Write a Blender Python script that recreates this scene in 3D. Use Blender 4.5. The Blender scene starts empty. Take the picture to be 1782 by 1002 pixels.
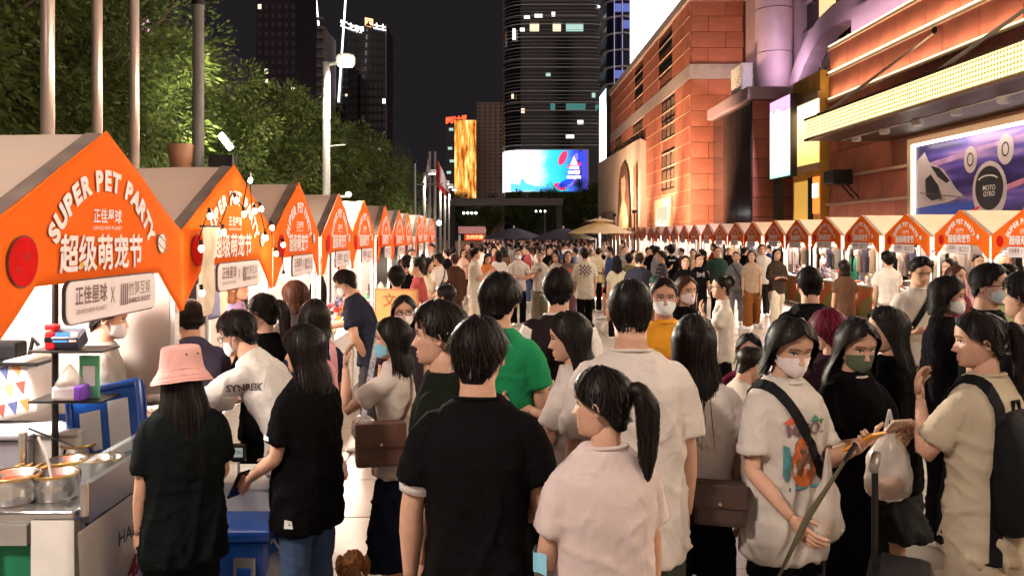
import bpy, bmesh, math, random
import numpy as np
from mathutils import Vector, Matrix, noise, Euler
from mathutils.bvhtree import BVHTree

random.seed(7)
S = bpy.context.scene
COL = S.collection
R = math.radians
F = 1400.0            # focal length in photograph pixels (1782 wide)
HX, HY = 862.0, 409.0 # vanishing point of the aisle in the photograph
CH = 2.05             # eye height

# ---------------------------------------------------------------- camera
cam_d = bpy.data.cameras.new('camera')
cam = bpy.data.objects.new('camera', cam_d)
COL.objects.link(cam)
cam.location = (0, 0, CH)
cam.rotation_euler = (R(90), 0, 0)
cam_d.sensor_width = 36.0
cam_d.lens = 36.0 * F / 1782.0
cam_d.shift_x = (891 - HX) / 1782.0
cam_d.shift_y = -(501 - HY) / 1782.0
cam_d.clip_start = 0.05
cam_d.clip_end = 2000
S.camera = cam

# ---------------------------------------------------------------- world, moonlight / city glow, exposure
W = bpy.data.worlds.new('World'); S.world = W; W.use_nodes = True
nt = W.node_tree
bg = nt.nodes['Background']
bg.inputs['Color'].default_value = (0.0078, 0.0068, 0.0082, 1)
bg.inputs['Strength'].default_value = 1.0
sd = bpy.data.lights.new('sun', 'SUN'); sd.energy = 0.42; sd.angle = R(120); sd.color = (1.0, 0.78, 0.66)
sun = bpy.data.objects.new('sun', sd); COL.objects.link(sun)
sun.rotation_euler = (R(56), 0, R(34))
S.view_settings.view_transform = 'Standard'
S.view_settings.look = 'None'
S.view_settings.exposure = 0.9
S.view_settings.gamma = 1.0
S.view_settings.use_curve_mapping = False
S.cycles.max_bounces = 6
S.cycles.diffuse_bounces = 3
S.cycles.glossy_bounces = 3
S.cycles.transmission_bounces = 4
S.cycles.transparent_max_bounces = 8
S.cycles.caustics_reflective = False
S.cycles.caustics_refractive = False
S.cycles.sample_clamp_indirect = 4.0
S.cycles.use_light_tree = True

def at(px, py, Z):
    """world point of a photograph pixel at depth Z"""
    return Vector(((px - HX) * Z / F, Z, CH + (HY - py) * Z / F))

# ---------------------------------------------------------------- materials
MATS = {}
def lin(c):
    return tuple(((v/255)/12.92 if v/255 <= 0.04045 else ((v/255+0.055)/1.055)**2.4) for v in c)

def mat(name, color, rough=0.6, metal=0.0, var=0.12, scale=8.0, bump=0.0, bscale=60.0, spec=0.4,
        emit=None, estr=0.0, trans=0.0, stretch=None, sheen=0.0, alpha=None, coat=0.0):
    if name in MATS: return MATS[name]
    m = bpy.data.materials.new(name); m.use_nodes = True
    n = m.node_tree.nodes; l = m.node_tree.links
    b = n['Principled BSDF']
    b.inputs['Roughness'].default_value = rough
    b.inputs['Metallic'].default_value = metal
    b.inputs['Specular IOR Level'].default_value = spec
    if sheen: b.inputs['Sheen Weight'].default_value = sheen
    if coat: b.inputs['Coat Weight'].default_value = coat
    tc = n.new('ShaderNodeTexCoord')
    mp = n.new('ShaderNodeMapping'); l.new(tc.outputs['Object'], mp.inputs['Vector'])
    if stretch: mp.inputs['Scale'].default_value = stretch
    if var > 0:
        nz = n.new('ShaderNodeTexNoise'); nz.inputs['Scale'].default_value = scale; nz.inputs['Detail'].default_value = 5
        l.new(mp.outputs['Vector'], nz.inputs['Vector'])
        mr = n.new('ShaderNodeMapRange')
        mr.inputs['From Min'].default_value = 0.25; mr.inputs['From Max'].default_value = 0.75
        mr.inputs['To Min'].default_value = 1 - var; mr.inputs['To Max'].default_value = 1 + var
        l.new(nz.outputs['Fac'], mr.inputs['Value'])
        mx = n.new('ShaderNodeMix'); mx.data_type = 'RGBA'; mx.blend_type = 'MULTIPLY'
        mx.inputs['Factor'].default_value = 1.0
        mx.inputs['A'].default_value = (*color, 1)
        l.new(mr.outputs['Result'], mx.inputs['B'])
        l.new(mx.outputs['Result'], b.inputs['Base Color'])
    else:
        b.inputs['Base Color'].default_value = (*color, 1)
    if bump > 0:
        nb = n.new('ShaderNodeTexNoise'); nb.inputs['Scale'].default_value = bscale; nb.inputs['Detail'].default_value = 4
        l.new(mp.outputs['Vector'], nb.inputs['Vector'])
        bp = n.new('ShaderNodeBump'); bp.inputs['Strength'].default_value = bump; bp.inputs['Distance'].default_value = 0.02
        l.new(nb.outputs['Fac'], bp.inputs['Height']); l.new(bp.outputs['Normal'], b.inputs['Normal'])
    if emit:
        b.inputs['Emission Color'].default_value = (*emit, 1)
        b.inputs['Emission Strength'].default_value = estr
    if alpha is not None:
        b.inputs['Alpha'].default_value = alpha
    if trans > 0:
        out = n['Material Output']
        t = n.new('ShaderNodeBsdfTranslucent'); t.inputs['Color'].default_value = (*color, 1)
        ms = n.new('ShaderNodeMixShader'); ms.inputs['Fac'].default_value = trans
        l.new(b.outputs['BSDF'], ms.inputs[1]); l.new(t.outputs['BSDF'], ms.inputs[2])
        l.new(ms.outputs['Shader'], out.inputs['Surface'])
    MATS[name] = m
    return m

def glow(name, color, strength):
    if name in MATS: return MATS[name]
    m = bpy.data.materials.new(name); m.use_nodes = True
    n = m.node_tree.nodes; l = m.node_tree.links
    n.remove(n['Principled BSDF'])
    e = n.new('ShaderNodeEmission'); e.inputs['Color'].default_value = (*color, 1); e.inputs['Strength'].default_value = strength
    l.new(e.outputs['Emission'], n['Material Output'].inputs['Surface'])
    MATS[name] = m
    return m

# ---------------------------------------------------------------- mesh helpers
class MB:
    def __init__(s): s.v = []; s.f = []; s.mi = []
    def add(s, vs, fs, m=0):
        k = len(s.v); s.v += [tuple(p) for p in vs]
        for f in fs: s.f.append([i + k for i in f]); s.mi.append(m)
        return s
    def box(s, c, d, m=0, M=None):
        x, y, z = d[0]/2, d[1]/2, d[2]/2
        vs = [Vector(p) for p in ((-x,-y,-z),(x,-y,-z),(x,y,-z),(-x,y,-z),(-x,-y,z),(x,-y,z),(x,y,z),(-x,y,z))]
        if M is not None: vs = [M @ p for p in vs]
        vs = [p + Vector(c) for p in vs]
        return s.add(vs, [(0,3,2,1),(4,5,6,7),(0,1,5,4),(1,2,6,5),(2,3,7,6),(3,0,4,7)], m)
    def bb(s, lo, hi, m=0):
        return s.box([(a+b)/2 for a, b in zip(lo, hi)], [abs(b-a) for a, b in zip(lo, hi)], m)
    def cbox(s, c, d, ch=0.01, m=0, M=None):
        """box with chamfered edges"""
        bm = bmesh.new(); bmesh.ops.create_cube(bm, size=1)
        for v in bm.verts: v.co = Vector((v.co.x*d[0], v.co.y*d[1], v.co.z*d[2]))
        bmesh.ops.bevel(bm, geom=list(bm.edges), offset=ch, segments=2, affect='EDGES', profile=0.6)
        bm.verts.index_update()
        vs = [(M @ v.co if M is not None else v.co) + Vector(c) for v in bm.verts]
        fs = [[v.index for v in f.verts] for f in bm.faces]
        bm.free()
        return s.add(vs, fs, m)
    def loft(s, rings, cap0=True, cap1=True, m=0, closed=True):
        n = len(rings[0]); k = len(s.v)
        for r in rings: s.v += [tuple(p) for p in r]
        for i in range(len(rings)-1):
            for j in range(n if closed else n-1):
                j2 = (j+1) % n
                s.f.append([k+i*n+j, k+i*n+j2, k+(i+1)*n+j2, k+(i+1)*n+j]); s.mi.append(m)
        if cap0: s.f.append([k+j for j in range(n)][::-1]); s.mi.append(m)
        if cap1: s.f.append([k+(len(rings)-1)*n+j for j in range(n)]); s.mi.append(m)
        return s
    def tube(s, pts, rad, n=8, m=0, caps=True):
        pts = [Vector(p) for p in pts]
        if not hasattr(rad, '__len__'): rad = [rad]*len(pts)
        rings = []; up = None
        for i, p in enumerate(pts):
            d = (pts[min(i+1, len(pts)-1)] - pts[max(i-1, 0)])
            d = d.normalized() if d.length > 1e-9 else Vector((0,0,1))
            if up is None:
                up = Vector((0,0,1)) if abs(d.z) < 0.9 else Vector((0,1,0))
            u = d.cross(up)
            u = u.normalized() if u.length > 1e-6 else d.orthogonal().normalized()
            v = u.cross(d).normalized(); up = v
            rings.append([p + (u*math.cos(2*math.pi*j/n) + v*math.sin(2*math.pi*j/n))*rad[i] for j in range(n)])
        return s.loft(rings, caps, caps, m)
    def lathe(s, prof, c=(0,0,0), n=20, m=0, cap=True):
        rings = [[Vector((c[0]+r*math.cos(2*math.pi*j/n), c[1]+r*math.sin(2*math.pi*j/n), c[2]+z)) for j in range(n)] for r, z in prof]
        return s.loft(rings, cap, cap, m)
    def ball(s, c, r, n=10, k=7, m=0):
        if not hasattr(r, '__len__'): r = (r, r, r)
        rings = []
        for i in range(k):
            a = math.pi*(i+0.35)/(k-0.3)
            rings.append([Vector((c[0]+r[0]*math.sin(a)*math.cos(2*math.pi*j/n), c[1]+r[1]*math.sin(a)*math.sin(2*math.pi*j/n), c[2]-r[2]*math.cos(a))) for j in range(n)])
        return s.loft(rings, True, True, m)
    def ribbon(s, pts, widths, side, m=0):
        k = len(s.v)
        for p, w, sd_ in zip(pts, widths, side):
            s.v.append(tuple(Vector(p)-Vector(sd_)*w/2)); s.v.append(tuple(Vector(p)+Vector(sd_)*w/2))
        for i in range(len(pts)-1):
            s.f.append([k+2*i, k+2*i+1, k+2*i+3, k+2*i+2]); s.mi.append(m)
        return s
    def mesh(s, name, mats, smooth=False):
        me = bpy.data.meshes.new(name)
        me.from_pydata(s.v, [], s.f)
        if not isinstance(mats, (list, tuple)): mats = [mats]
        for m in mats: me.materials.append(m)
        if any(s.mi): me.polygons.foreach_set('material_index', s.mi)
        if smooth: me.polygons.foreach_set('use_smooth', [True]*len(me.polygons))
        me.update()
        return me
    def build(s, name, mats, parent=None, loc=None, smooth=False, rz=None):
        return link(name, s.mesh(name, mats, smooth), parent, loc, rz)

def link(name, me, parent=None, loc=None, rz=None):
    o = bpy.data.objects.new(name, me); COL.objects.link(o)
    if parent: o.parent = parent
    if loc is not None: o.location = loc
    if rz is not None: o.rotation_euler = (0, 0, rz)
    return o

def tag(o, label, cat=None, group=None, kind=None):
    if label: o['label'] = label
    if cat: o['category'] = cat
    if group: o['group'] = group
    if kind: o['kind'] = kind
    return o

def empty(name, loc, label, cat, group=None, rz=0):
    o = bpy.data.objects.new(name, None); COL.objects.link(o)
    o.location = loc; o.rotation_euler = (0, 0, rz); o.empty_display_size = 0.2
    return tag(o, label, cat, group)

def copy_tree(o, parent=None):
    kids = [c for c in KIDS.get(o.name, [])] if o.name in KIDS else [c for c in o.children]
    c = o.copy(); COL.objects.link(c); c.parent = parent
    for ch in kids: copy_tree(ch, c)
    return c
KIDS = {}

def lamp(kind, name, loc, energy, color=(1,1,1), size=0.3, sy=None, rot=(0,0,0), parent=None, spot=None):
    d = bpy.data.lights.new(name, kind); d.energy = energy; d.color = color
    if kind == 'AREA':
        d.size = size
        if sy: d.shape = 'RECTANGLE'; d.size_y = sy
    else:
        d.shadow_soft_size = size
    if kind == 'SPOT' and spot: d.spot_size = spot; d.spot_blend = 0.6
    o = bpy.data.objects.new(name, d); COL.objects.link(o)
    o.location = loc; o.rotation_euler = rot
    if parent: o.parent = parent
    return o

def aim(d):
    return Vector(d).to_track_quat('-Z', 'Y').to_euler()

TEXT_CACHE = {}
def text_mesh(txt, size=1.0, ext=0.0, bold=0.0, space=1.0):
    """mesh data of a line of lettering in the XZ plane, centred"""
    key = (txt, size, ext, bold, space)
    if key in TEXT_CACHE: return TEXT_CACHE[key]
    cu = bpy.data.curves.new('t', 'FONT'); cu.body = txt; cu.size = size; cu.extrude = ext; cu.offset = bold
    cu.align_x = 'CENTER'; cu.align_y = 'CENTER'; cu.space_character = space; cu.resolution_u = 3
    o = bpy.data.objects.new('t', cu); COL.objects.link(o)
    me = bpy.data.meshes.new_from_object(o)
    bpy.data.objects.remove(o); bpy.data.curves.remove(cu)
    vs = np.empty(len(me.vertices)*3); me.vertices.foreach_get('co', vs); vs = vs.reshape(-1, 3)
    fs = [list(p.vertices) for p in me.polygons]
    bpy.data.meshes.remove(me)
    TEXT_CACHE[key] = (vs, fs)
    return vs, fs

def put_text(mb, txt, size, org, ux, uz, bold=0.0, m=0, space=1.0, flip=False, width=None):
    vs, fs = text_mesh(txt, size, 0.0, bold, space)
    ux = Vector(ux); uz = Vector(uz); org = Vector(org)
    k = 1.0
    if width and len(vs):
        k = width / max(1e-6, vs[:,0].max() - vs[:,0].min())
    mb.add([org + ux*(float(p[0])*k) + uz*float(p[1]) for p in vs], fs, m)
# ================================================================ ground
def ground_mat():
    m = bpy.data.materials.new('paving'); m.use_nodes = True
    n = m.node_tree.nodes; l = m.node_tree.links; b = n['Principled BSDF']
    tc = n.new('ShaderNodeTexCoord')
    br = n.new('ShaderNodeTexBrick'); br.inputs['Scale'].default_value = 1.0
    br.inputs['Brick Width'].default_value = 0.9; br.inputs['Row Height'].default_value = 0.9
    br.inputs['Mortar Size'].default_value = 0.01; br.offset = 0.0
    br.inputs['Color1'].default_value = (0.40, 0.345, 0.29, 1); br.inputs['Color2'].default_value = (0.34, 0.29, 0.245, 1)
    br.inputs['Mortar'].default_value = (0.12, 0.10, 0.09, 1)
    l.new(tc.outputs['Object'], br.inputs['Vector'])
    nz = n.new('ShaderNodeTexNoise'); nz.inputs['Scale'].default_value = 1.3; nz.inputs['Detail'].default_value = 8
    l.new(tc.outputs['Object'], nz.inputs['Vector'])
    mx = n.new('ShaderNodeMix'); mx.data_type = 'RGBA'; mx.blend_type = 'MULTIPLY'; mx.inputs['Factor'].default_value = 0.55
    l.new(br.outputs['Color'], mx.inputs['A']); l.new(nz.outputs['Color'], mx.inputs['B'])
    l.new(mx.outputs['Result'], b.inputs['Base Color'])
    b.inputs['Roughness'].default_value = 0.38
    return m
g = MB(); g.add([(-400,-60,-0.006),(400,-60,-0.006),(400,700,-0.006),(-400,700,-0.006)], [(0,1,2,3)])
ground = tag(g.build('ground', ground_mat()), None, kind='structure')
tile_m = [mat('tile_%d' % i, c, 0.33, var=0.2, scale=1.7, bump=0.05, bscale=25) for i, c in enumerate([(0.36,0.31,0.265),(0.33,0.285,0.245),(0.385,0.335,0.28)])]
tb = []
for i in range(3):
    q = MB(); q.cbox((0,0,-0.02), (0.888,0.888,0.04), 0.004); tb.append(q.mesh('paving_tile', tile_m[i]))
rt = random.Random(3)
for i in range(13):
    for j in range(22):
        link('paving_tile', tb[rt.choice((0,0,1,1,2))], ground, (-2.7+0.9*i, 1.8+0.9*j, 0.001*rt.random()))

# ================================================================ mall wings on the right
brick_l = [mat('red_stone_%d' % i, c, 0.55, var=0.24, scale=1.1, bump=0.08, bscale=30) for i, c in enumerate(
    [(0.45,0.155,0.10),(0.40,0.132,0.088),(0.50,0.178,0.115)])]
cream = mat('cream_ledge', (0.55,0.40,0.28), 0.6, var=0.1)
grey_stone = mat('grey_stone', (0.42,0.36,0.35), 0.6, var=0.12, scale=3)
mauve = mat('mauve_cladding', (0.40,0.29,0.33), 0.5, var=0.08, scale=1.5)
dark_glass = mat('dark_glass', (0.012,0.012,0.016), 0.08, var=0.0, spec=0.7)
dark_metal = mat('dark_metal', (0.02,0.018,0.018), 0.4, metal=0.6, var=0.1)
steel = mat('steel', (0.55,0.53,0.52), 0.25, metal=1.0, var=0.08, scale=3, stretch=(1,1,0.05))
white_paint = mat('white_paint', (0.75,0.73,0.71), 0.45, var=0.05)

def panels(parent, axis, plane, u0, u1, z0, z1, uw, zh, skip=(), depth=0.06, name='stone_panel', mats=brick_l, seed=1, stag=True, sgn=-1):
    """stone panels proud of a wall. axis 'x': wall at x=plane running along y; axis 'y': wall at y=plane along x"""
    rr = random.Random(seed)
    nz_ = max(1, round((z1-z0)/zh)); zh = (z1-z0)/nz_
    cache = {}
    def mesh(w, mi):
        key = (round(w,3), mi)
        if key not in cache:
            q = MB()
            d = (depth, w-0.03, zh-0.035) if axis == 'x' else (w-0.03, depth, zh-0.035)
            q.cbox((0,0,0), d, 0.012)
            cache[key] = q.mesh(name, mats[mi])
        return cache[key]
    for r in range(nz_):
        zc = z0 + zh*(r+0.5)
        u = u0 - (uw*0.5 if (stag and r % 2) else 0)
        while u < u1 - 0.02:
            a, b = max(u, u0), min(u+uw, u1); u += uw
            if b - a < 0.15: continue
            segs = [(a, b)]
            for (s0, s1, t0, t1) in skip:
                if zc+zh/2 > t0+0.02 and zc-zh/2 < t1-0.02:
                    ns = []
                    for (p, q_) in segs:
                        if q_ <= s0 or p >= s1: ns.append((p, q_)); continue
                        if s0-p > 0.15: ns.append((p, s0))
                        if q_-s1 > 0.15: ns.append((s1, q_))
                    segs = ns
            for (p, q_) in segs:
                jit = rr.uniform(-0.004, 0.004)
                loc = (plane + sgn*depth/2 + jit, (p+q_)/2, zc) if axis == 'x' else ((p+q_)/2, plane + sgn*depth/2 + jit, zc)
                link(name, mesh(q_-p, rr.choice((0,0,1,1,2))), parent, loc)

# ---- near wing with the lit canopy
XN = 14.5
nw = empty('mall_building', (0,0,0), 'red stone mall wing with gold lit canopy at the right edge', 'building')
q = MB(); q.bb((XN,-6,0),(XN+6,34.8,10.05)); q.build('wall', mat('backing', (0.22,0.08,0.05), 0.8), nw)
panels(nw, 'x', XN-0.001, 17, 34.8, 0.0, 10.05, 2.0, 1.12, skip=[(17.5,27.6,2.2,5.3),(17.0,29.4,5.45,6.35)], seed=2)
panels(nw, 'y', 34.8, XN, XN+3, 0, 10.05, 2.0, 1.12, seed=3, sgn=1)
for i, z in enumerate((10.05, 8.93, 7.81, 4.47, 3.35)):
    y0 = 17 if z > 6 else 27.7
    q = MB(); q.cbox((XN-0.06, (y0+34.9)/2, z), (0.2, 34.9-y0, 0.11), 0.02); q.build('ledge', cream, nw)
    if i in (0, 1, 2):
        y0 = 17.2
        q = MB(); q.bb((XN-0.20, y0, z+0.07), (XN-0.13, 34.6, z+0.10)); st = q.build('light_strip', glow('ledge_glow%d' % i, (1.0,0.76,0.42), 1.6 if i != 1 else 3.0), nw)
        lamp('AREA', 'ledge_lamp', (XN-0.30, 26, z+0.16), 62, (1.0,0.66,0.44), 17, 0.1, rot=aim((0.5,0,1)), parent=nw)
# set-back upper storey, arch and mauve bands
q = MB(); q.bb((XN+1.2,17,10.05),(XN+6,33.5,20)); q.build('upper_wall', mauve, nw)
q = MB(); q.bb((XN+0.5,17,10.3),(XN+1.2,33.9,11.5)); q.build('parapet', mauve, nw)
lamp('AREA', 'parapet_lamp', (XN-0.1, 29, 10.6), 55, (0.95,0.68,0.95), 14, 0.2, rot=aim((1,0,0.9)), parent=nw)
# lit canopy (awning)
aw = MB(); aw.bb((11.5,-6,5.5),(XN+0.02,29.6,5.62)); aw.bb((11.56,-6,6.18),(XN,29.55,6.24))  # awning and its lamps extended out of view to light the left stall fronts
awn = aw.build('awning', mat('canopy_soffit', (0.09,0.06,0.035), 0.5, var=0.15), nw)
def canopy_mat():
    m = bpy.data.materials.new('canopy_lamps'); m.use_nodes = True
    n = m.node_tree.nodes; l = m.node_tree.links; b = n['Principled BSDF']
    b.inputs['Base Color'].default_value = (0.5,0.38,0.2,1); b.inputs['Roughness'].default_value = 0.3
    tc = n.new('ShaderNodeTexCoord'); mp = n.new('ShaderNodeMapping'); l.new(tc.outputs['Object'], mp.inputs['Vector'])
    mp.inputs['Scale'].default_value = (8.5,8.5,8.5)
    vo = n.new('ShaderNodeTexVoronoi'); vo.inputs['Randomness'].default_value = 0.06; vo.inputs['Scale'].default_value = 1.0
    l.new(mp.outputs['Vector'], vo.inputs['Vector'])
    cr = n.new('ShaderNodeValToRGB'); l.new(vo.outputs['Distance'], cr.inputs['Fac'])
    cr.color_ramp.elements[0].position = 0.1; cr.color_ramp.elements[0].color = (1,1,1,1)
    cr.color_ramp.elements[1].position = 0.55; cr.color_ramp.elements[1].color = (0.07,0.07,0.07,1)
    ml = n.new('ShaderNodeMath'); ml.operation = 'MULTIPLY'; ml.inputs[1].default_value = 2.4; l.new(cr.outputs['Color'], ml.inputs[0])
    b.inputs['Emission Color'].default_value = (1.0,0.76,0.30,1); l.new(ml.outputs[0], b.inputs['Emission Strength'])
    return m
cm = canopy_mat()
for k in range(25):
    y1 = 29.6 - k*1.4
    q = MB(); q.bb((11.42, y1-1.385, 5.6), (11.5, y1, 6.24)); q.build('lamp_panel', cm, awn)
q = MB(); q.bb((11.44, 29.6, 5.6), (XN, 29.66, 6.22)); q.build('lamp_panel', cm, awn)
for z in (5.52, 6.27):
    q = MB(); q.bb((11.38, -6, z-0.03), (11.52, 29.68, z+0.05)); q.build('canopy_trim', mat('bronze', (0.16,0.09,0.05), 0.4, metal=0.5), awn)
for k in range(6):
    y = 28.3 - k*2.05
    q = MB(); q.lathe([(0.16,0),(0.16,-0.14),(0.12,-0.17)], (12.7,y,5.5), 14); q.build('downlight', white_paint, awn)
    q = MB(); q.bb((12.6,y-1.0,5.47),(12.64,y+1.0,5.5)); q.build('conduit', white_paint, awn)
for y in (28.6, 21.4):
    q = MB(); q.tube([(11.6,y,6.27),(XN,y-2.2,8.75)], [0.07,0.035], 8); q.build('stay_rod', mat('rod_white', (0.7,0.62,0.5), 0.4), awn)
    q = MB(); q.cbox((11.6,y,6.3), (0.3,0.22,0.18), 0.03); q.build('rod_shoe', dark_metal, awn)
    q = MB(); q.lathe([(0.12,0),(0.12,0.05)], (0,0,0), 12); o = q.build('rod_plate', dark_metal, awn, (XN-0.07,y-2.2,8.75)); o.rotation_euler = (0,R(-90),0)
lamp('AREA', 'canopy_lamp', (11.3, 12, 5.9), 1900, (1.0,0.80,0.60), 34, 0.6, rot=aim((-1,0,-0.28)), parent=nw)
lamp('AREA', 'soffit_lamp', (13.2, 24, 5.42), 60, (1.0,0.74,0.5), 9, 0.5, rot=aim((0.25,0,-1)), parent=nw)
# wall-mounted flood box
fl = empty('wall_floodlight', (XN-0.02,32.2,4.2), 'dark boxy floodlight bracketed to the red wall below the canopy end', 'floodlight')
q = MB(); q.cbox((-0.75,0,0.15), (0.75,0.95,0.6), 0.05); q.build('housing', dark_metal, fl)
q = MB(); q.cbox((-1.15,0,0.15), (0.08,0.8,0.5), 0.02); q.build('visor', mat('lens', (0.08,0.07,0.06), 0.15), fl)
for dz in (-0.25, 0.25):
    q = MB(); q.tube([(0.0,dz,-0.7),(-0.55,dz,-0.1)], 0.035, 6); q.build('bracket', dark_metal, fl)

# ---- printed vehicle poster with a lit frame
def poster_mat():
    m = bpy.data.materials.new('poster_print'); m.use_nodes = True
    n = m.node_tree.nodes; l = m.node_tree.links; b = n['Principled BSDF']
    tc = n.new('ShaderNodeTexCoord'); mp = n.new('ShaderNodeMapping'); l.new(tc.outputs['Object'], mp.inputs['Vector'])
    mp.inputs['Rotation'].default_value = (R(-16),0,0); mp.inputs['Scale'].default_value = (1,0.10,0.75)
    nz = n.new('ShaderNodeTexNoise'); nz.inputs['Scale'].default_value = 1.5; nz.inputs['Detail'].default_value = 3
    l.new(mp.outputs['Vector'], nz.inputs['Vector'])
    cr = n.new('ShaderNodeValToRGB'); l.new(nz.outputs['Fac'], cr.inputs['Fac'])
    e = cr.color_ramp.elements
    e[0].position = 0.36; e[0].color = (0.012,0.008,0.05,1)
    e[1].position = 0.72; e[1].color = (0.62,0.25,0.32,1)
    for p, c in ((0.48,(0.03,0.018,0.13,1)),(0.57,(0.10,0.07,0.36,1)),(0.64,(0.36,0.24,0.50,1))):
        x = e.new(p); x.color = c
    l.new(cr.outputs['Color'], b.inputs['Base Color']); b.inputs['Roughness'].default_value = 0.35
    return m
ps = empty('wall_poster', (XN-0.12,22.5,0), 'backlit purple poster of white futuristic pod vehicles, MOTO GYRO lettering, under canopy', 'poster')
q = MB(); q.bb((-0.03,-5,2.4),(0.0,5.0,5.06)); q.build('print', poster_mat(), ps)
PX = -0.034
pw = mat('poster_white', (0.50,0.44,0.46), 0.4, var=0.1, scale=3); pd = mat('poster_dark', (0.03,0.028,0.032), 0.3); pbl = mat('poster_blue', (0.03,0.08,0.42), 0.4)
def flat(mb, pts, x, m=0):   # polygon in the poster plane; pts (u to the reader's right in metres from far edge, z)
    mb.add([(x, 5.0-u*.835, 2.4+(z-2.4)*.70) for u, z in pts], [list(range(len(pts)))], m)
def ell(cu, cz, a, b, n=28, rot=0.0, t0=0, t1=2*math.pi):
    out = []
    for i in range(n):
        t = t0+(t1-t0)*i/(n if t1-t0 > 6.2 else n-1)
        x, z = a*math.cos(t), b*math.sin(t)
        out.append((cu+x*math.cos(rot)-z*math.sin(rot), cz+x*math.sin(rot)+z*math.cos(rot)))
    return out
q = MB(); flat(q, [(0,2.4),(4.1,2.4),(4.1,3.35),(0,3.25)], PX); q.build('blue_panel', pbl, ps)
q = MB()
flat(q, [(0.0,3.35),(0.2,5.5),(0.75,5.85),(1.1,5.3),(2.1,4.9),(3.0,3.9),(3.55,3.55),(2.7,3.42),(0.0,3.18)], PX-0.004)   # pod on the left
flat(q, ell(4.95,3.75,0.98,1.22), PX-0.004)       # round pod shell
flat(q, ell(3.85,5.15,0.40,0.58), PX-0.006); flat(q, ell(5.85,5.35,0.44,0.62), PX-0.006)                                  # rotor pods
flat(q, [(6.5,2.4),(6.9,3.2),(8.2,4.4),(10,4.9),(10,2.4)], PX-0.003)
q.build('pod_shell', pw, ps)
for k, (u0_, z0_, u1_, z1_, w_) in enumerate(((0.9,5.0,9.5,7.3,.30),(5.5,3.6,11.5,5.0,.22),(2.3,3.3,4.0,3.7,.06),(0.4,3.9,3.2,3.55,.05))):
    q = MB(); flat(q, [(u0_,z0_),(u1_,z1_ if z1_ < 6.05 else 6.05),(u1_,min(6.1,z1_+w_)),(u0_,z0_+w_)], PX-0.0025-.0002*k if k < 2 else PX-.011); q.build('light_streak', mat('poster_streak%d' % k, ((0.42,0.26,0.50),(0.55,0.22,0.34),(0.12,0.10,0.12),(0.12,0.10,0.12))[k], 0.4, var=0.4, scale=2), ps)
for pl_ in ([(0.85,3.75),(0.8,4.55),(1.2,4.75),(1.75,4.2),(2.0,3.6),(1.3,3.5)], [(1.2,5.15),(1.8,5.0),(2.55,4.35),(2.3,4.25),(1.7,4.6)], ell(4.95,3.85,0.80,0.92), [(7.4,2.4),(7.7,3.2),(8.6,3.9),(9.4,3.4),(9.4,2.4)]):
    q = MB(); flat(q, pl_, PX-0.010); q.build('dark_glazing', pd, ps)
q = MB()
for cu, cz in ((3.85,5.15),(5.85,5.35)):
    q = MB()
    for k in range(24):
        a0, a1 = 2*math.pi*k/24, 2*math.pi*(k+1)/24
        flat(q, [(cu+0.2*math.cos(a0),cz+0.3*math.sin(a0)),(cu+0.2*math.cos(a1),cz+0.3*math.sin(a1)),(cu+0.15*math.cos(a1),cz+0.23*math.sin(a1)),(cu+0.15*math.cos(a0),cz+0.23*math.sin(a0))], PX-0.012)
    q.build('rotor_ring', pd, ps)
q = MB(); flat(q, [(3.85,2.95),(4.2,2.9),(4.5,3.15),(4.1,3.05)], PX-0.012); q.build('red_mark', mat('poster_red', (0.6,0.03,0.05), 0.4), ps)
q = MB(); put_text(q, 'MOTO', 0.20, (PX-0.014, 0.86, 3.42), (0,-1,0), (0,0,1), 0.004); put_text(q, 'GYRO', 0.20, (PX-0.014, 0.86, 3.24), (0,-1,0), (0,0,1), 0.004)
for k in range(9):
    a0, a1 = R(20+k*16), R(36+k*16)
    flat(q, [(4.9+0.6*math.cos(a0),4.15+0.26*math.sin(a0)),(4.9+0.6*math.cos(a1),4.15+0.26*math.sin(a1)),(4.9+0.52*math.cos(a1),4.15+0.2*math.sin(a1)),(4.9+0.52*math.cos(a0),4.15+0.2*math.sin(a0))], PX-0.014)
q.build('lettering', mat('poster_letter', (0.7,0.68,0.68), 0.4), ps)
q = MB(); put_text(q, 'NO.1', 0.17, (PX-0.014, 3.3, 3.20), (0,-1,0), (0,0,1), 0.004); q.build('lettering', pd, ps)
fr = MB(); fr.bb((-0.08,5.0,2.4),(0.02,5.1,5.14)); fr.bb((-0.08,-5,5.06),(0.02,4.999,5.14)); fr.build('lit_frame', glow('frame_glow', (1,0.93,0.85), 5.0), ps)
q = MB(); q.bb((-0.14,5.1,2.4),(0.04,5.32,5.34)); q.bb((-0.14,-5,5.14),(0.04,5.099,5.34)); q.build('surround', cream, ps)
lamp('AREA', 'frame_lamp', (-0.25,0.5,5.0), 16, (1,0.92,0.9), 8, 0.1, rot=aim((0.15,0,-1)), parent=ps)

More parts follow.
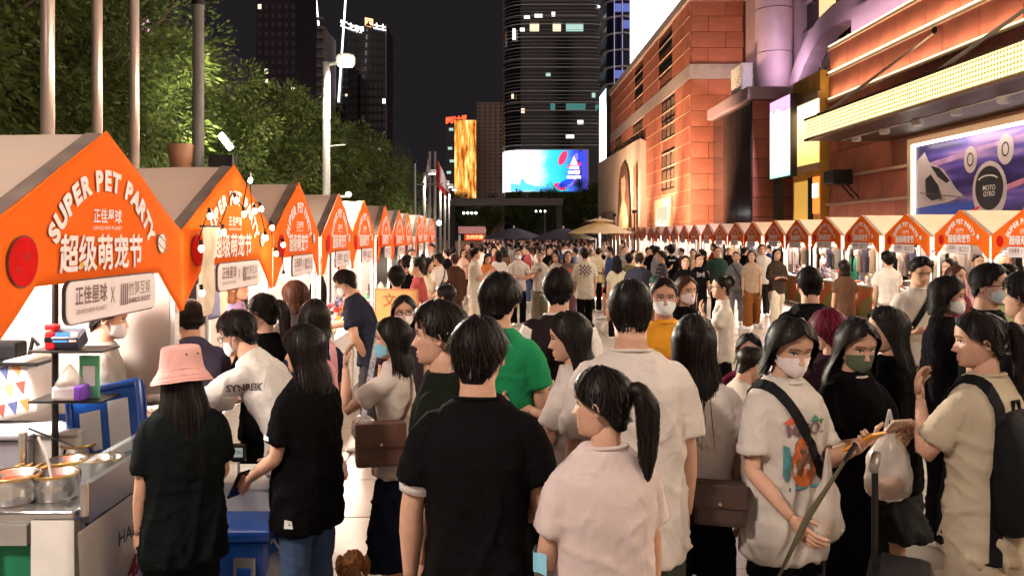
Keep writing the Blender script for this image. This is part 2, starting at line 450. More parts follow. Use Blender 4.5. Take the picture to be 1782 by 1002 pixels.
# ---- recess between the wings: glazed wall, round column, dark block, arch, LED screen, shop front
mid = empty('mall_building', (0,0,0), 'mauve mall entrance block with round column and arch between red wings', 'building')
q = MB(); q.bb((16.6,34.9,0),(22,49.2,26)); q.build('wall', mat('mid_wall', (0.20,0.12,0.13), 0.6, var=0.2, scale=1), mid)
for k in range(6):
    z = 9.6+k*2.3
    q = MB(); q.bb((16.2,34.95,z),(16.6,49.15,z+0.75)); q.build('floor_band', mauve, mid)
    for j in range(7):
        y = 35.1+j*2.0
        q = MB(); q.bb((16.5,y,z+0.78),(16.58,y+1.9,z+2.27)); q.build('window', dark_glass if (k*3+j)%5 else glow('warm_window', (1.0,0.5,0.25), 0.9), mid)
q = MB(); rings = []
for k in range(15):
    a = R(-8)+math.pi*1.06*k/14
    cy, cz = math.cos(a), math.sin(a)
    rings.append([Vector((x, 36.2+cy*ry, 7.6+cz*rz)) for x, ry, rz in ((15.3,6.6,4.9),(15.3,5.4,3.9),(16.1,5.4,3.9),(16.1,6.6,4.9))])
q.loft(rings); q.build('arch', mauve, mid)
q = MB(); q.bb((16.15,30.5,7.4),(16.2,41.5,11.2)); q.build('arch_glazing', mat('olive_glass', (0.09,0.08,0.05), 0.2), mid)
for k in range(5):
    y = 39.6-k*1.0
    q = MB(); q.bb((16.0,y-0.04,7.4),(16.15,y+0.04,11.2)); q.build('mullion', mauve, mid)
q = MB()
rings = [[Vector((14.75+0.95*math.cos(2*math.pi*j/28), 42.6+0.95*math.sin(2*math.pi*j/28), z)) for j in range(28)] for z in (9.5, 26)]
q.loft(rings); q.build('column', mauve, mid, smooth=True)
for k in range(6):
    q = MB(); q.lathe([(0.955,0),(0.955,0.03)], (14.75,42.6,11.6+k*2.3), 28); q.build('column_joint', dark_metal, mid)
q = MB(); q.bb((15.3,42.6,9.5),(16.6,49.15,26)); q.build('pier', mauve, mid)
q = MB(); q.bb((13.0,40.9,0),(16.5,48.0,8.9)); blk = q.build('porch_block', mat('black_granite', (0.035,0.024,0.024), 0.12, var=0.25, scale=1.2, spec=0.6), mid)
for k in range(3):
    q = MB(); q.bb((12.985,41.0+k*2.35,4.35),(13.0,43.25+k*2.35,8.8)); q.build('granite_panel', MATS['black_granite'], mid)
    q = MB(); q.bb((12.985,41.0+k*2.35,0.1),(13.0,43.25+k*2.35,4.28)); q.build('granite_panel', MATS['black_granite'], mid)
panels(mid, 'y', 40.899, 13.05, 16.4, 0.0, 8.9, 1.1, 0.98, seed=6, stag=False)
q = MB(); q.cbox((14.9,44.4,9.22), (4.4,7.8,0.62), 0.04); q.build('porch_ledge', mauve, mid)
lamp('AREA', 'porch_lamp', (14.4, 40.2, 9.7), 110, (0.95,0.70,0.90), 0.3, 3, rot=aim((0.1,0.5,1)), parent=mid)
lamp('AREA', 'recess_lamp', (14.0, 47.6, 10.0), 40, (1.0,0.72,0.76), 0.4, 5, rot=aim((0.6,-0.1,1)), parent=mid)
ac = empty('condenser_unit', (13.6,43.9,9.54), 'louvred white condenser box on the dark porch ledge', 'condenser')
q = MB(); q.cbox((0,0,0.95), (0.9,1.9,1.5), 0.03); q.build('casing', white_paint, ac)
for k in range(11):
    q = MB(); q.box((-0.47,0,0.34+k*0.122), (0.05,1.75,0.06), M=Matrix.Rotation(R(25),3,'Y')); q.build('slat', white_paint, ac)
    q = MB(); q.box((0,-0.97,0.34+k*0.122), (0.8,0.05,0.06)); q.build('slat', white_paint, ac)
for y in (-0.7, 0.7):
    q = MB(); q.bb((-0.3,y-0.06,0),(0.3,y+0.06,0.2)); q.build('foot', dark_metal, ac)
# LED screen
def screen_mat(name, stops, scale=0.5, strength=3.0, axis='Y', dist=1.2, rot=0.0):
    m = bpy.data.materials.new(name); m.use_nodes = True
    n = m.node_tree.nodes; l = m.node_tree.links; n.remove(n['Principled BSDF'])
    tc = n.new('ShaderNodeTexCoord'); mp = n.new('ShaderNodeMapping'); l.new(tc.outputs['Generated'], mp.inputs['Vector'])
    nz = n.new('ShaderNodeTexNoise'); nz.inputs['Scale'].default_value = 4.0; nz.inputs['Detail'].default_value = 4
    l.new(tc.outputs['Generated'], nz.inputs['Vector'])
    sp = n.new('ShaderNodeSeparateXYZ'); l.new(mp.outputs['Vector'], sp.inputs['Vector'])
    ad = n.new('ShaderNodeMath'); ad.operation = 'MULTIPLY_ADD'; ad.inputs[1].default_value = dist*0.3
    l.new(nz.outputs['Fac'], ad.inputs[0]); l.new(sp.outputs[axis], ad.inputs[2])
    cr = n.new('ShaderNodeValToRGB'); l.new(ad.outputs[0], cr.inputs['Fac'])
    e = cr.color_ramp.elements
    e[0].position, e[0].color = stops[0][0], (*stops[0][1], 1); e[1].position, e[1].color = stops[-1][0], (*stops[-1][1], 1)
    for p, c in stops[1:-1]:
        x = e.new(p); x.color = (*c, 1)
    em = n.new('ShaderNodeEmission'); em.inputs['Strength'].default_value = strength
    l.new(cr.outputs['Color'], em.inputs['Color']); l.new(em.outputs['Emission'], n['Material Output'].inputs['Surface'])
    return m
ld = empty('led_screen', (13.3,37.6,4.7), 'upright white and magenta LED screen beside the dark granite porch', 'screen')
q = MB(); q.bb((0,-1.35,0),(0.3,1.35,3.75)); q.build('cabinet', dark_metal, ld)
q = MB(); q.bb((-0.02,-1.3,0.05),(-0.005,1.3,3.7))
q.build('picture', screen_mat('led_pic', [(0.12,(0.30,0.75,0.45)),(0.30,(0.75,0.95,0.85)),(0.45,(1,0.97,0.97)),(0.95,(1,0.95,0.98)),(1.08,(0.85,0.35,0.85)),(1.2,(0.45,0.08,0.55))], strength=1.15, axis='Z', dist=0.9), ld)
lamp('AREA', 'screen_lamp', (13.2,37.6,6.5), 1200, (1.0,0.80,0.95), 2.4, 3.4, rot=aim((-1,0.0,-0.12)))
q = MB(); q.bb((13.45,38.5,0.0),(13.8,38.9,4.7)); q.build('screen_pier', dark_metal, mid)
# yellow shop front
sf = empty('shop_front', (14.1,35.9,0), 'yellow lit shop front between LED screen and red wing', 'shop front')
q = MB(); q.bb((0,-1.0,0),(2.3,2.2,9.2)); q.build('wall', mat('yellow_board', (0.62,0.36,0.06), 0.5, var=0.25, scale=1.5), sf)
q = MB(); q.bb((-0.05,-0.9,5.2),(-0.01,1.9,8.0)); q.build('window', screen_mat('shop_win', [(0.2,(1.0,0.52,0.14)),(0.6,(1.0,0.72,0.32)),(1.0,(1.0,0.86,0.55))], strength=1.0, axis='Z'), sf)
for a, b in (((-0.12,-1.0,8.0),(0.0,2.2,8.3)),((-0.12,-1.0,4.9),(0.0,2.2,5.2)),((-0.12,1.9,5.2),(0.0,2.2,8.0))):
    q = MB(); q.bb(a, b); q.build('window_frame', cream, sf)
q = MB(); q.bb((-0.06,0.3,2.6),(-0.01,1.9,4.5)); q.build('door_glass', mat('amber_glass', (0.4,0.22,0.04), 0.2, emit=(1.0,0.55,0.1), estr=0.35), sf)
q = MB(); q.bb((-0.08,-0.25,2.6),(-0.01,0.2,4.6)); q.build('door_post', dark_metal, sf)
q = MB(); q.bb((-0.06,-0.95,3.0),(-0.01,-0.3,4.6)); q.build('orange_sign', glow('orange_sign', (1.0,0.18,0.03), 1.3), sf)
q = MB(); q.bb((-0.09,-0.9,3.7),(-0.065,-0.35,4.3)); q.build('lit_panel', glow('lit_panel', (1.0,0.85,0.6), 5.0), sf)
lamp('AREA', 'shop_lamp', (13.9,36.3,6.4), 160, (1.0,0.7,0.3), 2.0, 2.4, rot=aim((-1,-0.1,-0.2)))

# ---- far wing
XF = 12.0
fw = empty('mall_building', (0,0,0), 'orange lit red stone mall wing with tall windows behind the girl banner', 'building')
q = MB(); q.bb((XF,49.3,0),(XF+8,83,16.4)); q.build('wall', MATS['backing'], fw)
wins = []
for (p0, p1, za, zb) in ((1153,1177,8.7,11.4),(1153,1177,5.2,7.9),(1103,1121,8.7,11.4),(1103,1121,5.2,7.9),(1072,1083,8.7,11.4),
                         (1148,1172,13.3,14.3),(1148,1172,14.9,15.9),(1106,1121,13.3,14.3),(1106,1121,14.9,15.9)):
    wins.append((F*XF/(p1-HX), F*XF/(p0-HX), za, zb))
panels(fw, 'x', XF-0.001, 49.3, 83, 0, 16.4, 3.4, 0.965, skip=wins+[(49.3,83,11.62,12.52)], seed=8, depth=0.1)
panels(fw, 'y', 49.299, XF, XF+3.2, 0, 16.4, 2.1, 0.965, skip=[(XF,XF+3.2,11.62,12.52)], seed=9)
q = MB(); q.bb((XF-0.12,49.17,11.6),(XF+0.01,83,12.5)); q.bb((XF+0.011,49.17,11.6),(XF+3.2,49.3,12.5)); q.build('stone_band', grey_stone, fw)
q = MB(); q.bb((XF-0.25,49.1,16.4),(XF+8,83.1,16.95)); q.build('parapet', grey_stone, fw)
for i in range(17):
    q = MB(); q.bb((XF-0.13,49.32,0.0+0.965*i+0.945),(XF-0.05,83,0.0+0.965*i+0.985))
    if not (11.5 < 0.965*(i+1) < 12.6): q.build('joint_line', mat('pale_joint', (0.62,0.42,0.30), 0.6), fw)
for k, (a, b, za, zb) in enumerate(wins):
    w_ = MB(); w_.bb((XF-0.03,a+0.03,za+0.03),(XF-0.005,b-0.03,zb-0.03)); wo = w_.build('window', mat('dim_pane', (0.20,0.13,0.10), 0.15, var=0.4, scale=0.8) if zb-za > 2 else dark_glass, fw)
    q = MB()
    for t in ((0,0.33,0.66,1) if zb-za > 2 else (0,1)):
        y = a+0.06+(b-a-0.12)*t; q.bb((XF-0.075,y-0.05,za),(XF-0.031,y+0.05,zb))
    for t in (0,0.5,1):
        z = za+0.05+(zb-za-0.1)*t; q.bb((XF-0.085,a,z-0.05),(XF-0.0755,b,z+0.05))
    q.build('frame', dark_metal, wo)
q = MB(); q.bb((XF-0.25,54,0),(XF-0.12,59.5,4.6)); q.build('doorway', cream, fw)
q = MB(); q.bb((XF-0.3,55,0),(XF-0.25,58.6,4.0)); q.build('shop_window', screen_mat('shopwin2', [(0.2,(0.35,0.26,0.16)),(0.55,(0.5,0.45,0.4)),(0.75,(1,1,0.9)),(1.0,(0.5,0.45,0.3))], strength=1.0, axis='Z', dist=1.4), fw)
# floodlight masts added to light the far wing and banner
for k, (y, e) in enumerate(((54,2500),(62,2200),(71,900),(76,1500))):
    w_ = empty('added_wall_washer', (11.75,y-5.5,0.0), 'added low floodlight washing the far red wing, number %d from the corner' % (k+1), 'floodlight', 'added wall washers by the stalls')
    if k == 3: w_.location.x = 9.9
    w_['label'] = ('added slim floodlight mast before the right stalls nearest the red wing corner','added slim floodlight mast before the right stalls below the tall windows','added slim floodlight mast before the right stalls beside the printed banner','farthest added slim floodlight mast lighting the printed banner')[k]
    ox = -3.7 if k < 3 else -2.3
    q = MB(); q.tube([(ox,-2,0),(ox,-2,3.3)], 0.04, 8); q.build('post', dark_metal, w_)
    q = MB(); q.cbox((ox,-2,3.4), (0.25,0.35,0.2), 0.03); q.build('housing', dark_metal, w_)
    lamp('SPOT', 'added_washer_lamp', (-3.6 if k < 3 else -2.2,-2.0,3.5), e*1.9, (1.0,0.62,0.36), 0.25, rot=aim((0.9,0.55,0.75)), spot=R(130), parent=w_)
# roof billboard
rb = empty('roof_billboard', (12.7,64.7,16.95), 'blank glowing white billboard on the far red wing roof', 'billboard')
q = MB(); q.bb((0,-11,0.1),(0.5,11,14)); q.build('cabinet', dark_metal, rb)
q = MB(); q.bb((-0.03,-10.9,0.2),(-0.01,10.9,13.9)); q.build('face', screen_mat('white_face', [(0.1,(1,0.92,0.95)),(0.5,(1,1,1)),(1.2,(1,0.98,1))], strength=2.6, axis='Z'), rb)
# small vertical screen at the far end
vs_ = empty('led_screen', (11.6,86,9.5), 'slim white lit screen at the far end of the red wing', 'screen')
q = MB(); q.bb((0,-2,0),(0.5,3.6,8.0)); q.build('cabinet', dark_metal, vs_)
q = MB(); q.bb((-0.03,-1.9,0.1),(-0.01,3.5,7.9)); q.build('face', screen_mat('slim_face', [(0.15,(0.8,0.9,1)),(0.4,(1,1,1)),(0.9,(0.9,0.95,1)),(1.1,(0.3,0.35,0.4))], strength=2.2, axis='Z'), vs_)

# ---- printed hoarding banner with a long haired girl
bn = empty('hoarding', (11.42,63.5,0), 'large creased cream banner hoarding printed with a long haired figure', 'banner')
def sheet(axis, u0, u1, z0, ztop0, ztop1, fixed, nu=30, nz=14, amp=0.05, seed=0):
    mb = MB(); vs = []
    for i in range(nu+1):
        for j in range(nz+1):
            t = i/nu; u = u0+(u1-u0)*t; zt = ztop0+(ztop1-ztop0)*t; z = z0+(zt-z0)*j/nz
            d = amp*noise.noise(Vector((u*0.9+seed, z*0.35, seed)))+amp*0.6*noise.noise(Vector((u*2.6, z*1.1, 3+seed)))
            vs.append((fixed+d, u, z) if axis == 'x' else (u, fixed+d, z))
    fs = [(i*(nz+1)+j,(i+1)*(nz+1)+j,(i+1)*(nz+1)+j+1,i*(nz+1)+j+1) for i in range(nu) for j in range(nz)]
    return mb.add(vs, fs)
bcl = mat('banner_cloth', (0.62,0.50,0.42), 0.55, var=0.12, scale=0.5, bump=0.25, bscale=1.2)
sheet('x', 0.0, 26, 0, 9.7, 10.0, 0).build('front_sheet', bcl, bn, smooth=True)
sheet('y', 0.0, 0.8, 0, 9.7, 9.3, -0.02, nu=8, seed=5).build('side_sheet', mat('banner_side', (0.66,0.52,0.46), 0.5, var=0.15, scale=0.7), bn, smooth=True)
q = MB(); q.bb((0.1,0.1,0),(0.7,25.8,9.2)); q.build('frame_core', dark_metal, bn)
bx = -0.16
def bflat(mb, pts, x, m=0): mb.add([(x, .8+(y-1.6)*1.5, z) for y, z in pts], [list(range(len(pts)))[::-1]], m)
def bf(name, pts, x, m): q = MB(); q.add([(x, y, z) for y, z in pts], [list(range(len(pts)))[::-1]]); q.build(name, m, bn)
ph = mat('print_hair', (0.09,0.045,0.03), 0.6, var=0.5, scale=3, stretch=(1,3,0.5)); pf = mat('print_face', (0.46,0.29,0.21), 0.6, var=0.2, scale=1.5)
bf('printed_hair', [(3.6,1.2),(3.9,4.2),(4.6,6.6),(5.6,8.0),(7.2,8.5),(8.8,8.1),(9.9,6.7),(10.6,4.4),(11.2,1.6),(9.6,0.6),(9.0,3.6),(5.6,3.4),(5.2,0.8)], bx, ph)
bf('printed_dress', [(3.9,0.3),(4.6,3.4),(5.8,4.6),(6.6,5.0),(8.0,5.0),(8.9,4.5),(10.0,3.2),(11.2,0.3)], bx-.010, mat('print_dress', (0.50,0.38,0.24), 0.6, var=0.4, scale=2.5, stretch=(1,3,0.6)))
bf('printed_neck', [(6.6,4.6),(6.7,5.8),(7.9,5.8),(8.0,4.6)], bx-.014, pf)
bf('printed_face', ell(7.3,6.5,1.25,1.25), bx-.018, pf)
bf('printed_fringe', [(5.9,6.6),(6.2,7.6),(7.3,8.1),(8.5,7.6),(8.8,6.6),(8.2,7.2),(7.3,7.0),(6.5,7.3)], bx-.022, ph)
for yy in (6.75,7.85): bf('printed_eye', ell(yy,6.55,.26,.11), bx-.022, ph)
bf('printed_lips', ell(7.3,5.85,.34,.10), bx-.022, mat('print_lips', (0.35,0.08,0.07), 0.6))
for k in range(4): bf('printed_fold', [(5.4+1.2*k,.4),(5.9+.9*k,3.6),(6.0+.9*k,3.6),(5.65+1.2*k,.4)], bx-.014, ph)
q = MB(); bflat(q, [(1.6,0.3),(1.6,7.8),(2.5,7.6),(2.5,0.3)], bx); q.build('printed_stripe', mat('print_stripe', (0.55,0.24,0.17), 0.6, var=0.4, scale=2), bn)
q = MB(); put_text(q, 'TAKE YOUR', 1.5, (bx,17.3,3.8), (0,-1,0), (0,0,1), 0.03, width=9.0); put_text(q, 'TIME  今日', 1.5, (bx,17.6,1.8), (0,-1,0), (0,0,1), 0.03, width=7.5); put_text(q, '艺', 0.7, (bx,23.5,7.6), (0,-1,0), (0,0,1)); q.build('lettering', mat('print_ink', (0.16,0.12,0.11), 0.6), bn)

# ================================================================ towers
tw_glass = mat('tower_glass', (0.014,0.016,0.022), 0.12, var=0.3, scale=0.15, spec=0.7)
tw_band = mat('tower_band', (0.80,0.79,0.82), 0.4, var=0.3, scale=0.2)
def rrect(x0, x1, y0, y1, r, z, n=6, off=0.0):
    x0 -= off; x1 += off; y0 -= off; y1 += off; r += off
    out = []
    for cx, cy, a0 in ((x1-r,y1-r,0),(x0+r,y1-r,90),(x0+r,y0+r,180),(x1-r,y0+r,270)):
        for k in range(n+1):
            a = R(a0+90*k/n); out.append(Vector((cx+r*math.cos(a), cy+r*math.sin(a), z)))
    return out
ct = empty('office_tower', (0,0,0), 'dark rounded glass office tower with pale floor lines above the big screen', 'tower')
cx0, cx1, cy0, cy1, cr_ = 2.5, 31.5, 220, 246, 6.0
q = MB(); q.loft([rrect(cx0,cx1,cy0,cy1,cr_,z) for z in (0,100)]); q.build('glazing', tw_glass, ct)
ws = random.Random(5)
for k in range(22):
    z = 26.5+k*2.95
    if k % 4 == 3: z += 0.6
    q = MB()
    o_, i_ = rrect(cx0,cx1,cy0,cy1,cr_,z,off=0.35), rrect(cx0,cx1,cy0,cy1,cr_,z,off=0.02)
    o2, i2 = [p+Vector((0,0,0.2)) for p in o_], [p+Vector((0,0,0.2)) for p in i_]
    q.loft([i_, o_, o2, i2, i_], False, False); q.build('floor_band', tw_band, ct)
    q = MB(); o_, i_ = rrect(cx0,cx1,cy0,cy1,cr_,z+1.05,off=0.22), rrect(cx0,cx1,cy0,cy1,cr_,z+1.05,off=0.02)
    o2, i2 = [p+Vector((0,0,0.08)) for p in o_], [p+Vector((0,0,0.08)) for p in i_]
    q.loft([i_, o_, o2, i2, i_], False, False); q.loft([[p+Vector((0,0,.95)) for p in r] for r in (i_, o_, o2, i2, i_)], False, False); q.build('sill_band', mat('tower_sill', (0.62,0.61,0.64), 0.4, var=0.3, scale=0.2), ct)
wm = [glow('win_cool', (0.55,0.85,0.75), 0.5), glow('win_warm', (1.0,0.75,0.5), 0.8), glow('win_white', (1,0.95,0.9), 1.1), glow('win_teal', (0.1,0.35,0.32), 0.35)]
for (px, py, w, h, mi) in ((922,48,16,14,1),(962,48,14,14,1),(985,48,30,14,0),(905,52,8,6,2),(912,30,10,6,2),(930,28,14,6,2),(960,25,6,8,2),(958,186,8,12,3),(985,186,34,11,3),(1030,166,6,8,0),(1036,188,10,10,3),(907,193,6,8,1),(950,130,8,6,0),(1005,213,10,7,2),(985,238,14,6,2),(1040,12,10,4,2),(892,60,5,20,2),(890,168,4,8,1)):
    c = at(px+w/2, py, 219.95); q = MB(); s_ = 220/F
    q.bb((c.x-w*s_/2, 219.9, c.z-h*s_/2), (c.x+w*s_/2, 219.97, c.z+h*s_/2)); q.build('lit_window', wm[mi], ct)
bs = empty('led_screen', (0,0,0), 'huge curved screen showing blue and teal picture at the dark tower foot', 'screen')
path = [(2.1,232),(2.1,226),(2.6,222.8),(3.9,220.9),(5.6,219.8),(8,219.4),(25.2,219.4)]
q = MB(); k0 = 13.9; k1 = 25.2
for (a, b) in zip(path, path[1:]):
    q.add([(a[0],a[1],k0),(b[0],b[1],k0),(b[0],b[1],k1),(a[0],a[1],k1)], [(0,1,2,3)])
q.build('picture', screen_mat('tower_pic', [(0.15,(1,1,1)),(0.42,(1,1,1)),(0.52,(0.45,0.85,0.9)),(0.62,(0.05,0.55,0.62)),(0.80,(0.02,0.42,0.55)),(0.88,(0.05,0.12,0.7)),(1.0,(0.06,0.05,0.45)),(1.1,(0.01,0.01,0.02))], strength=1.0, axis='X', dist=0.5), bs)
def sflat(name, pts, m, y=219.3): q = MB(); q.add([(x, y, z) for x, z in pts], [list(range(len(pts)))]); return q.build(name, m, bs)
gw = glow('scr_white', (1,1,1), 1.0)
sflat('picture_cone', [(20.4,21.2),(22.4,21.2),(21.4,23.6)], gw, 219.2)
for i, (a, b, z0, z1) in enumerate(((20.1,22.7,20.0,20.8),(19.8,23.0,18.7,19.5),(19.5,23.3,17.4,18.2))): sflat('picture_stripe', [(a,z0),(b,z0),(b,z1),(a,z1)], gw, 219.2)
rs_ = random.Random(2)
for i in range(9):
    cx_, cz_ = 17.4+rs_.random()*5.5, 15.0+rs_.random()*9
    sflat('picture_petal', ell(cx_, cz_, 0.6+rs_.random()*0.5, 1.4+rs_.random(), 14, rs_.random()*3), glow('petal%d' % (i % 3), ((0.02,0.05,0.65),(0.75,0.03,0.10),(0.22,0.12,0.55))[i % 3], 1.2), 219.28-i*0.004)
sflat('picture_scene', [(4.2,14.0),(4.2,16.2),(6.6,15.7),(7.2,17.8),(8.4,16.2),(11,15.4),(16,15.2),(16,14.0)], glow('scr_blue', (0.08,0.42,0.80), 1.2), 219.3)
q = MB(); q.bb((25.2,219.2,13.7),(25.5,219.6,25.4)); q.bb((5.5,219.3,25.2),(25.199,219.6,25.45)); q.build('frame', tw_band, bs)

t2 = empty('office_tower', (0,0,0), 'slim bluish tower with curved balconies right of the dark glass tower', 'tower')
X0, X1 = (1059-HX)*150/F, (1110-HX)*150/F
q = MB(); q.loft([rrect(X0,X1,150,165,3,z) for z in (0,70)]); q.build('glazing', mat('blue_glass', (0.02,0.022,0.06), 0.15, var=0.4, scale=0.3), t2)
for k in range(16):
    q = MB(); z = 24+k*3.1; o_, i_ = rrect(X0,X1,150,165,3,z,off=0.6), rrect(X0,X1,150,165,3,z,off=0.02)
    q.loft([i_, o_, [p+Vector((0,0,0.25)) for p in o_], [p+Vector((0,0,0.25)) for p in i_], i_], False, False); q.build('balcony', tw_band, t2)
for k in range(3):
    x = X0+1.0+k*1.5; q = MB(); q.bb((x,149.7,20),(x+0.12,149.9,70)); q.build('mullion', mat('mullion_faint_glow', (0.6,0.6,0.7), 0.4, emit=(0.7,0.6,1.0), estr=0.25), t2)  # faint glow put into the mullions, which give no light themselves
for k in range(14):
    q = MB(); z = 25+ws.randrange(14)*3.1; x = X0+1.2+1.5*ws.randrange(2); q.bb((x,149.8,z),(x+1.2,149.95,z+1.5)); q.build('lit_window', glow('bluewin', (0.15,0.2,0.6), 0.5), t2)

def tower(label, px0, px1, pytop, Z, m, rows, cols, wmat, wfrac=(0.5,0.5), depth=18, lit=0.0, litm=None, ybase=8):
    x0, x1 = (px0-HX)*Z/F, (px1-HX)*Z/F; h = CH+(HY-pytop)*Z/F
    t = empty('tower_block', (0,0,0), label, 'tower')
    q = MB(); q.bb((x0,Z,0),(x1,Z+depth,h)); q.build('wall', m, t)
    rr = random.Random(int(px0)); cw = (x1-x0)/cols; rh = (h-ybase)/rows
    q = MB(); q.bb((-cw*wfrac[0]/2,-0.06,-rh*wfrac[1]/2),(cw*wfrac[0]/2,0.02,rh*wfrac[1]/2)); me = q.mesh('window', wmat)
    q = MB(); q.bb((-cw*wfrac[0]/2,-0.06,-rh*wfrac[1]/2),(cw*wfrac[0]/2,0.02,rh*wfrac[1]/2)); me2 = q.mesh('window', litm or wmat)
    for i in range(cols):
        for j in range(rows):
            link('window', me2 if rr.random() < lit else me, t, (x0+cw*(i+0.5), Z-0.01, ybase+rh*(j+0.5)))
    return t, x0, x1, h
tower('beige residential slab with columns of small dark windows behind golden facade', 830, 876, 178, 300, mat('beige_slab', (0.46,0.33,0.29), 0.7, var=0.15, scale=0.05), 26, 5, dark_glass, (0.4,0.42), ybase=14)
def gold_mat():
    m = bpy.data.materials.new('gold_facade'); m.use_nodes = True
    n = m.node_tree.nodes; l = m.node_tree.links; n.remove(n['Principled BSDF'])
    tc = n.new('ShaderNodeTexCoord'); mp = n.new('ShaderNodeMapping'); l.new(tc.outputs['Object'], mp.inputs['Vector'])
    mp.inputs['Rotation'].default_value = (0,R(18),0); mp.inputs['Scale'].default_value = (0.55,0.2,0.10)
    nz = n.new('ShaderNodeTexNoise'); nz.inputs['Scale'].default_value = 1.6; nz.inputs['Detail'].default_value = 5; l.new(mp.outputs['Vector'], nz.inputs['Vector'])
    cr = n.new('ShaderNodeValToRGB'); l.new(nz.outputs['Fac'], cr.inputs['Fac']); e = cr.color_ramp.elements
    e[0].position = 0.36; e[0].color = (0.22,0.05,0.005,1); e[1].position = 0.66; e[1].color = (1.0,0.72,0.3,1)
    x = e.new(0.52); x.color = (0.85,0.32,0.05,1)
    em = n.new('ShaderNodeEmission'); em.inputs['Strength'].default_value = 1.15; l.new(cr.outputs['Color'], em.inputs['Color']); l.new(em.outputs['Emission'], n['Material Output'].inputs['Surface'])
    return m
gb = empty('tower_block', (0,0,0), 'building with golden glowing light wall under a red rooftop sign', 'tower')
x0, x1, h = (791-HX)*290/F, (829-HX)*290/F, CH+(HY-208)*290/F
q = MB(); q.bb((x0,290,0),(x1,305,h)); q.build('wall', tw_glass, gb)
gm = gold_mat()
for k in range(13):
    w_ = (x1-x0)/13; q = MB(); q.bb((x0+k*w_,289.7,13),(x0+k*w_+w_*0.86,289.95,h-0.3)); q.build('light_fin', gm, gb)
x0b = (776-HX)*310/F; q = MB(); q.bb((x0b,310,0),((806-HX)*310/F,325,44)); q.build('rear_block', tw_glass, gb)
q = MB(); put_text(q, '國旅大厦', 2.6, ((793-HX)*305/F,309,46.2), (1,0,0.12), (0,0,1), 0.1, width=8.0); q.build('roof_sign', glow('red_sign', (1.0,0.06,0.02), 2.5), gb)
for (px, py) in ((785,225),(783,258),(786,280),(781,300)):
    c = at(px,py,309); q = MB(); q.bb((c.x-0.8,309.5,c.z-0.5),(c.x+0.8,309.9,c.z+0.5)); q.build('lit_window', wm[0], gb)
tower('purple lit apartment tower rising behind the left trees', 446, 516, -60, 160, mat('purple_tower', (0.025,0.016,0.03), 0.6, var=0.6, scale=0.12), 26, 6, mat('dim_win', (0.06,0.035,0.05), 0.3), (0.5,0.5), lit=0.05, litm=glow('pw_lit', (1.0,0.8,0.55), 0.9))
tt, x0, x1, h = tower('grey residential tower with balconies under a C and hexagon sign', 516, 563, 45, 230, mat('grey_tower', (0.20,0.17,0.18), 0.7, var=0.4, scale=0.1), 22, 5, dark_glass, (0.45,0.5), lit=0.03, litm=wm[2])
for j in range(20):
    q = MB(); z = 12+j*2.7; q.bb((x1-4.2,228.9,z),(x1+0.2,230,z+0.7)); q.build('balcony', mat('balcony_grey', (0.22,0.19,0.19), 0.6), tt)
q = MB(); put_text(q, 'C', 3.4, (x0+1.1,229,h+2.6), (1,0,0), (0,0,1), 0.14); q.build('sign_letter', glow('sign_white', (1,0.95,0.9), 1.6), tt)
q = MB(); c_ = (x0+4.3, h+2.7); q.add([(c_[0]-2.0,229,c_[1]),(c_[0]-0.9,229,c_[1]-1.4),(c_[0]+0.9,229,c_[1]-1.4),(c_[0]+2.0,229,c_[1]),(c_[0]+0.9,229,c_[1]+1.4),(c_[0]-0.9,229,c_[1]+1.4)], [(0,1,2,3,4,5)]); q.build('sign_emblem', glow('sign_orange', (1.0,0.30,0.08), 1.3), tt)
q = MB(); q.add([(c_[0]-1.5,228.9,c_[1]),(c_[0]-0.2,228.9,c_[1]-0.6),(c_[0]-0.2,228.9,c_[1]+0.6)],[(0,1,2)]); q.add([(c_[0]+1.5,228.9,c_[1]),(c_[0]+0.2,228.9,c_[1]-0.6),(c_[0]+0.2,228.9,c_[1]+0.6)],[(0,1,2)]); q.build('sign_emblem', MATS['sign_white'], tt)
tt, x0, x1, h = tower('black office tower with two white rooftop signs left of the sky gap', 604, 672, 44, 270, mat('black_tower', (0.010,0.010,0.013), 0.25, var=0.5, scale=0.1), 24, 9, dark_glass, (0.7,0.6), lit=0.012, litm=wm[2])
q = MB(); put_text(q, '汇之和', 2.4, (x0+1.5,269,h-1.0), (1,0,-0.35), (0,0,1), 0.12); put_text(q, '土土', 2.1, (x1-2.0,269,h-1.0), (1,0,-0.2), (0,0,1), 0.12); q.build('roof_sign', MATS['sign_white'], tt)
q = MB(); put_text(q, '国', 2.8, (x1-5.6,269,h+0.4), (1,0,-0.2), (0,0,1), 0.2); q.build('roof_sign', glow('sign_amber', (1.0,0.45,0.22), 1.6), tt)
q = MB(); q.bb((x1-0.1,269.5,0),(x1+0.15,269.9,h)); q.build('edge_trim', mat('edge_trim', (0.3,0.3,0.32), 0.4), tt)
tt, x0, x1, h = tower('dark tower whose slanting edges carry white light lines', 566, 606, 105, 250, tw_glass, 20, 6, mat('balc_dim', (0.05,0.04,0.04), 0.5), (0.6,0.3), lit=0.03, litm=wm[1])
for (a, b, c, d) in ((549,-10,559,92),(602,-10,589,178)):
    q = MB(); q.tube([at(a,b,249), at(c,d,249)], 0.28, 6); q.build('light_line', glow('line_glow', (0.95,0.97,1), 1.8), tt)
tt, x0, x1, h = tower('low dark block with lit purple windows glimpsed through the near trees', 60, 300, 20, 60, mat('hid_block', (0.03,0.02,0.03), 0.6), 7, 8, mat('hid_win', (0.05,0.03,0.05), 0.4), (0.5,0.5), lit=0.35, litm=glow('pinkwin', (1.0,0.45,0.75), 1.1), ybase=4)
